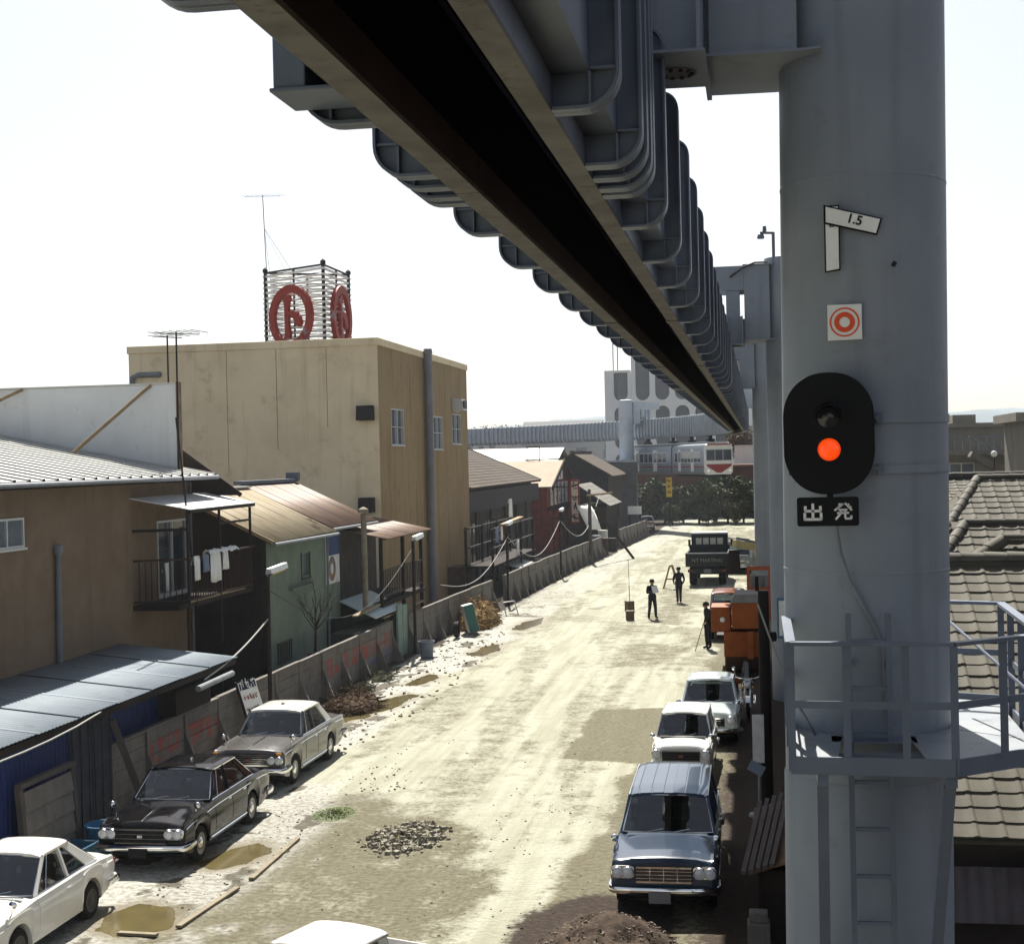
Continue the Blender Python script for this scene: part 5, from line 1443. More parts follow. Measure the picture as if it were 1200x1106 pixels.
# ---- street lamps with fluorescent heads along the fence, and the cable between them
def fence_lamp(x, y, label, h=4.15):
    t = thing('fence_lamp', label, 'street lamp', (x, y, 0), 'fluorescent lamps on poles along the fence')
    mb = MB(); mb.tube([(x, y, -.2), (x, y, h)], .06, 8); mb.build('pole', DARKIRON, t, smooth=60)
    mb = MB(); mb.tube([(x+.02, y-.1, h-.05), (x+.05, y+.25, h+.0)], .03, 6); mb.build('bracket', DARKIRON, t)
    mb = MB(); mb.prism([(x-.09, y+.1, h+.0),(x+.09, y+.1, h+.0),(x+.06, y+.1, h+.14),(x-.06, y+.1, h+.14)], (.0, 1.35, .06)); mb.build('lamp_housing', ALU, t, fix=True)
    mb = MB(); mb.tube([(x, y+.16, h-.03), (x, y+1.4, h+.03)], .035, 8); mb.build('lamp_tube', YELLOW if y < 50 else WHITEP, t)
    return t
LP = [(-12.62, 36.3, 'rusty-hooded fluorescent lamp on the pole beside the leaning notice board', 4.2), (-12.6, 52.4, 'fluorescent lamp on the pole by the grey bucket', 4.15), (-12.15, 70.0, 'fluorescent lamp on the pole by the brown heap', 3.85), (-11.7, 86.0, 'farthest fluorescent lamp, in front of the restaurant', 3.9)]
for a in LP: fence_lamp(*a)
def cable(p, q, sag, label, r=.03, mt=CABLE):
    p, q = Vector(p), Vector(q); pts = []
    for k in range(17):
        a = k/16; v = p.lerp(q, a); v.z -= sag*math.sin(math.pi*a); pts.append(v)
    mb = MB(); mb.tube(pts, r, 6); return tag(mb.build('cable', mt, smooth=80), label, 'cable', 'cables slung between the fence poles')
cable((-12.4, 56.0, 2.2), (-12.1, 70.0, 3.3), .9, 'pale cable hanging left of the third fence lamp', .016)
cable((-12.1, 70.0, 3.3), (-11.7, 86.0, 3.4), 1.5, 'pale cable sagging between third and fourth fence lamp', .018)
cable((-11.7, 86.0, 3.4), (-11.2, 104.0, 4.6), 1.9, 'pale cable sagging from the last lamp to the yard pole', .022)
cable((-12.5, 31.5, 2.2), (-12.62, 36.3, 3.05), .12, 'white cable rising from the shed roof corner to the nearest fence lamp', .022)
cable((-12.62, 36.0, 3.9), (-12.6, 52.4, 3.9), 1.6, 'thin dark cable between the two nearest fence lamps', .012, BLACK)
# ------------------------------------------------------------------ right side: tiled roofs
def tile_mesh(mt, w=.30, l=.30):
    """one pan tile: flat with a rolled edge, 12 mm lip at the front; x across, y up the slope"""
    mb = MB()
    prof = [(0,.0),(.15,-.006),(.225,-.002),(.245,.010),(.268,.013),(.288,.008),(.302,.0)]
    prof = [(x*w/.30, z) for x, z in prof]
    r0 = [(x, 0, z+.022) for x, z in prof]; r1 = [(x, l+.035, z) for x, z in prof]; rl = [(x, .0, z-.004) for x, z in prof]
    mb.grid([rl, r0, r1])
    return mb.mesh('roof_tile', mt, smooth=50)
TILEM = tile_mesh(TILE); TILEM2 = tile_mesh(TILE2)
def tiled_plane(parent, o, u, v, nu, nv, me, w=.30, l=.28, clip=None, as_parts=True, limit=295, seed=1):
    """courses of tiles from the eave point o, u along the eave, v up the slope"""
    o, u, v = Vector(o), Vector(u).normalized(), Vector(v).normalized(); n = u.cross(v).normalized()
    M = Matrix((u, v, n)).transposed(); rnd = random.Random(seed); e = M.to_euler(); k = 0
    rest = MB()
    src_v = [vv.co.copy() for vv in me.vertices]; src_f = [tuple(p.vertices) for p in me.polygons]
    for j_ in range(nv):
        for i in range(nu):
            c = o+u*(i*w)+v*(j_*l)+n*(rnd.uniform(-.004,.006)+.012)
            if clip and not clip(i*w+w/2, j_*l+l/2): continue
            if as_parts and k < limit:
                inst('roof_tile', me, parent, c, e); k += 1
            else:
                rest.add([c+M @ q for q in src_v], src_f)
    if rest.v:
        ob = rest.build('roof_tiles', me.materials[0], parent, smooth=50); ob['kind'] = 'stuff'

def ridge_row(parent, a, b, w=.20, h=.11, mt=RIDGE, seg=.33):
    a, b = Vector(a), Vector(b); d = (b-a); n = max(1, int(d.length/seg)); d.normalize()
    mb = MB(); mb.beam(a-Vector((0,0,.02)), b-Vector((0,0,.02)), w*.8, h*.6); mb.build('ridge_bed', mt, parent)
    cap = []
    for k in range(n):
        p = a+(b-a)*(k/n); q = a+(b-a)*((k+1)/n)
        mb = MB(); r = w*.55; up = Vector((0,0,1)); s = d.cross(up).normalized(); u2 = s.cross(d)
        rows = []
        for pp, rr in ((p, r*1.08), (q+d*.03, r*.94)):
            rows.append([pp+s*(rr*math.cos(x))+u2*(rr*.75*math.sin(x)+h*.25) for x in [math.pi*t_/6 for t_ in range(7)]])
        mb.grid(rows); mb.add(rows[0], [tuple(range(7))]); mb.build('ridge_tile', mt, parent, smooth=50)

# nearest roof, slope facing us
t = thing('near_tiled_house', 'nearest low house with olive-brown tiled roof right of the railed platform', 'house', (4.5, 20, 0))
Yd, Zd = 16.9, 2.66; tanp = .46; cs = 1/math.hypot(1, tanp)
vdir = (0, cs, cs*tanp)
tiled_plane(t, (1.75, Yd, Zd), (1,0,0), vdir, 13, 23, TILEM, l=.272)
mb = MB(); L_ = 6.2
mb.slab((1.7, Yd, Zd-.02), (14, Yd, Zd-.02), (14, Yd+L_*cs, Zd+L_*cs*tanp-.02), (1.7, Yd+L_*cs, Zd+L_*cs*tanp-.02), .06); mb.build('roof', TILE, t)
tiled_plane(t, (1.75+13*.3, Yd, Zd), (1,0,0), vdir, 24, 23, TILEM, l=.272, as_parts=False)
rY, rZ = Yd+6.27*cs, Zd+6.27*cs*tanp
ridge_row(t, (1.6, rY+.1, rZ+.03), (13, rY+.1, rZ+.03), .30, .16)
mb = MB(); mb.slab((13.9, rY+.2+4.5, rZ-2.0), (1.7, rY+.2+4.5, rZ-2.0), (1.7, rY+.2, rZ), (13.9, rY+.2, rZ), .06); mb.build('rear_roof', TILE2, t)
mb = MB(); mb.box(1.9, 13, Yd+.9, rY+4, -.2, Zd-.05); mb.build('wall', DARKWOOD, t)
mb = MB(); mb.box(1.72, 13.8, Yd+.02, Yd+.08, Zd-.12, Zd-.03); mb.build('fascia', DARKWOOD, t)
mb = corrugated((1.75, Yd+.55, 1.55), (13, Yd+.55, 1.55), (1.75, Yd+.75, 2.15), 70, .022, 4)
mb.build('wall_corrugation', mat('rusty_purple_tin', (.15,.13,.15), (.11,.09,.10), 2, .6, streak=(.22,.17,.15), samt=.4), t, smooth=60)
mb = MB(); mb.tube([(1.70, 16.4, 1.9), (1.95, 15.6, .9), (2.2, 15.0, .0)], .012, 5); tag(mb.build('guy_wire', CABLE), 'thin pale wire slanting down under the near tiled eave', 'wire')
# gable and hip roofs behind
def hip_roof(name, label, pts, faces, wallbox, mt, me, ridges, seed, tiled):
    t = thing(name, label, 'house', (sum(p[0] for p in pts)/len(pts), sum(p[1] for p in pts)/len(pts), 0), 'tiled roofs packed behind the near one')
    for f in faces:
        mb = MB(); q = [Vector(pts[i]) for i in f]; n = (q[1]-q[0]).cross(q[2]-q[0]).normalized()
        mb.prism([p-n*.08 for p in q], n*.06); mb.build('roof', mt, t, fix=True)
    for (o, u, v, nu, nv, clip) in tiled:
        tiled_plane(t, o, u, v, nu, nv, me, as_parts=False, clip=clip, seed=seed)
    for a, b in ridges: ridge_row(t, pts[a], pts[b])
    if wallbox:
        mb = MB(); mb.box(*wallbox); mb.build('wall', DARKWOOD, t)
    return t
# B: broad hip; eave y=27, ridge at px (1130..1185, 600)
bt = .47; bc = 1/math.hypot(1, bt); vB = (0, bc, bc*bt)
eB = (2.2, 24.6, 3.95); wB = 5.9; runB = 3.55
ptsB = [(2.0,24.6,3.95), (9.2,24.6,3.95), (9.2-3.3,24.6+runB,3.95+runB*bt), (3.75,24.6+runB,3.95+runB*bt), (2.0,31.7,3.95), (9.2,31.7,3.95)]
def clipB(x, s):
    y = s*bc; xl = 1.75*y/runB; xr = 7.2-3.3*y/runB
    return xl-.15 < x < xr+.1 and y < runB
hip_roof('hip_tiled_house', 'hipped tiled house whose dark ridge and falling right hip show mid right', ptsB, [(0,1,2,3),(4,0,3),(1,5,2),(5,4,3,2)], (2.5, 8.8, 25.2, 31.2, -.2, 3.9), TILE2, TILEM2, [(3,2),(0,3),(2,1),(4,3),(5,2)], 5, [((2.0,24.62,3.97),(1,0,0),vB,24,15,clipB)])
# B2: lower gable in front, its right-rising verge ridge
ptsB2 = [(1.9,22.9,4.35),(3.72,23.9,5.32),(7.0,23.9,5.32),(7.0,22.6,4.6)]
t = thing('verge_roof', 'small tiled roof piece with a stepped verge rising to the right behind the near ridge', 'roof', (3.5, 23.5, 4.0), 'tiled roofs packed behind the near one')
mb = MB(); mb.add([(1.95,22.95,4.42),(7.5,22.95,4.55),(7.5,24.3,5.42),(3.78,24.3,5.42)], [(0,1,2,3)]); mb.build('roof', TILE2, t)
tiled_plane(t, (1.95,22.95,4.44), (1,0,0.02), (0,.84,.54), 18, 6, TILEM2, as_parts=False, clip=lambda x, s: x > 1.83*s/1.6-.1)
ridge_row(t, (1.95,22.95,4.5), (3.82,24.35,5.52), .24, .10, TILE)
ridge_row(t, (3.82,24.35,5.54), (7.6,24.35,5.54), .22, .10)
# C: farther hip with ridge at px y=575
ct = .45; cc = 1/math.hypot(1, ct); vC = (0, cc, cc*ct)
ptsC = [(3.0,31.2,4.15),(15,31.2,4.15),(12,36.0,4.15+4.8*ct),(5.1,36.0,4.15+4.8*ct),(3.0,41,4.15),(15,41,4.15)]
def clipC(x, s):
    y = s*cc; return x > 2.1*y/4.8-.1 and x < 12-3*y/4.8 and y < 4.8
hip_roof('hip_tiled_house', 'second hipped tiled house farther back with its left hip falling toward the column', ptsC, [(0,1,2,3),(4,0,3),(1,5,2),(5,4,3,2)], (3.4,14.6,31.8,40.4,-.2,4.1), TILE, TILEM, [(3,2),(0,3),(2,1)], 6, [((3.0,31.22,4.17),(1,0,0),vC,40,19,clipC)])
# D: long low roof, dark ridge at y=567
t = thing('long_tiled_house', 'long low tiled roof with straight dark ridge, farthest of the tiled roofs', 'house', (12, 45, 0))
mb = MB(); mb.slab((3.5,41.5,4.6),(26,41.5,4.6),(26,46.5,6.12),(3.5,46.5,6.12),.08); mb.build('roof', TILE2, t)
tiled_plane(t, (3.5,41.5,4.62), (1,0,0), (0,.957,.291), 60, 18, TILEM2, as_parts=False)
ridge_row(t, (3.4,46.5,6.18), (26,46.5,6.18), .26, .16, DARKIRON, .6)
mb = MB(); mb.box(3.8,25.5,42,48,-.2,4.5); mb.build('wall', DARKWOOD, t)
mb = MB(); mb.slab((26,53,3.6),(3.5,53,3.6),(3.5,46.55,6.1),(26,46.55,6.1),.08); mb.build('rear_roof', TILE2, t)

# concrete apartment block with balcony and outside stair
PALEC = mat('weathered_concrete', (.34,.32,.27), (.27,.25,.215), .8, .9, streak=(.17,.16,.14), sscale=.7, samt=.6)
t = thing('stair_block', 'low concrete block with railed balcony and diagonal outside stair behind the tiled roofs', 'building', (13, 73, 0))
mb = MB(); mb.wall((6, 72, -.2), (1,0,0), (0,0,1), 14, 7.0, [(2.9,4.1,4.4,6.6),(8.2,9.6,4.2,6.6),(11,12.6,4.4,6.6)], .3); mb.box(6.1,20,72.4,80,-.2,6.7); mb.build('wall', PALEC, t)
for a in (8.9, 17.0): window(t, 'y', a, a+1.2, 4.2, 6.4, 72.2, pane=FROST)
mb = MB(); mb.box(14.2,15.6,72.2,72.25,4.0,6.4); mb.build('door', DARKWOOD, t)
mb = MB(); mb.box(5.8,20.2,70.6,72.0,6.82,6.97); mb.build('balcony_slab', PALEC, t)
mb = MB(); mb.box(5.8,20.2,70.62,70.68,7.58,7.64); mb.build('balcony_rail', GREYPIPE, t)
mb = MB(); mb.box(-.03,.03,-.03,.03,6.97,7.59); bp_ = mb.mesh('balcony_baluster', GREYPIPE)
x = 5.9
while x < 20.2: inst('balcony_baluster', bp_, t, (x, 70.65, 0)); x += .35
mb = MB(); mb.box(6.5,11.9,74.5,79.5,6.8,8.12); mb.box(6.2,12.5,74.1,80,8.122,8.32); mb.box(9.5,10.6,75,76.4,8.322,8.75); mb.build('roof_house', PALEC, t)
mb = MB(); mb.beam((9.6,70.0,6.8),(14.6,70.0,4.0),.9,.28,up=(0,0,1)); mb.build('stair_flight', CONC, t)
mb = MB(); mb.tube([(9.5,69.5,7.6),(14.6,69.5,4.8)],.05,6); mb.build('stair_rail', GREYPIPE, t)
t = thing('right_block', 'taller pale concrete building cut off by the right edge of the picture', 'building', (17, 63, 0))
mb = MB(); mb.wall((10.5, 61, -.2), (1,0,0), (0,0,1), 12, 8.3, [(.9,2.6,3.6,5.5),(.9,2.6,6.0,7.7),(4,6,3.6,5.5)], .3); mb.wall((10.5,66,-.2),(0,-1,0),(0,0,1),5,8.3); mb.build('wall', PALEC, t)
for z, zz in ((3.45,5.25),(5.85,7.45)): window(t, 'y', 11.4, 13.1, z, zz, 61.15, pane=FROST)
mb = MB(); mb.box(10.1,22.9,60.6,66.3,8.102,8.45); mb.build('roof_slab', PALEC, t)
t = thing('parapet_wall', 'low pale wall with two round lamps standing on it behind the tiled roofs', 'wall', (12, 55, 0))
mb = MB(); mb.box(4,24,55,55.2,-.2,6.0); mb.build('wall', PALEC, t)
for x in (8.4, 10.2):
    l_ = thing('garden_lamp', 'small globe lamp on a thin post, %s of two' % ('left' if x < 9 else 'right'), 'lamp', (x, 55.1, 6.0), 'globe lamps on the low wall')
    mb = MB(); mb.tube([(x,55.1,6.0),(x,55.1,6.75)],.03,6); mb.build('post', DARKIRON, l_)
    mb = MB(); mb.lathe([(0,6.72),(.08,6.75),(.12,6.84),(.08,6.93),(0,6.96)],10,(x,55.1,0)); mb.build('globe', WHITEP, l_, smooth=60)
mb = MB(); mb.tube([(10.9,50,-.2),(10.85,50,8.05)],.13,8); tag(mb.build('dark_pole', DARKIRON), 'dark wooden pole standing between the tiled roofs and the stair block', 'pole')

# ---- yard right of the lane
t = thing('utility_pole', 'thick black tarred wooden pole beside the near column', 'pole', (.03, 29.0, 0))
mb = MB(); mb.lathe([(.125,-.3),(.115,2.0),(.105,4.33),(.09,4.345),(0,4.35)],14,(.03,29.0,0)); mb.build('shaft', mat('tarred_wood', (.014,.012,.012), (.022,.019,.018), 5, .75, bump=.004, bscale=12), t, smooth=40)
mb = MB(); mb.lathe([(0,4.352),(.088,4.352)],14,(.03,29.0,0)); mb.build('cut_top', TIMBER, t)
mb = MB(); mb.lathe([(0,-.1),(.06,-.09),(.08,0),(.06,.09),(0,.1)],10,(.2,28.98,3.45)); mb.build('insulator', BLACK, t, smooth=60)
mb = MB(); mb.tube([(-.08,28.9,4.1),(.12,28.85,3.5),(.3,28.9,3.0),(.42,28.95,2.6)],.02,5); mb.build('wire', CABLE, t)
t = thing('notice_post', 'white notice board on a thin post beside the black pole', 'sign', (-.13, 28.6, 0))
mb = MB(); mb.tube([(-.13,28.7,-.05),(-.10,28.7,1.9)],.028,8); mb.lathe([(0,.0),(.22,.0),(.2,.05),(.03,.06)],12,(-.13,28.7,0)); mb.build('post', GREYPIPE, t)
mb = MB(); mb.box(-.235,-.01,28.62,28.65,1.05,1.98); mb.build('board', mat('notice_white', (.55,.56,.58), (.45,.46,.48), 4, .6), t, bevel=.005)
mb = MB(); mb.obox((-.17,28.6,.95),(.3,.04,.2),Matrix.Rotation(R(28),3,'Y')); mb.build('lower_plate', mat('notice_blue', (.25,.32,.42), None, rough=.5), t)
# rusty corrugated lean-to at the foot of the column
t = thing('rusty_lean_to', 'low rusty corrugated lean-to beside the foot of the near column', 'shed', (.6, 23.0, 0))
for k in range(6):
    p0 = Vector((-.28+.015*k, 21.2+.63*k, 1.0+.02*(k % 2)))
    mb = corrugated(p0, p0+Vector((0,.67,0)), p0+Vector((1.7,0,.5)), 6, .02, 4); o = mb.build('roof_sheet', RUSTROOF2, t, smooth=60); o.modifiers.new('thick','SOLIDIFY').thickness = .006
mb = MB(); mb.box(-.1,1.3,21.4,24.8,-.1,1.0); mb.build('body', DARKWOOD, t)
for k in range(13):
    mb = MB(); mb.obox((-.12, 21.5+.27*k, .45),(.03,.24,.95)); mb.build('board', DARKWOOD, t)
for k in range(5):
    mb = MB(); mb.beam((-.34+.1*k, 21.0, 1.06+.03*k), (-.1+.12*k, 24.9, 1.16+.05*k), .07, .05); mb.build('loose_batten', GREYWOOD, t)
t = thing('stacked_blocks', 'grey concrete post stub with a cap standing in deep shade by the lean-to', 'concrete block', (-.15, 20.9, 0))
mb = MB(); mb.box(-.30,.02,20.75,21.05,-.1,.42); mb.build('stub', CONC, t, bevel=.015)
mb = MB(); mb.box(-.27,-.01,20.78,21.02,.422,.56); mb.build('cap', CONC, t, bevel=.015)
# ------------------------------------------------------------------ vehicles
CARGLASS = glass_mat('car_glass', (.36,.42,.45), .02, 1.5, .09)
LENS = mat('lamp_glass', (.62,.64,.66), None, rough=.06, spec=1.0)
REDLENS = mat('red_lens', (.35,.02,.015), None, rough=.15)
AMBER = mat('amber_lens', (.62,.26,.03), None, rough=.15)
PLATE = mat('blank_plate', (.33,.32,.33), None, rough=.6)
SEATM = mat('seat_vinyl', (.10,.085,.075), (.07,.06,.05), 4, .6)
SEATP = mat('seat_cover_white', (.55,.54,.50), (.45,.44,.42), 4, .8)
def paint(name, c, dust=.12, coat=.9, rough=.22, spec=.35):
    return mat(name, c, tuple(x*.92+.003 for x in c), 1.5, rough, coat=coat, streak=tuple(min(.5, x*.7+.06) for x in c), sscale=1.0, samt=dust, spec=spec)
RIM = mat('rim_grey', (.40,.40,.40), (.30,.29,.27), 8, .35, metal=.7)

def make_wheel(parent, x, y, r, w, cap=True, rim_m=None):
    s = 1 if x > 0 else -1
    c = (x, y, r)
    mb = MB(); mb.lathe([(r*.62,-w/2),(r*.90,-w/2),(r*.985,-w*.36),(r,-w*.2),(r,w*.2),(r*.985,w*.36),(r*.90,w/2),(r*.62,w/2)], 28, c, 'x')
    wh = mb.build('wheel', RUBBER, parent, smooth=40)
    mb = MB(); h = w/2*s
    mb.lathe([(0,h*.98),(r*.20,h*1.0),(r*.26,h*.86),(r*.48,h*.80),(r*.56,h*.98),(r*.63,h*1.02),(r*.64,h*.9)], 24, c, 'x')
    mb.build('rim', rim_m or RIM, wh, smooth=40)
    if cap:
        mb = MB(); mb.lathe([(0,h*1.22),(r*.16,h*1.18),(r*.34,h*1.04),(r*.36,h*.9)], 20, c, 'x'); mb.build('hubcap', CHROME, wh, smooth=50)
    return wh

def make_car(name, label, cat, loc, rotz, S, group='parked cars'):
    """car facing local -Y, nose at y=0, tail at y=L"""
    t = thing(name, label, cat, loc, group, rotz); ORG[t] = Vector((0,0,0))
    L, W, zr = S['L'], S['W'], S['H']; wr = S.get('wheel', .30); yf, yr = S['yf'], S['yr']
    sill = S.get('sill', .24); body_m = S['paint']; roof_m = S.get('roof_paint', body_m); trim = S.get('trim', CHROME)
    ra = wr+.055
    top = S['top']; plan = S['plan']
    zt = lambda y: float(np.interp(y, [p[0] for p in top], [p[1] for p in top]))
    pw = lambda y: float(np.interp(y, [p[0] for p in plan], [p[1] for p in plan]))*W/2
    def zl(y):
        z = sill+.10*max(0, 1-y/.35)+.12*max(0, 1-(L-y)/.6)
        for c in (yf, yr):
            d = abs(y-c)
            if d < ra: z = max(z, wr+math.sqrt(ra*ra-d*d)*1.0)
        return z
    crown = S.get('crown', .035)
    def side(y):
        w, a, b = pw(y), zl(y), zt(y); h = b-a
        wc = S.get('crease', .72)
        return [(w*.955, a), (w*.985, a+.28*h), (w*1.0, a+.55*h), (w*.995, a+wc*h), (w*.972, b-.085), (w*.962, b-.02), (w*.93, b)]
    def section(y):
        sd = side(y); w, b = pw(y), zt(y); a = zl(y)
        return [(0, a), (w*.80, a)]+sd+[(w*.84, b-.012), (w*.60, b+crown*.55), (w*.30, b+crown*.9), (0, b+crown)]
    ys = sorted(set([0, .015, .05, .12]+[L*k/44 for k in range(1, 44)]+[L-.12, L-.05, L-.015, L]+
                    [c+ra*math.cos(math.pi*k/10) for c in (yf, yr) for k in range(11)]+[c+s*(ra+.004) for c in (yf, yr) for s in (-1,1)]))
    ys = [y for i, y in enumerate(ys) if 0 <= y <= L and (i == 0 or y-ys[i-1] > .0015)]
    rows = []
    for y in ys:
        sc = section(y); e = 0
        k = 1.0
        if y <= .015: k = .965 if y < .01 else .985
        if y >= L-.015: k = .965 if y > L-.01 else .985
        zc = .62
        pts = [(x*k, y, zc+(z-zc)*k) for x, z in sc]
        rows.append(pts+[(-p[0], p[1], p[2]) for p in reversed(pts[1:-1])])
    mb = MB(); mb.grid(rows, close=True)
    n = len(rows[0]); h = n//2
    for r in (rows[0], rows[-1]):
        b0 = len(mb.v); mb.v.extend(r)
        for i in range(h):
            a_, b_ = i, i+1; c_, d_ = (n-(i+1)) % n, (n-i) % n
            f = [b0+a_, b0+b_]+([b0+c_] if c_ != b_ else [])+([b0+d_] if d_ != a_ else [])
            if len(f) >= 3: mb.f.append(tuple(f)); mb.mi.append(0)
    mb.build('body', body_m, t, smooth=32, fix=True)
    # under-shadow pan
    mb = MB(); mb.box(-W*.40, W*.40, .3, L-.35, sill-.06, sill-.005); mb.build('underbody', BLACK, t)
    # ---- greenhouse
    G = S['cab']; b0, t0, t1, b1 = G['b0'], G['t0'], G['t1'], G['b1']
    wb = W/2*G.get('wb', .88); wt = W/2*G.get('wt', .70); ze = zr-.055
    zb0, zb1 = zt(b0)+crown*.25, zt(b1)+crown*.25
    zbs = lambda y: zt(y)+.004
    def sp(y, f):               # point on the side plane; f 0 belt, 1 eave
        z0 = zbs(y); return (wb+(wt-wb)*f, y, z0+(ze-z0)*f)
    # roof
    rows = []; nr = 9
    for k in range(nr):
        f = k/(nr-1); y = (t0-.05)+(t1+.05-t0+.05)*f; e = abs(2*f-1)
        dz = -.03*max(0, (e-.72)/.28)**2; kx = 1-.03*max(0, (e-.8)/.2)**2
        half = [(wt+.012, ze-.012), (wt+.006, ze+.016), (wt*.93, ze+.040), (wt*.78, ze+.058), (wt*.45, ze+.072), (0, ze+.078)]
        if G.get('ribs'): half = [(wt+.012, ze-.012), (wt+.006, ze+.02), (wt*.93, ze+.046), (wt*.80, ze+.060), (wt*.79,ze+.054), (wt*.76,ze+.054), (wt*.75,ze+.063), (wt*.46, ze+.072), (wt*.45,ze+.066),(wt*.42,ze+.066),(wt*.41,ze+.074), (wt*.13, ze+.078),(wt*.12,ze+.072),(0, ze+.072)]
        pts = [(x*kx, y, z+dz) for x, z in half]
        rows.append([(-p[0], p[1], p[2]) for p in pts]+list(reversed(pts[:-1])))
    mb = MB(); mb.grid(rows)
    under = [[(p[0]*.985, p[1], ze-.02) for p in r] for r in rows]
    mb.grid([[r[0], (r[0][0]*.97, r[0][1], ze-.03), (r[-1][0]*.97, r[-1][1], ze-.03), r[-1]] for r in rows])
    mb.grid([[(p[0], p[1], p[2]) for p in rows[0]], [(p[0]*.97, p[1]+.01, ze-.03) for p in rows[0]]]); mb.grid([rows[-1], [(p[0]*.97, p[1]-.01, ze-.03) for p in rows[-1]]])
    mb.build('roof', roof_m, t, smooth=40, fix=True)
    # pillars
    ap = S.get('pillar_paint', roof_m)
    cw = G.get('cw', .26); cwt = G.get('cwt', .20)          # rear pillar width at belt / eave
    for s in (-1, 1):
        m_ = lambda p: Vector((p[0]*s, p[1], p[2]))
        mb = MB(); mb.beam(m_((wb, b0, zbs(b0)-.02)), m_((wt, t0, ze)), .05, .05); mb.build('front_pillar', ap, t, bevel=.01)
        q = [sp(b1-cw, 0), sp(b1, 0), (wt, t1, ze), (wt, t1-cwt, ze)]
        mb = MB(); mb.prism([m_(p) for p in q], (-.05*s, 0, 0)); mb.build('rear_pillar', roof_m, t, fix=True, bevel=.008)
        for (yb, yt_) in G.get('mid', []):
            a, b_ = sp(yb, 0), (wt, yt_, ze)
            mb = MB(); mb.beam(m_(a), m_(b_), .045, .05, up=(0,1,0)); mb.build('door_pillar', ap, t)
        mb = MB(); mb.beam(m_((wt+.012, t0-.03, ze+.0)), m_((wt+.012, t1, ze+.0)), .02, .022); mb.build('drip_rail', trim, t)
        mb = MB(); mb.tube([m_((wb+.012, y, zbs(y)+.006)) for y in np.linspace(b0, b1-.02, 8)], .011, 6); mb.build('belt_moulding', trim, t)
        # side panes
        cuts_b = [b0+.03]+[c[0] for c in G.get('mid', [])]+[b1-cw]; cuts_t = [t0+.02]+[c[1] for c in G.get('mid', [])]+[t1-cwt]
        for k in range(len(cuts_b)-1):
            a, b_ = sp(cuts_b[k]+.012, .03), sp(cuts_b[k+1]-.012, .03)
            c_ = (wt-.0, cuts_t[k+1]-.012, ze-.012); d_ = (wt-.0, cuts_t[k]+.012, ze-.012)
            q = [Vector(((p[0]-.02)*s, p[1], p[2])) for p in (a, b_, c_, d_)]
            mb = MB(); mb.add(q, [(0,1,2,3)]); mb.build('side_window', CARGLASS, t)
            if k == 0 and not G.get('novent'):
                va = Vector(sp(cuts_b[0]+.30, .0)); vb = Vector((wt, cuts_t[0]+.10, ze))
                mb = MB(); mb.tube([m_(va), m_(vb)], .010, 6); mb.build('vent_bar', trim, t)
    def screen(nm, yb, yt_, zb_, bulge, sgn):
        rows = []
        for j_ in range(5):
            f = j_/4; row = []
            for i in range(9):
                u = -1+2*i/8
                w = (wb+(wt-wb)*f)*.965
                row.append((u*w, yb+(yt_-yb)*f+sgn*bulge*(1-u*u)*(1-.4*f), zb_+.012+(ze-.01-zb_)*f))
            rows.append(row)
        mb = MB(); mb.grid(rows); o = mb.build(nm, CARGLASS, t, smooth=80)
        b_ = MB(); b_.tube([rows[0][i] for i in range(9)]+[rows[k][8] for k in range(1,5)]+[rows[4][7-i] for i in range(8)]+[rows[4-k][0] for k in range(1,5)], .014, 6); b_.build('screen_moulding', trim, o)
    screen('windscreen', b0-.01, t0, zb0, .07, -1)
    screen('rear_window', b1+.01, t1, zb1, .05, 1)
    # interior
    zfl = zt((b0+b1)/2)
    mb = MB(); rows = []
    for y in np.linspace(b0+.02, b1-.04, 6):
        rows.append([(-wb*.97, y, zt(y)+crown*.3+.012), (-wb*.5, y, zt(y)+crown+.006), (0, y, zt(y)+crown+.009), (wb*.5, y, zt(y)+crown+.006), (wb*.97, y, zt(y)+crown*.3+.012)])
    mb.grid(rows); mb.build('cabin_lining', DARKINT, t)
    for x in (-wb*.48, wb*.48):
        mb = MB(); mb.obox((x, G.get('seat', (b0+b1)/2-.05), zfl+.15), (wb*.80, .12, .26), Matrix.Rotation(R(-14), 3, 'X')); mb.build('seat', S.get('seat_m', SEATM), t, bevel=.035)
    if G.get('rear_seat'):
        mb = MB(); mb.obox((0, G['rear_seat'], zfl+.11), (wb*1.6, .14, .20), Matrix.Rotation(R(-16), 3, 'X')); mb.build('rear_seat', S.get('seat_m', SEATM), t, bevel=.035)
    mb = MB(); rows = []
    cw_ = Vector((-wb*.48, b0+.42, zfl+.12))
    ring = [cw_+Vector((.17*math.cos(a), .17*math.sin(a)*.55, .17*math.sin(a)*.83)) for a in [2*math.pi*k/20 for k in range(21)]]
    mb.tube(ring, .011, 5, cap=False); mb.build('steering_wheel', S.get('wheel_m', BLACK), t)
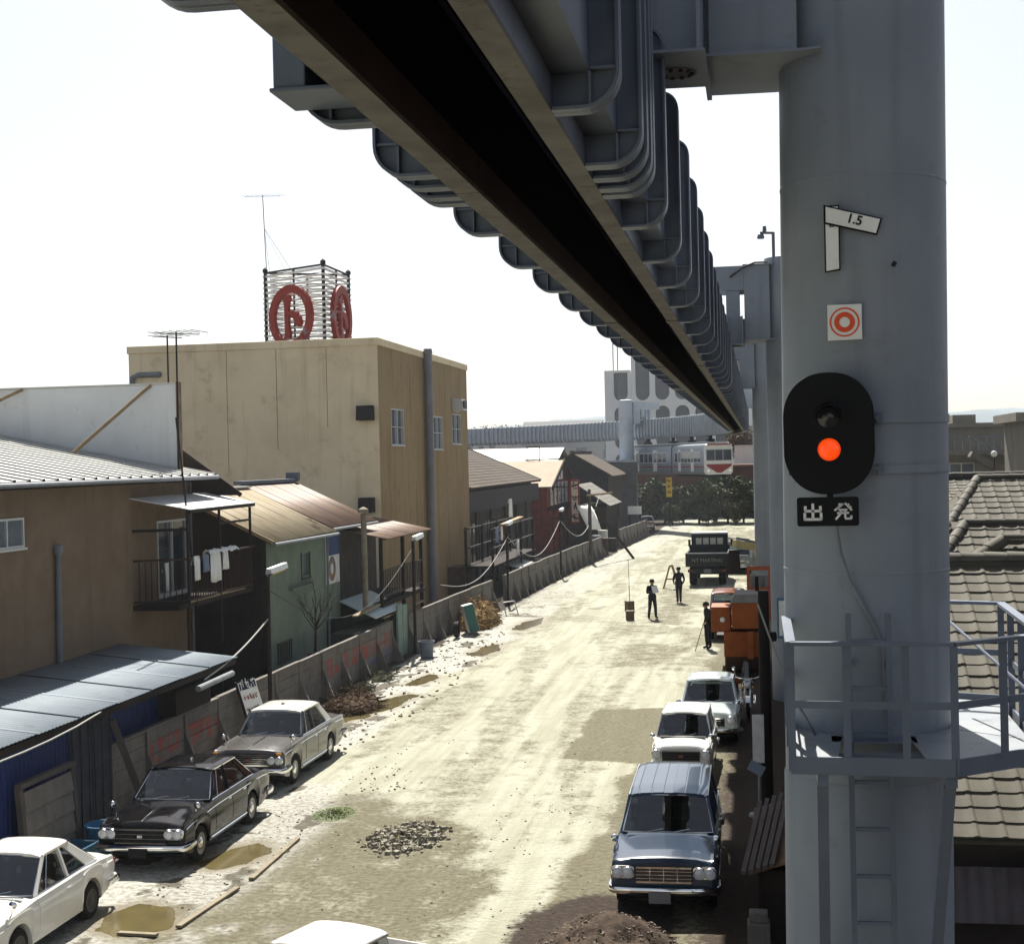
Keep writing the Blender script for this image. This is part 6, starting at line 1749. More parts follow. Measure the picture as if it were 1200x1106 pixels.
    # ---- doors with handles
    for (d0, d1) in S.get('doors', []):
        for s in (-1, 1):
            yy = np.linspace(d0, d1, 9); rows = []
            for y in yy:
                sd = side(float(y)); off = .005
                rows.append([(s*(sd[0][0]-.01), y, sd[0][1]+.05)]+[(s*(x+off), y, z+(.055 if i == 0 else 0)) for i, (x, z) in enumerate(sd[:6])]+[(s*(sd[5][0]-.012), y, sd[5][1]+.004)])
            a = [(p[0]-s*.02, p[1], p[2]) for p in rows[0]]; b_ = [(p[0]-s*.02, p[1], p[2]) for p in rows[-1]]
            mb = MB(); mb.grid([a]+rows+[b_]); d = mb.build('door', body_m, t, smooth=40, fix=True)
            yh = d1-.14; sd = side(yh); x = sd[4][0]+.022
            mb = MB(); mb.obox((s*x, yh, sd[4][1]-.035), (.022, .15, .024)); mb.build('door_handle', CHROME, d, bevel=.006)
    if S.get('side_trim'):
        for s in (-1, 1):
            y0_, y1_ = yf+ra+.04, yr-ra-.04
            mb = MB(); mb.tube([(s*(pw(y)*.972), y, sill+.06) for y in np.linspace(y0_, y1_, 8)], .022, 6); mb.build('sill_trim', CHROME, t)
            if S['side_trim'] > 1:
                mb = MB(); mb.tube([(s*(side(y)[4][0]+.008), y, side(y)[4][1]-.01) for y in np.linspace(.12, L-.1, 30)], .011, 6); mb.build('waist_moulding', CHROME, t)
    # ---- nose
    gz0, gz1, gw = S['grille']
    mb = MB(); mb.box(-W/2*gw, W/2*gw, -.020, .03, gz0, gz1); gr = mb.build('grille', S.get('grille_m', BLACK), t)
    for k in range(S.get('gbars', 3)+1):
        z = gz0+(gz1-gz0)*k/max(1, S.get('gbars', 3)); edge = k in (0, S.get('gbars', 3))
        mb = MB(); mb.box(-W/2*gw-.004, W/2*gw+.004, -.034 if edge else -.028, -.018, z-.010*(1.4 if edge else .5), z+.010*(1.4 if edge else .5)); mb.build('grille_bar', S.get('gbar_m', CHROME), gr)
    for k in range(S.get('gvert', 0)):
        x = -W/2*gw+W*gw*(k+1)/(S['gvert']+1); mb = MB(); mb.box(x-.006, x+.006, -.029, -.018, gz0, gz1); mb.build('grille_bar', S.get('gbar_m', CHROME), gr)
    if S.get('badge'):
        mb = MB(); mb.obox((0, -.036, (gz0+gz1)/2), (.10, .014, .055)); mb.build('badge', S['badge'], gr, bevel=.008)
    for (hx, hz, hr) in S['lamps']:
        for s in (-1, 1):
            c = (s*hx, -.005, hz)
            mb = MB(); mb.lathe([(hr*1.0,-.03),(hr*1.16,-.045),(hr*1.28,-.03),(hr*1.30,.02)], 24, c, 'y'); hd = mb.build('headlight', S.get('bezel', CHROME), t, smooth=50)
            mb = MB(); mb.lathe([(0,-.052),(hr*.5,-.048),(hr*.85,-.038),(hr*1.02,-.026)], 24, c, 'y'); mb.build('headlight_lens', LENS, hd, smooth=60)
    if S.get('pod'):
        for s in (-1, 1):
            x0, x1, z0, z1 = S['pod']
            mb = MB(); mb.prism([(s*x, -.018, z) for x, z in rrect((x0+x1)/2, (z0+z1)/2, x1-x0, z1-z0, min(.07, (z1-z0)*.45))], (0,.05,0)); mb.build('lamp_surround', S.get('pod_m', CHROME), t, fix=True, bevel=.008)
    for (x, z) in S.get('signals', []):
        for s in (-1, 1):
            mb = MB(); mb.obox((s*x, -.03, z), (.11, .03, .05)); mb.build('turn_signal', AMBER, t, bevel=.008)
    def bumper(y, sg, z, hgt=.10):
        w = W/2
        path = [(-w*1.0, y-sg*.42), (-w*1.015, y-sg*.16), (-w*.99, y-sg*.03), (-w*.90, y+sg*.055), (-w*.5, y+sg*.095), (0, y+sg*.105)]
        path = path+[(-p[0], p[1]) for p in reversed(path[:-1])]
        rows = []
        for i, p in enumerate(path):
            a = Vector(path[max(0,i-1)]); b_ = Vector(path[min(len(path)-1,i+1)]); d = (b_-a).normalized(); nn = Vector((d.y, -d.x))*(sg*-1)
            if sg > 0: nn = Vector((-d.y, d.x))
            else: nn = Vector((d.y, -d.x))
            prof = [(-.02,-hgt/2),(.012,-hgt/2),(.026,-hgt*.2),(.026,hgt*.2),(.012,hgt/2),(-.02,hgt/2)]
            rows.append([(p[0]+nn.x*o_, p[1]+nn.y*o_, z+zz) for o_, zz in prof])
        mb = MB(); mb.grid(rows, close=True); mb.add(rows[0], [tuple(range(6))]); mb.add(rows[-1], [tuple(range(6))])
        return mb.build('bumper', S.get('bumper_m', CHROME), t, smooth=40, fix=True)
    bz = S.get('bz', .44)
    fb = bumper(0, -1, bz, S.get('bh', .10)); bumper(L, 1, bz+.02, S.get('bh', .10))
    px = S.get('plate_x', 0); pz = S.get('plate_z', bz-.07)
    mb = MB(); mb.box(px-.165, px+.165, -.155, -.145, pz-.085, pz+.085); mb.build('licence_plate', S.get('plate_m', PLATE), t, bevel=.004)
    for s in (-1, 1):
        mb = MB(); mb.obox((s*W*.40, L+.005, S.get('tz', .66)), (.16, .03, .13)); mb.build('tail_light', REDLENS, t, bevel=.02)
    # ---- small fittings
    if S.get('mirrors', True):
        ym = S.get('mirror_y', yf-.12)
        for s in (-1, 1):
            b_ = Vector((s*pw(ym)*.90, ym, zt(ym)-.005)); m1 = b_+Vector((s*.05, -.06, .15))
            mb = MB(); mb.tube([b_, b_+Vector((s*.01,-.02,.08)), m1], .011, 6); fm = mb.build('fender_mirror', CHROME, t)
            mb = MB(); mb.lathe([(0,-.03),(.05,-.02),(.062,.0),(.058,.012),(0,.014)], 14, m1, 'y'); mb.build('mirror_head', CHROME, fm, smooth=60)
    for s in (-.45, .12):
        mb = MB(); w0 = Vector((s*wb-.02, b0-.085, zb0+.02)); mb.tube([w0, w0+Vector((.38*wb, .02+.045, .045))], .009, 5); mb.build('wiper', S.get('wiper_m', CHROME), t)
    if S.get('cowl', True):
        mb = MB(); mb.box(-wb*.85, wb*.85, b0-.20, b0-.14, zt(b0-.17)+crown*.5, zt(b0-.17)+crown+.012); mb.build('cowl_vent', trim, t)
    if S.get('aerial'):
        mb = MB(); mb.tube([S['aerial'], Vector(S['aerial'])+Vector((0,-.1,.5))], .006, 4); mb.build('aerial', CHROME, t)
    if S.get('hood_trim'):
        mb = MB(); mb.tube([(0, y, zt(y)+crown+.012) for y in np.linspace(.08, b0-.3, 6)], .010, 6); mb.build('bonnet_trim', CHROME, t)
    if S.get('roof_dot'):
        mb = MB(); mb.lathe([(0,.05),(.035,.045),(.04,.0)], 12, (0, t0+.45, ze+.07)); mb.build('roof_fitting', CHROME, t, smooth=60)
    for y in (yf, yr):
        for s in (-1, 1):
            make_wheel(t, s*(W/2-.13), y, wr, .155, S.get('caps', True), S.get('rim_m'))
    if S.get('bed'):
        y0, y1 = S['bed']
        for s in (-1, 1):
            mb = MB(); mb.box(min(s*W*.48, s*W*.455), max(s*W*.48, s*W*.455), y0, y1, zt(y0+.1), zt(y0+.1)+.36); mb.build('bed_side', body_m, t, bevel=.01)
        mb = MB(); mb.box(-W*.47, W*.47, y1-.03, y1, zt(y0+.1), zt(y0+.1)+.36); mb.build('tailgate', body_m, t, bevel=.01)
        mb = MB(); mb.box(-W*.46, W*.46, y0+.02, y1-.04, zt(y0+.1)+.03, zt(y0+.1)+.06); mb.build('bed_floor', DARKINT, t)
        mb = MB(); mb.box(-W*.46, W*.46, y0-.02, y0+.01, zt(y0+.1), zt(y0+.1)+.36); mb.build('bed_front', body_m, t)
    return t

PLANB = [(0,.86),(.05,.93),(.18,.965),(.7,1.0),(2.5,1.0),(3.9,.975),(4.4,.93),(4.65,.88)]
def planL(L, nose=.88, tail=.88): return [(0,nose),(.05,nose+.06),(.2,.97),(.8,1.0),(L-1.2,1.0),(L-.3,.96),(L-.05,.92),(L,tail)]
BLACKPAINT = paint('black_car_paint', (.008,.007,.008), dust=.0, coat=.0, rough=.08, spec=.26)
GREYPAINT = paint('grey_beige_car_paint', (.12,.112,.105), dust=.15, coat=.5, rough=.22, spec=.3)
WHITEPAINT = paint('white_car_paint', (.70,.69,.65), dust=.22, coat=.6)
IVORY = paint('ivory_car_paint', (.72,.70,.66), dust=.12, coat=.6)
BLUEPAINT = paint('slate_blue_car_paint', (.035,.062,.11), dust=.06, coat=.6, rough=.2, spec=.3)
AQUA = paint('pale_aqua_car_paint', (.52,.60,.58), dust=.15, coat=.8)
BROWNSIDE = mat('brown_lower', (.1,.07,.05), None)

# black sedan
make_car('black_sedan', 'glossy black sedan with quad headlights in oval chrome surrounds, parked by the shed', 'car', (-10.76, 23.98, gz(-10.7, 26)), 0, dict(
    L=4.63, W=1.68, H=1.45, yf=.80, yr=3.47, wheel=.31, paint=BLACKPAINT, sill=.25, crown=.05, crease=.70,
    top=[(0,.74),(.08,.81),(.35,.86),(1.3,.92),(1.6,.93),(3.5,.935),(4.1,.91),(4.5,.86),(4.63,.82)], plan=planL(4.63, .90, .90),
    cab=dict(b0=1.42, t0=1.92, t1=3.02, b1=3.66, wb=.89, wt=.72, mid=[(2.30,2.33)], cw=.30, cwt=.16, seat=2.20, rear_seat=3.15),
    doors=[(1.44,2.29),(2.315,3.08)], grille=(.50,.74,.56), gbars=3, grille_m=BLACK, gbar_m=mat('dark_chrome', (.25,.25,.26), None, rough=.2, metal=1.0), badge=CHROME,
    lamps=[(.525,.66,.068),(.685,.66,.068)], pod=(.435,.785,.565,.76), bz=.43, plate_z=.36, plate_m=BLACK, side_trim=2, hood_trim=True, seat_m=SEATP, roof_dot=True, aerial=None))
# grey sedan with white roof
make_car('two_tone_sedan', 'dusty grey-brown sedan with white roof and quad headlights, parked behind the black one', 'car', (-11.02, 30.12, gz(-11, 32)), R(-.8), dict(
    L=4.64, W=1.68, H=1.46, yf=.82, yr=3.40, wheel=.31, paint=GREYPAINT, roof_paint=IVORY, pillar_paint=GREYPAINT, sill=.25, crown=.035, crease=.78,
    top=[(0,.80),(.06,.86),(.4,.89),(1.5,.93),(3.6,.935),(4.4,.90),(4.64,.87)], plan=planL(4.64, .93, .92),
    cab=dict(b0=1.46, t0=1.90, t1=3.10, b1=3.62, wb=.89, wt=.73, mid=[(2.34,2.36)], cw=.34, cwt=.24, seat=2.25, rear_seat=3.15),
    doors=[(1.48,2.33),(2.355,3.02)], grille=(.56,.78,.58), gbars=5, badge=mat('badge_red', (.4,.1,.08), None, rough=.3),
    lamps=[(.545,.665,.072),(.71,.665,.072)], bz=.45, plate_z=.37, plate_m=BLACK, side_trim=2, signals=[(.72,.81)], hood_trim=True, roof_dot=True))
# white coupe, near left
make_car('white_coupe', 'dusty white two-door coupe cut off by the left edge at the front', 'car', (-11.12, 18.42, gz(-11.1, 21)), 0, dict(
    L=3.86, W=1.49, H=1.38, yf=.68, yr=2.96, wheel=.29, paint=WHITEPAINT, sill=.24, crown=.035, crease=.8,
    top=[(0,.70),(.08,.76),(.4,.80),(1.2,.86),(2.6,.87),(3.3,.85),(3.75,.80),(3.86,.76)], plan=planL(3.86, .88, .88),
    cab=dict(b0=1.22, t0=1.72, t1=2.52, b1=3.22, wb=.89, wt=.72, mid=[(2.22,2.16)], cw=.36, cwt=.22, seat=2.0, rear_seat=2.72),
    doors=[(1.22,2.26)], grille=(.46,.62,.60), gbars=4, lamps=[(.56,.63,.08)], bz=.40, side_trim=0, caps=False, rim_m=mat('dirty_rim', (.12,.11,.10), None, rough=.6)))
# slate blue estate
make_car('blue_estate', 'slate-blue estate car with ribbed roof and quad headlights, largest car on the right', 'car', (-1.56, 22.25, gz(-1.5, 24)), R(.6), dict(
    L=4.55, W=1.66, H=1.50, yf=.78, yr=3.30, wheel=.31, paint=BLUEPAINT, sill=.25, crown=.045, crease=.75,
    top=[(0,.80),(.06,.86),(.4,.89),(1.5,.93),(3.6,.94),(4.4,.93),(4.55,.90)], plan=planL(4.55, .92, .93),
    cab=dict(b0=1.40, t0=1.86, t1=4.22, b1=4.46, wb=.90, wt=.76, mid=[(2.28,2.3),(3.10,3.10)], cw=.16, cwt=.14, seat=2.2, rear_seat=3.0, ribs=True),
    doors=[(1.42,2.27),(2.295,3.0)], grille=(.54,.76,.50), gbars=4, gvert=3, grille_m=mat('grille_dark', (.06,.05,.055), None, rough=.4), lamps=[(.545,.68,.072),(.70,.68,.072)],
    pod=(.445,.80,.585,.785), pod_m=CHROME, bz=.42, plate_x=-.06, plate_z=.335, side_trim=1))
# white mini
make_car('white_minicar', 'small boxy white minicar with round headlights right behind the blue estate', 'car', (-1.78, 31.45, gz(-1.8, 33)), R(-1.5), dict(
    L=3.0, W=1.30, H=1.36, yf=.50, yr=2.50, wheel=.26, paint=WHITEPAINT, sill=.24, crown=.04, crease=.7,
    top=[(0,.72),(.06,.78),(.3,.81),(.8,.86),(2.4,.88),(2.85,.86),(3.0,.82)], plan=[(0,.90),(.05,.95),(.25,.99),(.6,1),(2.4,1),(2.85,.96),(3.0,.90)],
    cab=dict(b0=.80, t0=1.16, t1=2.42, b1=2.84, wb=.90, wt=.76, mid=[(1.78,1.78)], cw=.34, cwt=.26, seat=1.55, rear_seat=2.2, novent=True),
    doors=[(.84,1.80)], grille=(.50,.68,.62), gbars=3, gbar_m=mat('dark_grille_bar', (.05,.05,.05), None, rough=.4), badge=mat('badge_dull_red', (.35,.08,.06), None, rough=.4), lamps=[(.525,.62,.085)], bezel=CHROME,
    bz=.38, bh=.085, plate_z=.33, side_trim=0, mirror_y=.35, trim=mat('grey_rubber', (.12,.12,.12), None, rough=.6)))
# pale aqua sedan
make_car('aqua_sedan', 'pale aqua-white sedan parked nose to tail behind the white minicar', 'car', (-1.36, 35.55, gz(-1.4, 37)), R(-1.2), dict(
    L=4.0, W=1.50, H=1.42, yf=.68, yr=3.08, wheel=.29, paint=AQUA, sill=.24, crown=.04,
    top=[(0,.74),(.06,.80),(.4,.84),(1.2,.88),(3.2,.89),(3.8,.85),(4.0,.80)], plan=planL(4.0, .90, .90),
    cab=dict(b0=1.15, t0=1.58, t1=2.72, b1=3.22, wb=.89, wt=.74, mid=[(2.0,2.02)], cw=.3, cwt=.2, seat=1.95, rear_seat=2.75),
    doors=[(1.17,1.99),(2.01,2.66)], grille=(.50,.68,.55), lamps=[(.56,.64,.085)], bz=.40, side_trim=0))
# pickup at the bottom edge
make_car('white_pickup', 'white pickup truck cut off by the bottom edge of the picture', 'pickup truck', (-5.56, 15.14, gz(-5, 16)), R(-20), dict(
    L=2.85, W=1.32, H=1.52, yf=.55, yr=2.3, wheel=.27, paint=WHITEPAINT, sill=.26, crown=.03,
    top=[(0,.82),(.06,.88),(.4,.90),(1.93,.92),(1.99,.68),(2.85,.68)], plan=[(0,.92),(.1,.97),(.5,1),(2.85,.98)],
    cab=dict(b0=.70, t0=1.02, t1=1.84, b1=1.95, wb=.90, wt=.78, cw=.18, cwt=.16, seat=1.5),
    doors=[(.78,1.72)], grille=(.50,.68,.6), lamps=[(.56,.66,.08)], bz=.40, side_trim=0, bed=(2.0,2.84)))
# brick-red jeep-like car facing us, behind the orange machine
REDCAR = paint('brick_red_paint', (.40,.12,.055), dust=.2, coat=.6)
make_car('red_jeep', 'brick-red utility car facing us behind the orange machine', 'car', (-1.30, 55.9, gz(-1.3, 57)), R(0), dict(
    L=3.6, W=1.50, H=1.72, yf=.55, yr=2.7, wheel=.33, paint=REDCAR, sill=.32, crown=.03,
    top=[(0,.92),(.06,.98),(.4,1.0),(1.1,1.04),(3.5,1.04),(3.6,1.0)], plan=planL(3.6, .93, .97),
    cab=dict(b0=1.10, t0=1.34, t1=3.3, b1=3.5, wb=.90, wt=.80, mid=[(2.0,2.0)], cw=.2, cwt=.2, seat=1.8, rear_seat=2.8, novent=True),
    doors=[(1.12,1.98)], grille=(.55,.85,.5), lamps=[(.56,.74,.085)], bz=.48, plate_z=.5, side_trim=0, caps=False))
# small pale car far off beyond the truck
make_car('grey_van', 'pale grey van standing beside and beyond the dark truck', 'van', (-1.35, 87.5, gz(-1, 88)), R(0), dict(
    L=4.2, W=1.6, H=1.9, yf=.7, yr=3.3, wheel=.3, paint=paint('grey_van_paint', (.42,.45,.48), dust=.2), sill=.28, crown=.03,
    top=[(0,1.0),(.06,1.06),(.3,1.08),(4.1,1.1),(4.2,1.05)], plan=planL(4.2, .95, .97),
    cab=dict(b0=.35, t0=.70, t1=3.95, b1=4.12, wb=.92, wt=.83, mid=[(1.3,1.3),(2.6,2.6)], cw=.16, cwt=.16, seat=1.1, rear_seat=2.2, novent=True),
    doors=[(.4,1.28)], grille=(.55,.75,.5), lamps=[(.58,.72,.085)], bz=.42, side_trim=0, caps=False))
t = make_car('small_red_car', 'tiny red and white car far up the lane beside the fence end', 'car', (-10.5, 139, 0), R(8), dict(
    L=3.4, W=1.4, H=1.4, yf=.55, yr=2.7, wheel=.28, paint=paint('far_red_paint', (.45,.05,.04)), roof_paint=IVORY, sill=.25, crown=.03,
    top=[(0,.75),(.06,.8),(.4,.84),(1.0,.88),(3.0,.88),(3.4,.8)], plan=planL(3.4, .9, .9),
    cab=dict(b0=.95, t0=1.35, t1=2.4, b1=2.85, wb=.9, wt=.74, mid=[(1.8,1.8)], cw=.3, cwt=.2, novent=True),
    doors=[(.97,1.8)], grille=(.5,.66,.55), lamps=[(.52,.62,.08)], side_trim=0, caps=False, mirrors=False))

# ---- dark tipper truck seen from behind
TRK = mat('truck_dark_green', (.040,.046,.050), (.03,.034,.036), 2, .5, streak=(.10,.09,.075), samt=.5)
t = thing('dump_truck', 'dark dump truck seen from behind with lettered tailgate and row of small cab windows', 'truck', (-2.85, 80.0, 0))
X0, X1, Y0, Y1 = -4.0, -1.72, 79.4, 83.6
mb = MB(); mb.box(X0+.25, X1-.25, Y0+.2, Y1+2.3, .62, .95); mb.build('chassis', BLACK, t)
mb = MB(); mb.box(X0, X1, Y0+.12, Y1, 1.05, 1.15); mb.build('bed_floor', TRK, t)
for x in (X0, X1-.07):
    mb = MB(); mb.box(x, x+.07, Y0+.12, Y1, 1.152, 1.75); sd_ = mb.build('bed_side', TRK, t, bevel=.01)
    for k in range(5):
        xx = x-.035 if x == X0 else x+.072
        mb = MB(); mb.box(xx, xx+.033, Y0+.3+.9*k, Y0+.4+.9*k, 1.06, 1.74); mb.build('side_rib', TRK, sd_)
mb = MB(); mb.box(X0, X1, Y0, Y0+.07, 1.05, 1.72); tg = mb.build('tailgate', TRK, t, bevel=.01)
mb = MB(); mb.box(X0-.02, X1+.02, Y0-.02, Y0+.09, 1.722, 1.79); mb.build('tailgate_rail', GREYPIPE, tg)
tm = text_mesh('lettering', 'NT MARTING', .27, .008, mat('sign_white', (.38,.36,.33), None, rough=.7), .0)
inst('lettering', tm, tg, (-2.86, Y0-.006, 1.36), FACE_US).location = Vector((-2.86, Y0-.006, 1.38))-ORG[t]
mb = MB(); mb.box(X0, X1, Y1-.06, Y1, 1.152, 2.0); mb.build('head_board', TRK, t)
mb = MB(); mb.prism([(X0+.12,Y1+.15,.9),(X0+.12,Y1+1.9,.9),(X0+.12,Y1+2.0,1.7),(X0+.12,Y1+1.75,2.55),(X0+.12,Y1+.2,2.55)], (X1-X0-.24,0,0)); cb = mb.build('cab', TRK, t, fix=True, bevel=.05)
mb = MB(); mb.box(X0+.1, X1-.1, Y1+.15, Y1+1.8, 2.555, 2.66); mb.build('cab_roof', mat('truck_roof_grey', (.42,.43,.42), None, rough=.5), t, bevel=.03)
for k in range(4):
    x = X0+.38+k*.40
    mb = MB(); mb.box(x, x+.32, Y1+.138, Y1+.148, 1.98, 2.36); mb.build('cab_window', mat('bright_pane', (.5,.5,.47), None, rough=.1), cb, bevel=.004)
for x in (X0+.35, X1-.35):
    for y in (Y0+.95, Y1+1.1):
        mb = MB(); mb.lathe([(.2,-.2),(.44,-.2),(.5,-.12),(.5,.12),(.44,.2),(.2,.2)], 20, (x, y, .5), 'x'); w_ = mb.build('wheel', RUBBER, t, smooth=40)
        mb = MB(); mb.lathe([(0,-.16),(.22,-.2),(.22,.2),(0,.16)], 14, (x, y, .5), 'x'); mb.build('rim', RIM, w_, smooth=40)
mb = MB(); mb.box(-3.05,-2.65,Y0-.02,Y0,.72,.92); mb.build('licence_plate', PLATE, t)
mb = MB(); mb.box(X0+.1, X1-.1, Y0+.02, Y0+.14, .74, .90); mb.build('rear_beam', TRK, t)
for x in (X0+.2, X1-.35):
    mb = MB(); mb.box(x, x+.16, Y0-.01, Y0+.02, .78, .88); mb.build('tail_light', REDLENS, t)
for x in (X0-.12, X1+.02):
    mb = MB(); mb.box(x, x+.14, Y1+1.4, Y1+1.5, 1.8, 2.2); mb.build('mirror', BLACK, t)

# ---- orange machine (roller seen from behind) beside the lane
t = thing('orange_roller', 'orange construction machine with grey-topped engine box seen end-on', 'construction machine', (-.72, 48.5, 0))
def ob(nm, *b, mt=ORANGE, bev=.02, par=None):
    mb = MB(); mb.box(*b); return mb.build(nm, mt, par or t, bevel=bev)
eb = ob('engine_box', -.95, -.02, 46.9, 48.6, 1.50, 2.32)
mb = MB(); mb.prism([(-.99,46.85,2.322),(.02,46.85,2.322),(-.1,47.0,2.58),(-.84,47.0,2.58)], (0,1.7,0)); mb.build('engine_cover', mat('grey_canvas', (.36,.34,.31), (.28,.26,.24), 3, .85), t, fix=True, bevel=.02)
ob('side_tank', -1.62, -1.0, 47.3, 48.6, 1.35, 2.16)
ob('lower_frame', -1.22, -.05, 47.1, 48.9, .58, 1.38)
ob('front_plate', -.48, -.28, 46.88, 46.95, .55, 1.42, bev=.01)
ob('cross_frame', -1.6, .05, 47.35, 47.6, 1.385, 1.49, mt=DARKIRON)
ob('operator_deck', -1.5, -.1, 48.7, 50.2, 1.0, 1.1, mt=DARKIRON)
ob('seat', -.9, -.4, 49.2, 49.7, 1.1, 1.5, mt=BLACK); ob('seat_back', -.9, -.4, 49.7, 49.8, 1.5, 2.0, mt=BLACK)
mb = MB(); mb.lathe([(0,-.55),(.55,-.55),(.58,-.5),(.58,.5),(.55,.55),(0,.55)], 28, (-.65,47.8,.58), 'x'); mb.build('roller_drum', IRON, t, smooth=40)
mb = MB(); mb.lathe([(0,-.6),(.55,-.6),(.6,-.5),(.6,.5),(.55,.6),(0,.6)], 28, (-.65,50.4,.6), 'x'); mb.build('rear_drum', IRON, t, smooth=40)
mb = MB(); mb.tube([(-.15,48.2,2.5),(-.15,48.2,3.05)], .06, 8); mb.build('exhaust', DARKIRON, t)
mb = MB(); mb.lathe([(0,-.02),(.07,-.018),(.085,0)],12,(-1.25,47.28,1.75),'y'); mb.build('lamp', LENS, t, smooth=60)

# ---- excavator arm, barrier, racks
t = thing('hazard_barrier', 'yellow and black striped barrier board at the far right edge of the lane', 'barrier', (.0, 111, 0))
mb = MB(); mb.box(-.35, 1.5, 110.9, 111, .3, 1.55); mb.build('board', BLACK, t)
for k in range(4):
    mb = MB(); x = -.3+.5*k; mb.prism([(x,110.89,.32),(x+.24,110.89,.32),(x+.24+.4,110.89,1.53),(x+.4,110.89,1.53)], (0,-.01,0)); mb.build('stripe', YELLOW, t, fix=True)
for x in (-.1, 1.2):
    mb = MB(); mb.box(x,x+.1,111.002,111.1,-.1,1.5); mb.build('leg', TIMBER, t)
t = thing('excavator', 'pale yellow excavator arm resting low beside the dark truck', 'excavator', (.1, 76, 0))
mb = MB(); mb.beam((-1.35,75.2,2.55),(1.4,76.8,1.85),.34,.36); mb.build('boom', mat('faded_yellow', (.50,.42,.22), (.40,.33,.17), 3, .5), t, bevel=.03)
mb = MB(); mb.beam((-1.2,75.1,2.8),(.8,76.4,2.25),.12,.12); mb.build('ram', GREYPIPE, t, bevel=.02)
mb = MB(); mb.box(.6,2.0,76.6,78.4,.7,2.2); mb.build('house', mat('faded_blue', (.16,.21,.27), None, rough=.5), t, bevel=.05)
mb = MB(); mb.box(.5,2.1,76.4,78.8,-.05,.65); mb.build('track', BLACK, t, bevel=.1)
mb = MB(); mb.prism([(-1.75,75.0,1.0),(-1.0,75.0,1.0),(-1.1,75.0,2.2),(-1.6,75.0,2.2)], (0,.5,0)); mb.build('bucket', DARKIRON, t, fix=True)
t = thing('orange_rack', 'orange-red steel frame rack standing in front of the third column', 'rack', (.0, 63.5, 0))
for x in (-.55, .35):
    for y in (63, 64):
        mb = MB(); mb.box(x-.06,x+.06,y-.06,y+.06,-.1,2.2); mb.build('post', mat('rack_orange', (.46,.12,.05), None, rough=.6), t)
for z in (.6, 1.3, 2.15):
    for y in (63, 64):
        mb = MB(); mb.beam((-.6,y,z),(.4,y,z),.08,.1); mb.build('cross_bar', t.children[0].data.materials[0], t)
for k in range(3):
    mb = MB(); mb.lathe([(0,0),(.16,0),(.18,.1),(.18,.5),(0,.55)],10,(-.35+.3*k,63.5,1.35)); mb.build('tin', GREYPIPE, t, smooth=50)

# ---- motorcycle facing us with a tall windscreen
t = thing('motorcycle', 'motorcycle with tall clear windscreen parked under the beam by the black pole', 'motorcycle', (-.42, 40.2, 0))
mx = -.42
for y in (39.3, 40.75):
    mb = MB(); mb.lathe([(.22,-.04),(.29,-.045),(.31,-.02),(.31,.02),(.29,.045),(.22,.04)],22,(mx,y,.31),'x'); w_ = mb.build('wheel', RUBBER, t, smooth=50)
    mb = MB(); mb.lathe([(0,-.05),(.05,-.05),(.05,.05),(0,.05)],10,(mx,y,.31),'x')
    for k in range(8):
        a = math.pi*k/8; mb.tube([(mx,y-.23*math.cos(a),.31-.23*math.sin(a)),(mx,y+.23*math.cos(a),.31+.23*math.sin(a))],.004,4)
    mb.build('spokes', CHROME, w_)
for s in (-.07,.07):
    mb = MB(); mb.tube([(mx+s,39.3,.31),(mx+s,39.62,.98)],.024,8); mb.build('front_fork', CHROME, t, smooth=60)
mb = MB(); mb.tube([(mx-.36,39.75,1.06),(mx-.2,39.62,1.03),(mx,39.6,1.0),(mx+.2,39.62,1.03),(mx+.36,39.75,1.06)],.014,8); mb.build('handlebar', CHROME, t, smooth=60)
mb = MB(); mb.lathe([(0,-.07),(.07,-.06),(.085,-.03)],18,(mx,39.48,.86),'y'); hl = mb.build('headlight', LENS, t, smooth=60)
mb = MB(); mb.lathe([(.088,-.04),(.09,0),(.06,.1),(0,.12)],18,(mx,39.48,.86),'y'); mb.build('headlight_shell', CHROME, hl, smooth=60)
mb = MB(); rows = []
for j_ in range(5):
    f = j_/4; rows.append([(mx+(.17-.03*f)*u*(1-.25*f*f*abs(u)), 39.45+.10*u*u+.16*f, .98+.50*f) for u in (-1,-.5,0,.5,1)])
mb.grid(rows); mb.build('windscreen', glass_mat('scratched_perspex', (.55,.58,.60), .15, 1.45, .10), t, smooth=80)
mb = MB(); mb.lathe([(0,-.26),(.10,-.24),(.15,-.1),(.15,.08),(.10,.24),(0,.26)],14,(mx,40.0,.80),'y'); mb.build('tank', paint('motorcycle_black', (.02,.02,.025)), t, smooth=60)
mb = MB(); mb.obox((mx,40.55,.82),(.24,.62,.10)); mb.build('saddle', BLACK, t, bevel=.04)
mb = MB(); mb.obox((mx,40.05,.45),(.26,.36,.34)); mb.build('engine', GREYPIPE, t, bevel=.05)
mb = MB(); mb.tube([(mx+.16,39.95,.35),(mx+.17,40.3,.28),(mx+.17,41.0,.33)],.04,8); mb.build('exhaust', CHROME, t, smooth=60)
mb = MB(); rows = [[(mx+s*.06, 39.3+.335*math.cos(a), .31+.335*math.sin(a)) for s in (-1,0,1)] for a in [R(20+130*k/10) for k in range(11)]]
mb.grid(rows); mb.build('front_mudguard', CHROME, t, smooth=80)
for s in (-.3,.3):
    mb = MB(); mb.tube([(mx+s,39.72,1.06),(mx+s*1.2,39.7,1.26)],.008,5); m_ = mb.build('mirror', CHROME, t)
    mb = MB(); mb.lathe([(0,-.015),(.05,-.01),(.055,0),(0,.01)],12,(mx+s*1.2,39.7,1.28),'y'); mb.build('mirror_glass', CHROME, m_, smooth=60)
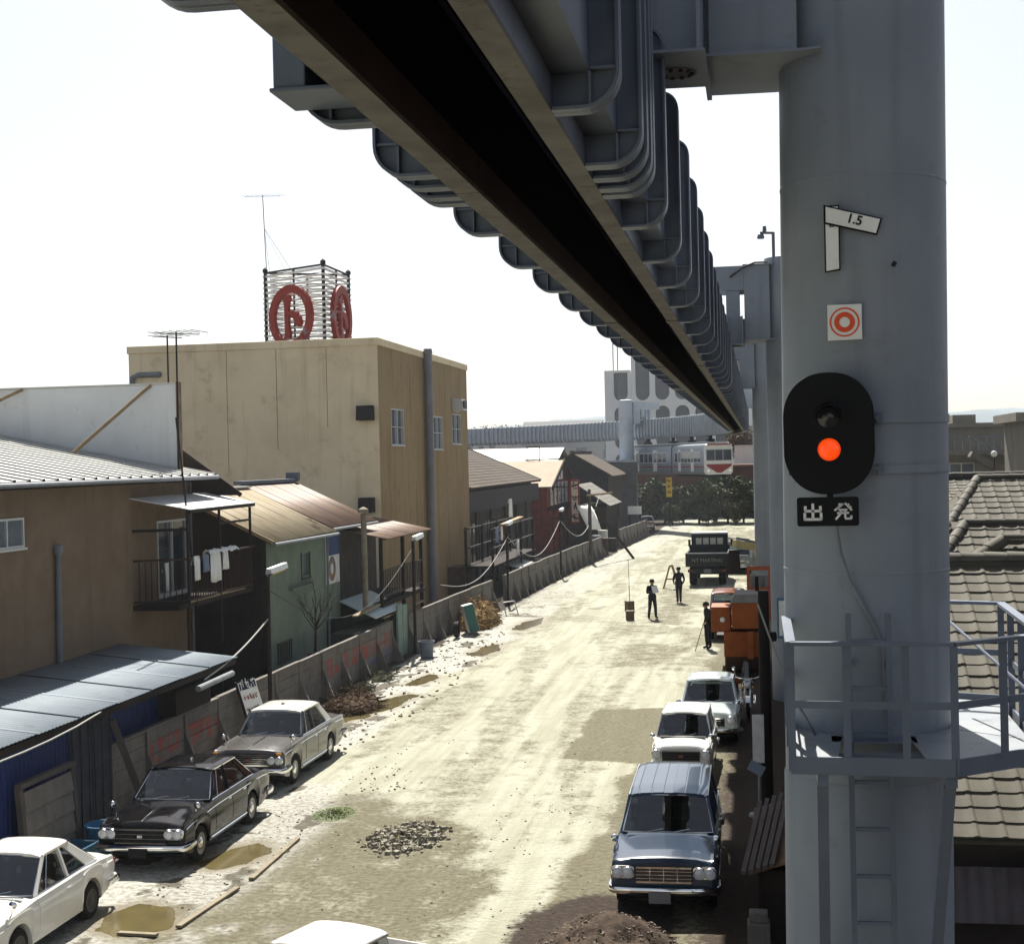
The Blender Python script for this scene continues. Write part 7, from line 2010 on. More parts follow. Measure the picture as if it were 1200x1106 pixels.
for s in (-.12,.12):
    mb = MB(); mb.lathe([(0,-.02),(.035,-.01),(.035,.03),(0,.04)],10,(mx+s,39.52,.80),'y'); mb.build('turn_signal', AMBER, t, smooth=60)
t = thing('road_marker', 'short orange-topped marker post on a round foot beside the motorcycle', 'marker post', (-.68, 37.6, 0))
mb = MB(); mb.lathe([(0,0),(.16,0),(.15,.05),(.03,.07)],14,(-.68,37.6,0)); mb.build('foot', GREYPIPE, t, smooth=40)
mb = MB(); mb.tube([(-.68,37.6,.05),(-.66,37.6,1.2)],.028,8); mb.build('post', mat('dull_orange', (.32,.12,.05), None, rough=.7), t)
mb = MB(); mb.lathe([(0,1.18),(.07,1.2),(.075,1.3),(0,1.36)],12,(-.66,37.6,0)); mb.build('top', ORANGE, t, smooth=60)
# ------------------------------------------------------------------ heaps, props on the ground
def stones(name, cx, cy, rx, ry, n, s0, s1, mt, zf, seed, parent=None, flat=.6):
    rnd = random.Random(seed); mb = MB()
    for _ in range(n):
        a = rnd.uniform(0, 6.283); r = math.sqrt(rnd.random())
        x, y = cx+rx*r*math.cos(a), cy+ry*r*math.sin(a); s = s0+(s1-s0)*rnd.random()**2.5
        z = zf(x, y)
        M = Matrix.Rotation(rnd.uniform(0,6.28), 3, 'Z') @ Matrix.Rotation(rnd.uniform(-.5,.5), 3, 'X')
        k = [1+rnd.uniform(-.28,.28) for _ in range(8)]
        base = [(-1,-1,-1),(1,-1,-1),(1,1,-1),(-1,1,-1),(-.7,-.7,1),(.7,-.7,1),(.7,.7,1),(-.7,.7,1)]
        mb.add([Vector((x, y, z+s*.2))+M @ Vector((b[0]*s*k[i], b[1]*s*.8*k[i], b[2]*s*flat*k[i])) for i, b in enumerate(base)],
               [(0,3,2,1),(4,5,6,7),(0,1,5,4),(1,2,6,5),(2,3,7,6),(3,0,4,7)])
    o = mb.build(name, mt, parent); o['kind'] = 'stuff'; return o
STONE = mat('pale_stone', (.49,.46,.37), (.24,.22,.165), 9, .9, bump=.004, bscale=20)
STONED = mat('dark_stone', (.16,.13,.095), (.30,.27,.20), 7, .9)
stones('rubble', -6.65, 26.5, .72, 1.15, 300, .012, .07, STONE, lambda x, y: gz(x,y)+.05*max(0,1-((x+6.65)/.75)**2-((y-26.5)/1.2)**2), 1)
stones('rubble', -6.65, 26.5, .85, 1.35, 300, .01, .045, STONED, lambda x, y: gz(x,y)+.03*max(0,1-((x+6.65)/.75)**2-((y-26.5)/1.2)**2), 21)
stones('gravel', -6.5, 30, 3.2, 9, 300, .006, .022, STONED, gz, 2)
stones('gravel', -4.0, 26, 1.6, 7, 170, .006, .022, STONED, gz, 3)
stones('gravel', -10.6, 46, 1.2, 13, 380, .01, .055, STONED, gz, 4)
stones('gravel', -9.4, 25, .9, 3.5, 150, .01, .03, STONED, gz, 5)
stones('gravel', -11.9, 45, .5, 16, 160, .02, .07, STONED, gz, 6)
stones('gravel', -8.5, 31.2, .9, 1.6, 60, .01, .03, STONED, gz, 8)

# earth heap in front of the blue estate
def heap(name, label, cx, cy, rx, ry, h, mt, seed, ngrid=34, rough=.5):
    rows = []
    for j_ in range(ngrid+1):
        row = []
        for i in range(ngrid+1):
            u, v = -1.25+2.5*i/ngrid, -1.25+2.5*j_/ngrid
            x, y = cx+u*rx, cy+v*ry
            nz = float(fbm(np.array([x*2.3]), np.array([y*2.3]), seed, 4)[0])
            r = u*u+v*v+(nz-.5)*.35
            z = h*max(0, 1-r)**.75*(1+(nz-.5)*rough) if r < 1 else 0
            f2 = float(fbm(np.array([x*9]), np.array([y*9]), seed+3, 3)[0])-.5
            z += f2*h*.16*(1 if r < 1 else 0)
            row.append((x, y, gz(x, y)+z-.03))
        rows.append(row)
    mb = MB(); mb.grid(rows)
    return tag(mb.build(name, mt, smooth=60), label, 'heap')
SOIL = mat('dark_soil', (.052,.034,.024), (.095,.066,.045), 5, .95, bump=.02, bscale=14, spots=(.24,.20,.15), spamt=.5, spscale=12)
heap('earth_heap', 'dark brown earth heap in front of the blue estate car at the bottom edge', -2.25, 20.1, 1.1, 1.75, .58, SOIL, 31, 60, 1.1)
def hz(x, y):
    r = ((x+2.25)/1.1)**2+((y-20.1)/1.75)**2
    return gz(x, y)+(.56*max(0, 1-r)**.75 if r < 1 else 0)
stones('heap_stones', -2.25, 20.1, 1.2, 1.95, 900, .006, .028, mat('heap_stone', (.30,.25,.19), (.12,.09,.065), 12, .8), hz, 9)
def twigs(name, label, cx, cy, rx, ry, h, n, mt, seed, cat='brush heap', r=.012):
    rnd = random.Random(seed); mb = MB()
    for _ in range(n):
        a = rnd.uniform(0,6.283); q = math.sqrt(rnd.random()); x, y = cx+rx*q*math.cos(a), cy+ry*q*math.sin(a)
        z = gz(x,y)+h*max(0,1-q*q)*rnd.random()
        d = Vector((rnd.gauss(0,1), rnd.gauss(0,1), rnd.gauss(0,.45))).normalized()*rnd.uniform(.15,.42)
        c = Vector((x,y,z+.03)); mb.tube([c-d, c+d*.2+Vector((0,0,rnd.uniform(-.05,.08))), c+d], rnd.uniform(.5,1.3)*r, 3, cap=False)
    rows = []
    for j_ in range(9):
        rows.append([(cx+rx*.95*math.cos(2*math.pi*k/16)*math.cos(j_/8*math.pi/2), cy+ry*.95*math.sin(2*math.pi*k/16)*math.cos(j_/8*math.pi/2), gz(cx,cy)-.03+h*.8*math.sin(j_/8*math.pi/2)*(1+.15*math.sin(k*2.3+j_))) for k in range(16)])
    mb.grid(rows, close=True)
    return tag(mb.build(name, mt), label, cat)
BRUSH = mat('dead_brush', (.13,.075,.035), (.07,.045,.03), 5, .95, spots=(.26,.19,.10), spamt=.5, spscale=9)
STRAW = mat('straw_brown', (.32,.20,.06), (.20,.12,.045), 5, .9)
twigs('brush_heap', 'low heap of dark brown dead brush by the puddle behind the two-tone sedan', -11.65, 40.6, .75, 1.35, .55, 520, BRUSH, 11)
twigs('straw_heap', 'tall heap of golden-brown straw matting against the fence by the white and green box', -11.9, 61.2, .8, 2.3, 1.25, 620, STRAW, 12, r=.018)
for k, (x, y) in enumerate(((-12.3, 43.8), (-12.2, 46.0))):
    twigs('weed_clump', 'small dark weed tuft at the fence foot, %s of two' % ('nearer' if k == 0 else 'farther'), x, y, .35, .6, .22, 120, mat('weed_%s' % ('olive', 'dull')[k], (.06,.065,.03), (.10,.10,.045), 6, .9), 13+k, 'weeds', .008)
t = thing('white_green_box', 'white box with green side tipped against the straw heap', 'box', (-11.7, 58.4, 0))
M_ = Matrix.Rotation(R(-14), 3, 'Y') @ Matrix.Rotation(R(18), 3, 'Z')
mb = MB(); mb.obox((-11.75, 58.5, .62), (.42, 1.1, 1.15), M_); mb.build('front', mat('box_white', (.70,.69,.65), None, rough=.5), t, bevel=.02)
mb = MB(); mb.obox(Vector((-11.75,58.5,.62))+M_ @ Vector((0,-.57,0)), (.40, .03, 1.12), M_); mb.build('side', mat('box_green', (.08,.22,.19), None, rough=.5), t)
mb = MB(); mb.lathe([(.16,-.08),(.30,-.09),(.33,0),(.30,.09),(.16,.08)], 22, (-12.0,57.0,.33), 'x'); tag(mb.build('old_tyre', RUBBER, smooth=50), 'old black tyre propped on the fence left of the white and green box', 'tyre')
mb = MB(); mb.tube([(-11.3,64.6,.0),(-11.5,64.9,.62),(-11.1,65.6,.62),(-10.9,65.4,.0)], .03, 6); tag(mb.build('bent_pipe', ALU, smooth=20), 'bent pale metal pipe frame lying right of the straw heap', 'pipe')
def tub(name, label, x, y, r, h, mt, parent=None):
    mb = MB(); z = gz(x, y)
    mb.lathe([(0,z),(r*.8,z),(r*.82,z+.02),(r,z+h),(r*1.09,z+h),(r*1.09,z+h-.03),(r*1.03,z+h-.035),(r*.97,z+h-.02),(r*.78,z+.05),(0,z+.05)], 28, (x,y,0))
    return tag(mb.build(name, mt, smooth=40), label, 'tub' if 'tub' in name else 'bucket')
tub('blue_tub', 'large round blue plastic tub in front of the concrete panel', -12.02, 25.15, .31, .50, TUBBLUE)
t = thing('blue_basin', 'smaller blue basin left of the large tub', 'basin', (-12.15, 24.3, 0))
mb = MB(); z = gz(-12.15,24.3); mb.prism([(-12.42,24.0,z),(-11.9,24.0,z),(-11.86,24.62,z),(-12.42,24.62,z)], (0,0,.03))
for a, b in (((-12.45,23.97),(-11.86,23.97)),((-11.86,23.97),(-11.82,24.66)),((-11.82,24.66),(-12.45,24.66)),((-12.45,24.66),(-12.45,23.97))):
    mb.slab((*a,z+.0),(*b,z+.0),(*b,z+.34),(*a,z+.34),.02)
mb.build('shell', mat('blue_basin_plastic', (.06,.19,.30), None, rough=.4), t)
mb = MB(); pts = [(-12.46,23.96,z+.35),(-11.85,23.96,z+.35),(-11.81,24.67,z+.35),(-12.46,24.67,z+.35),(-12.46,23.96,z+.35)]; mb.tube(pts,.02,6); mb.build('rim', TUBBLUE, t)
tub('grey_bucket', 'grey-blue drum with bright rim standing at the fence by the second lamp', -11.9, 51.2, .27, .62, mat('bucket_grey', (.22,.26,.32), (.17,.2,.25), 3, .5))
# notice board leaning on the fence
rr_ = random.Random(5)
t = thing('notice_board', 'white lettered notice board leaning on the fence above the two-tone sedan', 'notice board', (-12.7, 35.2, .3))
q = [Vector(p) for p in ((-12.60,34.85,.35),(-12.50,35.85,.35),(-12.78,35.6,1.62),(-12.88,34.6,1.62))]
mb = MB(); mb.slab(*q, .03); mb.build('board', WHITEP, t)
uu, vv = (q[1]-q[0]).normalized(), (q[3]-q[0]).normalized(); n_ = uu.cross(vv).normalized()
mb = MB(); mb.slab(q[0]+vv*1.12+n_*.006+uu*.05, q[0]+vv*1.12+n_*.006+uu*.95, q[0]+vv*1.36+n_*.006+uu*.95, q[0]+vv*1.36+n_*.006+uu*.05, .004); mb.build('header_band', mat('navy_band', (.03,.035,.09), None, rough=.7), t)
scribble(t, q[0]+vv*1.24+n_*.010+uu*.22, uu, vv, 3, .24, WHITEP, rr_)
scribble(t, q[0]+vv*.90+n_*.006+uu*.15, uu, vv, 5, .14, REDP, rr_)
scribble(t, q[0]+vv*.60+n_*.006+uu*.12, uu, vv, 6, .11, BLACK, rr_)
scribble(t, q[0]+vv*.38+n_*.006+uu*.12, uu, vv, 6, .11, BLACK, rr_)
mb = MB(); mb.beam(q[0]-uu*.06-vv*.25, q[3]-uu*.06+vv*.05, .06, .05); mb.build('stake', DARKWOOD, t)
# edging planks on the ground
for k, (a, b, lab) in enumerate((((-8.66,26.25),(-8.62,23.6),'longest weathered plank lying beside the muddy puddle'), ((-8.68,23.1),(-8.85,21.0),'second weathered plank lying in line nearer the white coupe'), ((-9.7,20.75),(-9.0,20.55),'short light board in the mud beside the white coupe'))):
    z0, z1 = gz(*a)+.035, gz(*b)+.035
    mb = MB(); mb.beam((*a, z0), (*b, z1), .10, .045); tag(mb.build('edging_plank', mat('weathered_plank', (.36,.31,.22), (.26,.22,.155), 3, .85, bump=.003, bscale=15), bevel=.008), lab, 'plank')
# moss patch
rnd = random.Random(3); mb = MB()
for _ in range(1000):
    a = rnd.uniform(0,6.28); r = math.sqrt(rnd.random()); x, y = -8.55+.42*r*math.cos(a), 28.25+.62*r*math.sin(a); z = gz(x,y)
    w = rnd.uniform(.012,.024); h = rnd.uniform(.015,.05)*(1.2-r); d = rnd.uniform(0,6.28)
    mb.add([(x-w*math.cos(d),y-w*math.sin(d),z),(x+w*math.cos(d),y+w*math.sin(d),z),(x+rnd.uniform(-.06,.06),y+rnd.uniform(-.06,.06),z+h)],[(0,1,2)])
o = mb.build('grass_patch', mat('fresh_grass', (.15,.24,.05), (.20,.25,.08), 6, .8)); o['kind'] = 'stuff'
# two tins with measuring rods
for k, (x, y, h, lab) in enumerate(((-5.62,63.0,.42,'nearer brown tin box with a thin rod standing in it, by the man'), (-5.95,66.6,.48,'farther brown tin box with a tall thin rod standing in it'))):
    t = thing('tin_box', lab, 'box', (x, y, 0), 'tin boxes with rods on the lot')
    mb = MB(); mb.obox((x, y, h/2+gz(x,y)), (.34,.34,h), Matrix.Rotation(R(12+20*k),3,'Z')); mb.build('tin', mat('brown_tin_%s' % ('a','b')[k], (.12,.085,.05), (.2,.15,.09), 4, .6), t, bevel=.015)
    mb = MB(); mb.tube([(x+.02,y,h*.5),(x-.02,y,1.5+.9*k)], .012, 5); mb.build('rod', GREYWOOD, t)
t = thing('sawhorse', 'small pale A-frame trestle on the lane behind the second man', 'trestle', (-4.75, 78.5, 0))
for s in (-1, 1):
    for yy in (78.2, 78.8):
        mb = MB(); mb.beam((-4.75+s*.42, yy, gz(-4.7,yy)), (-4.75+s*.06, yy, 1.2), .07, .07); mb.build('leg', TIMBER, t)
mb = MB(); mb.beam((-4.75,78.0,1.2),(-4.75,79.0,1.2),.08,.1); mb.build('top_bar', TIMBER, t)
mb = MB(); mb.beam((-5.05,78.2,.5),(-4.45,78.2,.5),.05,.07); mb.build('cross_bar', TIMBER, t)

# ---- yard with pole at the fence gap
t = thing('yard_pole', 'dark wooden utility pole with short cross-arm and slanting strut at the fence gap', 'pole', (-11.1, 97, 0))
mb = MB(); mb.lathe([(.14,-.3),(.12,3.0),(.10,4.95),(0,4.97)],10,(-11.3,98,0)); mb.build('shaft', GREYWOOD, t, smooth=40)
mb = MB(); mb.beam((-11.4,97.4,4.55),(-9.9,99.4,4.65),.1,.12); mb.build('cross_arm', TIMBER, t)
mb = MB(); mb.beam((-11.1,98.2,3.9),(-8.7,101.5,.0),.13,.13); mb.build('strut', DARKWOOD, t)
for k, (x, y, h, c) in enumerate(((-11.6,104.5,1.5,'grey'),(-11.3,106.2,1.2,'rust'),(-11.5,108.0,1.7,'pale'),(-11.0,109.7,1.0,'dark'))):
    mb = MB(); mb.lathe([(0,h),(.34,h),(.36,h*.98),(.36,h*.5),(.37,h*.5),(.37,h*.46),(.36,h*.46),(.36,.02),(0,0)],14,(x,y,gz(x,y)))
    tag(mb.build('drum', {'grey':GREYPIPE,'rust':IRON,'pale':TINROOF,'dark':DARKIRON}[c], smooth=40), {'grey':'grey','rust':'rust-brown','pale':'pale galvanised','dark':'low dark'}[c]+' drum among the clutter in the fence gap', 'drum', 'drums in the fence gap')
t = thing('white_board_sign', 'small bright white board on posts at the far end of the fence', 'sign', (-10.5, 128, 0))
mb = MB(); mb.box(-11.4,-10.2,128,128.06,2.05,2.75); mb.build('board', WHITEP, t)
for x in (-11.3,-10.35):
    mb = MB(); mb.box(x,x+.08,128.07,128.15,-.1,2.7); mb.build('post', DARKWOOD, t)
t = thing('yellow_sign', 'tall narrow yellow lettered sign in front of the bushes', 'sign', (-8.9, 147, 0))
mb = MB(); mb.box(-9.2,-8.62,147,147.08,3.0,4.95); mb.build('board', YELLOW, t)
scribble(t, (-8.91,146.98,4.65), (1,0,0), (0,0,1), 1, .40, BLACK, rr_); scribble(t, (-8.91,146.98,4.1), (1,0,0), (0,0,1), 1, .40, BLACK, rr_); scribble(t, (-8.91,146.98,3.5), (1,0,0), (0,0,1), 1, .40, BLACK, rr_)
mb = MB(); mb.tube([(-8.9,147.1,-.1),(-8.9,147.1,3.0)],.05,6); mb.build('post', DARKIRON, t)
for k, (x, y) in enumerate(((-10.2,133.5),(-9.7,136.0))):
    t = thing('bicycle', ('nearer','farther')[k]+' of two dark bicycles leaning at the fence end', 'bicycle', (x, y, 0), 'bicycles at the fence end')
    for yy in (-.5,.5):
        mb = MB(); mb.lathe([(.30,-.015),(.335,-.015),(.335,.015),(.30,.015)],18,(x,y+yy,.335),'x'); mb.build('wheel', BLACK, t)
    mb = MB(); mb.tube([(x,y-.5,.335),(x,y-.38,.85),(x,y+.12,.8),(x,y,.33),(x,y-.36,.75)],.018,5); mb.tube([(x,y,.33),(x,y+.5,.335),(x,y+.14,.78)],.016,5); mb.build('frame', BLACK, t)
    mb = MB(); mb.obox((x,y+.14,.9),(.12,.24,.06)); mb.build('saddle', BLACK, t, bevel=.02)
    mb = MB(); mb.tube([(x-.25,y-.3,.98),(x,y-.4,.96),(x+.25,y-.3,.98)],.013,5); mb.build('handlebar', CHROME, t)

# ------------------------------------------------------------------ people
def person(label, loc, rotz, J, coat, trousers, extra=None, cap=None):
    """J: dict of joint positions for a figure facing -Y, feet at z = 0"""
    t = thing('person', label, 'person', loc, 'people on the lot', rotz); ORG[t] = Vector((0,0,0))
    names = list(J); bm = bmesh.new(); vs = {}
    rad = dict(pelvis=.135, waist=.125, chest=.155, neck0=.075, neck=.055, head0=.078, head1=.098, head2=.062,
               sl=.085, sr=.085, el=.052, er=.052, wl=.036, wr=.036, hl_=.034, hr_=.034, pl=.033, pr=.033,
               hipl=.105, hipr=.105, kl=.075, kr=.075, al=.058, ar=.058, heell=.05, heelr=.05, tl=.042, tr=.042)
    edges = [('pelvis','waist'),('waist','chest'),('chest','neck0'),('neck0','neck'),('neck','head0'),('head0','head1'),('head1','head2'),
             ('chest','sl'),('sl','el'),('el','wl'),('wl','pl'),('chest','sr'),('sr','er'),('er','wr'),('wr','pr'),
             ('pelvis','hipl'),('hipl','kl'),('kl','al'),('al','tl'),('pelvis','hipr'),('hipr','kr'),('kr','ar'),('ar','tr')]
    for n in names: vs[n] = bm.verts.new(J[n])
    for a, b in edges: bm.edges.new((vs[a], vs[b]))
    me = bpy.data.meshes.new('body'); bm.to_mesh(me); bm.free()
    ob = bpy.data.objects.new('body', me); COL.objects.link(ob)
    sk = ob.modifiers.new('skin', 'SKIN'); sk.use_smooth_shade = True
    for i, n in enumerate(names):
        r = rad[n]; d = me.skin_vertices[0].data[i]
        d.radius = (r, r*(.72 if n in ('chest','waist','pelvis') else 1.0)); d.use_root = (n == 'pelvis')
    ss = ob.modifiers.new('sub', 'SUBSURF'); ss.levels = 2; ss.render_levels = 2
    dg = bpy.context.evaluated_depsgraph_get(); dg.update()
    m2 = bpy.data.meshes.new_from_object(ob.evaluated_get(dg))
    bpy.data.objects.remove(ob)
    b = bmesh.new(); b.from_mesh(m2)
    # fingers and thumb rooted in each palm, nose and ears on the head
    def tubes(pts, r):
        q = MB(); q.tube(pts, r, 6); vv = [b.verts.new(v) for v in q.v]
        for f in q.f:
            try: b.faces.new([vv[i] for i in f])
            except ValueError: pass
    for s in ('l', 'r'):
        w_, p_ = Vector(J['w'+s]), Vector(J['p'+s]); d = (p_-w_).normalized(); sd = d.cross(Vector((0,1,0)))
        if sd.length < .2: sd = d.cross(Vector((1,0,0)))
        sd.normalize(); nn = d.cross(sd)
        for k, ln in enumerate((.075,.085,.08,.062)):
            o_ = p_+sd*(.024-.016*k); tubes([o_-d*.01, o_+d*ln*.55+nn*.006, o_+d*ln*.9+nn*.026], [.0085,.008,.006])
        o_ = w_+d*.03+sd*.02; tubes([o_, o_+sd*.03+d*.03, o_+sd*.036+d*.062+nn*.01], [.010,.009,.007])
    h = Vector(J['head1']); f_ = Vector((0,-1,0))
    tubes([h+f_*.08+Vector((0,0,.02)), h+f_*.112+Vector((0,0,-.022)), h+f_*.085+Vector((0,0,-.03))], [.008,.014,.010])
    for s in (-1,1): tubes([h+Vector((s*.088,.01,.02)), h+Vector((s*.104,.015,.005)), h+Vector((s*.092,.01,-.03))], [.012,.014,.010])
    b.to_mesh(m2); b.free()
    m2.materials.clear()
    for mm in (coat, trousers, SKIN, BLACK): m2.materials.append(mm)
    hz_ = Vector(J['neck']).z
    for p in m2.polygons:
        c = p.center
        i = 0
        if c.z > hz_-.01: i = 2
        elif min((c-Vector(J['pl'])).length, (c-Vector(J['pr'])).length) < .09: i = 2
        elif c.z < .11: i = 3
        elif c.z < J['pelvis'][2]-.05 and min((c-Vector(J['wl'])).length, (c-Vector(J['wr'])).length) > .12: i = 1
        p.material_index = i; p.use_smooth = True
    m2.name = 'body'
    o = bpy.data.objects.new('body', m2); COL.objects.link(o); o.parent = t
    rows = []
    for k in range(7):
        th = math.pi*.56*k/6
        rows.append([(h.x+.108*math.sin(th)*math.cos(a), h.y+.018+.112*math.sin(th)*math.sin(a)+.02*max(0, math.sin(a)), h.z+.025+.112*math.cos(th)-(.035*max(0, math.sin(a)) if k == 6 else 0)) for a in [2*math.pi*i/16 for i in range(16)]])
    mb = MB(); mb.grid(rows, close=True); mb.build('hair' if not cap else 'cap', cap or HAIR, t, smooth=80)
    for s in (-1,1):
        mb = MB(); mb.lathe([(0,-.008),(.010,-.005),(.013,.004)],8,(h.x+s*.035,h.y-.093,h.z+.006),'y'); mb.build('eye', BLACK, t)
    mb = MB(); mb.obox((h.x,h.y-.092,h.z-.055),(.045,.008,.010)); mb.build('mouth', mat('lip', (.26,.12,.09), None, rough=.6), t)
    # jacket: collar and hem as clean edges
    wz = J['waist']; mb = MB(); rows = []
    for zz, k in ((J['pelvis'][2]-.10, 1.10),(J['pelvis'][2]+.02,1.13),(J['pelvis'][2]+.12,1.05)):
        rows.append([(J['pelvis'][0]+.165*k*math.cos(a), J['pelvis'][1]+.125*k*math.sin(a), zz) for a in [2*math.pi*i/18 for i in range(18)]])
    mb.grid(rows, close=True); mb.build('jacket_hem', coat, t, smooth=80)
    return t
def stand(**kw):
    J = dict(pelvis=(0,0,.94), waist=(0,.0,1.10), chest=(0,.01,1.32), neck0=(0,.01,1.44), neck=(0,-.005,1.495), head0=(0,-.015,1.545), head1=(0,-.02,1.605), head2=(0,-.01,1.665),
             sl=(.185,.015,1.375), el=(.235,.04,1.10), wl=(.235,-.02,.86), pl=(.23,-.035,.79), sr=(-.185,.015,1.375), er=(-.235,.04,1.10), wr=(-.235,-.02,.86), pr=(-.23,-.035,.79),
             hipl=(.09,0,.86), kl=(.11,-.015,.49), al=(.12,.02,.085), tl=(.135,-.15,.04), hipr=(-.09,0,.86), kr=(-.11,-.015,.49), ar=(-.12,.02,.085), tr=(-.135,-.15,.04))
    J.update(kw); return J
OLIVE = mat('dark_olive_cloth', (.035,.034,.026), (.025,.024,.02), 5, .9)
person('man in dark clothes on the open lot holding a paper to his chest', (-4.68, 63.5, gz(-4.68,63.5)), R(25), stand(
    el=(.24,-.05,1.13), wl=(.10,-.24,1.26), pl=(.04,-.27,1.30), er=(-.25,-.04,1.12), wr=(-.10,-.25,1.22), pr=(-.03,-.28,1.26), kl=(.13,-.02,.49), al=(.16,.02,.085), tl=(.19,-.14,.04), kr=(-.13,-.01,.49), ar=(-.17,.03,.085), tr=(-.2,-.12,.04)), SUIT, SUIT)
mb = MB(); c = Vector((-4.68,63.5,gz(-4.68,63.5)))+Matrix.Rotation(R(25),3,'Z') @ Vector((.0,-.36,1.30)); mb.obox(c, (.26,.03,.34), Matrix.Rotation(R(25),3,'Z') @ Matrix.Rotation(R(-35),3,'X')); tag(mb.build('clipboard', mat('paper_white', (.7,.7,.68), None, rough=.8), bevel=.004), 'white sheet held at chest height by the man on the open lot', 'paper')
person('man in short dark jacket farther up the lot, hands at his pockets', (-3.91, 70.5, gz(-3.91,70.5)), R(-170), stand(
    el=(.265,.04,1.12), wl=(.225,-.09,.94), pl=(.20,-.13,.90), er=(-.265,.04,1.12), wr=(-.225,-.09,.94), pr=(-.20,-.13,.90), kl=(.08,-.01,.49), al=(.07,.02,.085), tl=(.08,-.15,.04), kr=(-.07,-.02,.49), ar=(-.07,.02,.085), tr=(-.09,-.15,.04)), SUIT, SUIT)
person('man in dark work clothes leaning on a thin stick beside the orange machine', (-1.95, 53.6, gz(-1.95,53.6)), R(-60), stand(
    el=(.23,-.04,1.12), wl=(.26,-.22,.97), pl=(.26,-.27,.95), chest=(0,-.03,1.31), neck0=(0,-.05,1.43), neck=(0,-.065,1.485), head0=(0,-.08,1.535), head1=(0,-.09,1.595), head2=(0,-.08,1.655)), OLIVE, SUIT, cap=OLIVE)
c = Vector((-1.95,53.6,gz(-1.95,53.6))); Rm = Matrix.Rotation(R(-60),3,'Z')
mb = MB(); mb.tube([c+Rm @ Vector((.26,-.31,1.0)), c+Rm @ Vector((.34,-.72,.0))], .014, 6); tag(mb.build('walking_stick', TIMBER), 'thin pale stick the leaning man props himself on', 'stick')

# ------------------------------------------------------------------ planting at the bend
def leaf_cloud(blobs, n, size, seed):
    rng = np.random.default_rng(seed); V_ = []; 
    w = np.array([b[3]*b[4]*b[5] for b in blobs]); w = w/w.sum()
    k = rng.choice(len(blobs), n, p=w)
    B = np.array(blobs)[k]
    d = rng.normal(size=(n,3)); d /= np.linalg.norm(d, axis=1)[:,None]
    r = rng.random(n)**.28*(.86+.28*rng.random(n))
    c = B[:,:3]+d*r[:,None]*B[:,3:6]
    a = rng.normal(size=(n,3)); a += d*1.0; a /= np.linalg.norm(a, axis=1)[:,None]
    t1 = np.cross(a, rng.normal(size=(n,3))); t1 /= np.linalg.norm(t1, axis=1)[:,None]; t2 = np.cross(a, t1)
    s = size*(.55+.9*rng.random(n))[:,None]
    v = np.stack([c-t1*s, c-t2*s*.55, c+t1*s, c+t2*s*.55], 1).reshape(-1,3)
    return v
def leaf_mesh(name, blobs, n, size, seed, mt):
    v = leaf_cloud(blobs, n, size, seed); me = bpy.data.meshes.new(name)
    me.vertices.add(len(v)); me.vertices.foreach_set('co', v.ravel()); nf = len(v)//4
    me.loops.add(nf*4); me.loops.foreach_set('vertex_index', np.arange(nf*4)); me.polygons.add(nf)
    me.polygons.foreach_set('loop_start', np.arange(0, nf*4, 4)); me.polygons.foreach_set('loop_total', np.full(nf, 4)); me.update(); me.validate()
    me.materials.append(mt); return me
def leaf_mat(name, c1, c2):
    m = mat(name, c1, c2, .9, .7, spec=.08); return m
LEAF = leaf_mat('evergreen_leaf', (.075,.10,.040), (.13,.15,.065)); LEAF2 = leaf_mat('dull_leaf', (.105,.105,.055), (.16,.15,.08)); LEAF3 = leaf_mat('autumn_leaf', (.25,.12,.05), (.16,.12,.05))
rnd = random.Random(44)
def bush_kind(seed, w, h, mt, n):
    r = random.Random(seed); blobs = []
    for _ in range(13):
        x, y = r.uniform(-w*.38,w*.38), r.uniform(-w*.3,w*.3); z = r.uniform(h*.28,h*.80)
        blobs.append((x,y,z, r.uniform(.2,.34)*w*.7, r.uniform(.2,.34)*w*.7, r.uniform(.15,.26)*h))
    return leaf_mesh('crown', blobs, n, .17, seed, mt)
KINDS = [bush_kind(1, 4.2, 4.4, LEAF, 3400), bush_kind(2, 3.6, 3.6, LEAF2, 2800), bush_kind(3, 4.0, 5.2, LEAF, 3600)]
def trunk_mesh(h, r, seed):
    q = random.Random(seed); mb = MB(); mb.tube([(0,0,-.1),(.05,.02,h*.35),(-.04,.05,h*.7)], [r,r*.8,r*.45], 7)
    for _ in range(7):
        z = h*q.uniform(.2,.6); a = q.uniform(0,6.28); l = h*q.uniform(.2,.4)
        mb.tube([(0,0,z),(l*.5*math.cos(a),l*.5*math.sin(a),z+l*.5),(l*math.cos(a),l*math.sin(a),z+l*.9)], [r*.4,r*.28,r*.1], 5)
    return mb.mesh('trunk', BARK)
TRK_ = [trunk_mesh(4.2,.12,1), trunk_mesh(3.4,.1,2), trunk_mesh(5,.13,3)]
spots = [(-11.2,153.0,1,.95,'dull round bush left of the yellow sign'), (-9.9,155.5,0,1.15,'dark evergreen bush behind the yellow sign'), (-7.9,154.0,1,1.0,'dull bush just right of the yellow sign'), (-6.2,152.5,0,1.05,'round evergreen bush in the middle of the row catching light'),
         (-4.6,156.5,2,.95,'tall evergreen below the train front'), (-3.3,153.5,1,1.15,'dull bush right of the tall evergreen'), (-1.7,155.0,2,.85,'tall evergreen at the right end of the row'), (-.3,152.5,0,1.0,'evergreen bush ending the row behind the columns'),
         (-8.9,151.0,0,.55,'low evergreen shrub in front of the row, left'), (-5.2,150.3,0,.6,'low evergreen shrub in front of the row, middle'), (-2.4,150.0,1,.65,'low dull shrub in front of the row, right'),(-12.7,156,2,.8,'evergreen behind the dark gable house corner')]
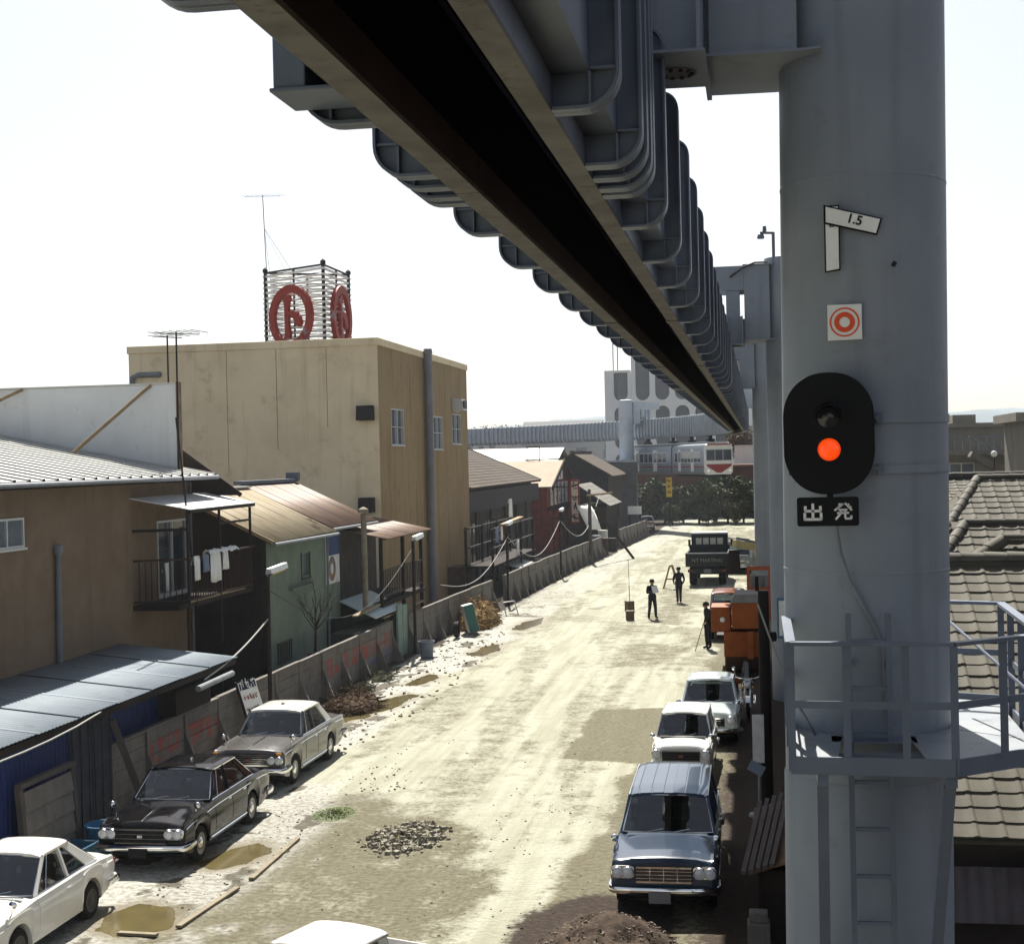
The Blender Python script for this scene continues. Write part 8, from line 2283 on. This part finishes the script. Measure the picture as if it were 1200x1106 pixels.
for x, y, k, s, lab in spots:
    t = thing('bush', lab, 'bush', (x, y, 0), 'bushes at the bend'); ORG[t] = Vector((0,0,0))
    for nm, me in (('crown', KINDS[k]), ('trunk', TRK_[k])):
        o = inst(nm, me, t, (0,0,0), (0,0,rnd.uniform(0,6.28))); o.scale = (s*1.08, s*1.08, s*rnd.uniform(1.0,1.15))
t = thing('autumn_tree', 'rusty autumn-leaved tree rising behind the train roof', 'tree', (-1.6, 190, 0)); ORG[t] = Vector((0,0,0))
inst('crown', leaf_mesh('crown', [(0,0,9,2.2,2,1.9),(1.6,0,8,1.6,1.5,1.4),(-1.5,.3,8.2,1.5,1.5,1.5),(2.6,0,9.6,1.2,1,1)], 2600, .22, 8, LEAF3), t, (0,0,0)); inst('trunk', trunk_mesh(9,.2,5), t, (0,0,0))
# bare potted tree at the green house and dry stalks
def bare_tree(name, label, x, y, z0, h, seed):
    q = random.Random(seed); t = thing(name, label, 'tree', (x, y, z0))
    mb = MB(); mb.tube([(x,y,z0),(x+.03,y+.02,z0+h*.45)], [.045,.03], 6); mb.build('trunk', BARK, t)
    mb = MB()
    for k in range(12):
        a = q.uniform(0,6.28); z = z0+h*q.uniform(.3,.48); l = h*q.uniform(.3,.55)
        p1 = Vector((x+.03,y,z)); p2 = p1+Vector((l*.45*math.cos(a), l*.45*math.sin(a), l*.5)); p3 = p2+Vector((l*.2*math.cos(a+.5), l*.2*math.sin(a+.5), l*.55))
        mb.tube([p1,p2,p3],[.02,.014,.005],4)
        for _ in range(3):
            b_ = p2.lerp(p3, q.random()); aa = a+q.uniform(-1,1); mb.tube([b_, b_+Vector((.25*math.cos(aa),.25*math.sin(aa),.28))],[.008,.003],3)
    mb.build('branches', BARK, t)
    return t
bare_tree('bare_tree', 'leafless small tree in front of the green house wall', -13.45, 42.9, 1.2, 2.3, 4)
mb = MB(); mb.lathe([(0,.9),(.2,.9),(.25,1.25),(.22,1.25),(.18,.95)],12,(-13.45,42.9,0)); mb.box(-13.75,-13.2,42.4,43.4,0,.9); tag(mb.build('plant_pot', DARKIRON), 'dark planter holding the leafless tree', 'planter')

# ------------------------------------------------------------------ far background
t = thing('brick_retaining_building', 'long red-brown brick building behind the bushes under the train', 'building', (-6, 170, 0))
mb = MB(); mb.wall((-16,168,-.2),(1,0,0),(0,0,1),24,5.9,[(3,5,2,4),(8,10,2,4),(13,15,2,4),(18,20,2,4)],.2); mb.box(-15.8,7.8,168.5,178,-.2,5.6); mb.build('wall', mat('red_brown_brick', (.16,.065,.045), (.11,.05,.04), 1.2, .9), t)
mb = MB(); mb.box(-16.3,8.3,167.6,178.5,5.72,5.95); mb.build('roof_edge', mat('rust_edge', (.22,.10,.06), None, rough=.8), t)
t = thing('white_corrugated_shed', 'white ribbed shed wall right of the train front', 'shed', (-1, 182, 0))
mb = corrugated((-2.9,180,5.8),(1.8,180,5.8),(-2.9,180,8.25),16,.05,4); mb.build('wall', mat('white_sheet', (.70,.70,.68), None, rough=.6), t, smooth=60)
mb = MB(); mb.box(-2.9,1.8,180.2,188,0,8.2); mb.build('core', PALEC, t)
mb = MB(); mb.box(-3.1,2.0,179.8,188.2,8.26,8.45); mb.build('roof', DARKIRON, t)
# big white building with round-ended panels
WB = mat('white_frame_building', (.80,.80,.79), (.74,.75,.75), .3, .7); WG = mat('grey_panel', (.20,.20,.225), (.17,.17,.19), .3, .6)
t = thing('panelled_white_building', 'big white building with grey round-ended panels far behind the bend', 'building', (-14, 262, 0))
def stadium(cx, z0, z1, w, rb, rt):
    pts = []
    r = w/2
    if rb: pts += [(cx+r*math.cos(a), z0+r+r*math.sin(a)) for a in [math.pi+math.pi*k/8 for k in range(9)]]
    else: pts += [(cx-r,z0),(cx+r,z0)]
    if rt: pts += [(cx+r*math.cos(a), z1-r+r*math.sin(a)) for a in [math.pi*k/8 for k in range(9)]]
    else: pts += [(cx+r,z1),(cx-r,z1)]
    return pts
def facade(x0, x1, ztop, cols, nm):
    outl = [[(x0,0),(x1,0),(x1,ztop),(x0,ztop)]]
    for cx in cols:
        outl.append(stadium(cx, 17.2, ztop-.4, 2.5, True, False)); outl.append(stadium(cx, 8.6, 16.2, 2.5, True, True)); outl.append(stadium(cx, 1.0, 7.8, 2.5, False, True))
    me = curve_mesh('facade_frame', outl, .5, WB)
    inst('facade_frame', me, t, (0,262,0), FACE_US).location = Vector((0,262,0))-ORG[t]
    for cx in cols:
        for z0, z1 in ((17.0,ztop-.2),(8.4,16.4),(.6,8.0)):
            mb = MB(); mb.box(cx-1.35,cx+1.35,262.35,262.5,z0,z1); mb.build('panel', WG, t)
    mb = MB(); mb.box(x0+.02,x1-.02,262.6,285,0,ztop-.05); mb.build(nm, WB, t)
facade(-27.0,-22.25,22.7,[-24.1],'left_block')
facade(-22.2,-1.0,27.0,[-20.2,-16.7,-13.2,-9.7,-6.2,-2.9],'main_block')
mb = MB()
for x in (-25.4,-24.6): mb.tube([(x,262.2,17),(x,262.2,31)],.1,5)
mb.build('roof_mast', GREYPIPE, t)
# hazy low blocks and houses left of it
HOUSEW = [mat('far_wall_cream', (.50,.47,.42), None, rough=.9), mat('far_wall_grey', (.34,.35,.37), None, rough=.9), mat('far_wall_white', (.6,.6,.58), None, rough=.9)]
HOUSER = [mat('far_roof_grey', (.16,.17,.18), None, rough=.8), mat('far_roof_brown', (.17,.12,.10), None, rough=.8), mat('far_roof_blue', (.15,.19,.25), None, rough=.8)]
hs = [(-62,330,9,7.5,11.5,0,0,'cream house far left above the curved beam'), (-54,345,12,8,13.0,1,2,'grey house with blue roof behind the curved beam, second from left'), (-41,310,16,9,13.2,1,0,'wide grey block behind the curved beam'), (-31,350,8,7,14.0,2,1,'white house with brown roof left of the big white building'),
      (-72,380,12,8,12.0,2,2,'white house with blue roof at the far left'), (-47,395,10,8,15.0,0,1,'cream house with brown roof farthest back')]
for i, (x, y, w, d, h, a, b, lab) in enumerate(hs):
    t = thing('distant_house', lab, 'house', (x, y, 0), 'hazy houses beyond the bend')
    mb = MB(); mb.box(x-w/2,x+w/2,y-d/2,y+d/2,-.5,h); mb.build('wall', HOUSEW[a], t)
    mb = MB(); mb.prism([(x-w/2-.5,y-d/2-.5,h+.01),(x-w/2-.5,y+d/2+.5,h+.01),(x-w/2-.5,y,h+2.0)], (w+1,0,0)); mb.build('roof', HOUSER[b], t, fix=True)
    for k in range(3):
        for z in (h-2.4, h-5.2):
            mb = MB(); mb.box(x-w*.36+w*.28*k,x-w*.36+w*.28*k+w*.14,y-d/2-.05,y-d/2-.002,z,z+1.4); mb.build('window', WINDOW, t)
blobs = []
q = random.Random(9)
for k in range(60):
    x = -150+2.2*k; blobs.append((x+q.uniform(-2,2), 430+q.uniform(-15,15), q.uniform(7,12), q.uniform(4,8), 4, q.uniform(4,7)))
for k in range(26):
    x = 20+4.5*k; blobs.append((x, 400+q.uniform(-15,15), q.uniform(4,10), q.uniform(4,8), 4, q.uniform(3,7)))
me = leaf_mesh('distant_wood', blobs, 60000, .45, 12, mat('hazy_winter_wood', (.34,.38,.40), (.27,.31,.33), .05, .9)); o = bpy.data.objects.new('distant_wood', me); COL.objects.link(o); o['kind'] = 'stuff'  # grey winter wood, toned paler and bluer to carry distance haze

# ------------------------------------------------------------------ haze
HAZE = bpy.data.materials.new('haze_air'); HAZE.use_nodes = True
tt = HAZE.node_tree; tt.nodes.clear()
oo = tt.nodes.new('ShaderNodeOutputMaterial'); pv = tt.nodes.new('ShaderNodeVolumePrincipled')
pv.inputs['Color'].default_value = (.80,.88,.97,1); pv.inputs['Density'].default_value = .00024; pv.inputs['Anisotropy'].default_value = .2
tt.links.new(pv.outputs[0], oo.inputs['Volume'])
mb = MB(); mb.box(-800,800,-450,1100,-3.6,75); hz_o = mb.build('haze', HAZE); hz_o['kind'] = 'stuff'
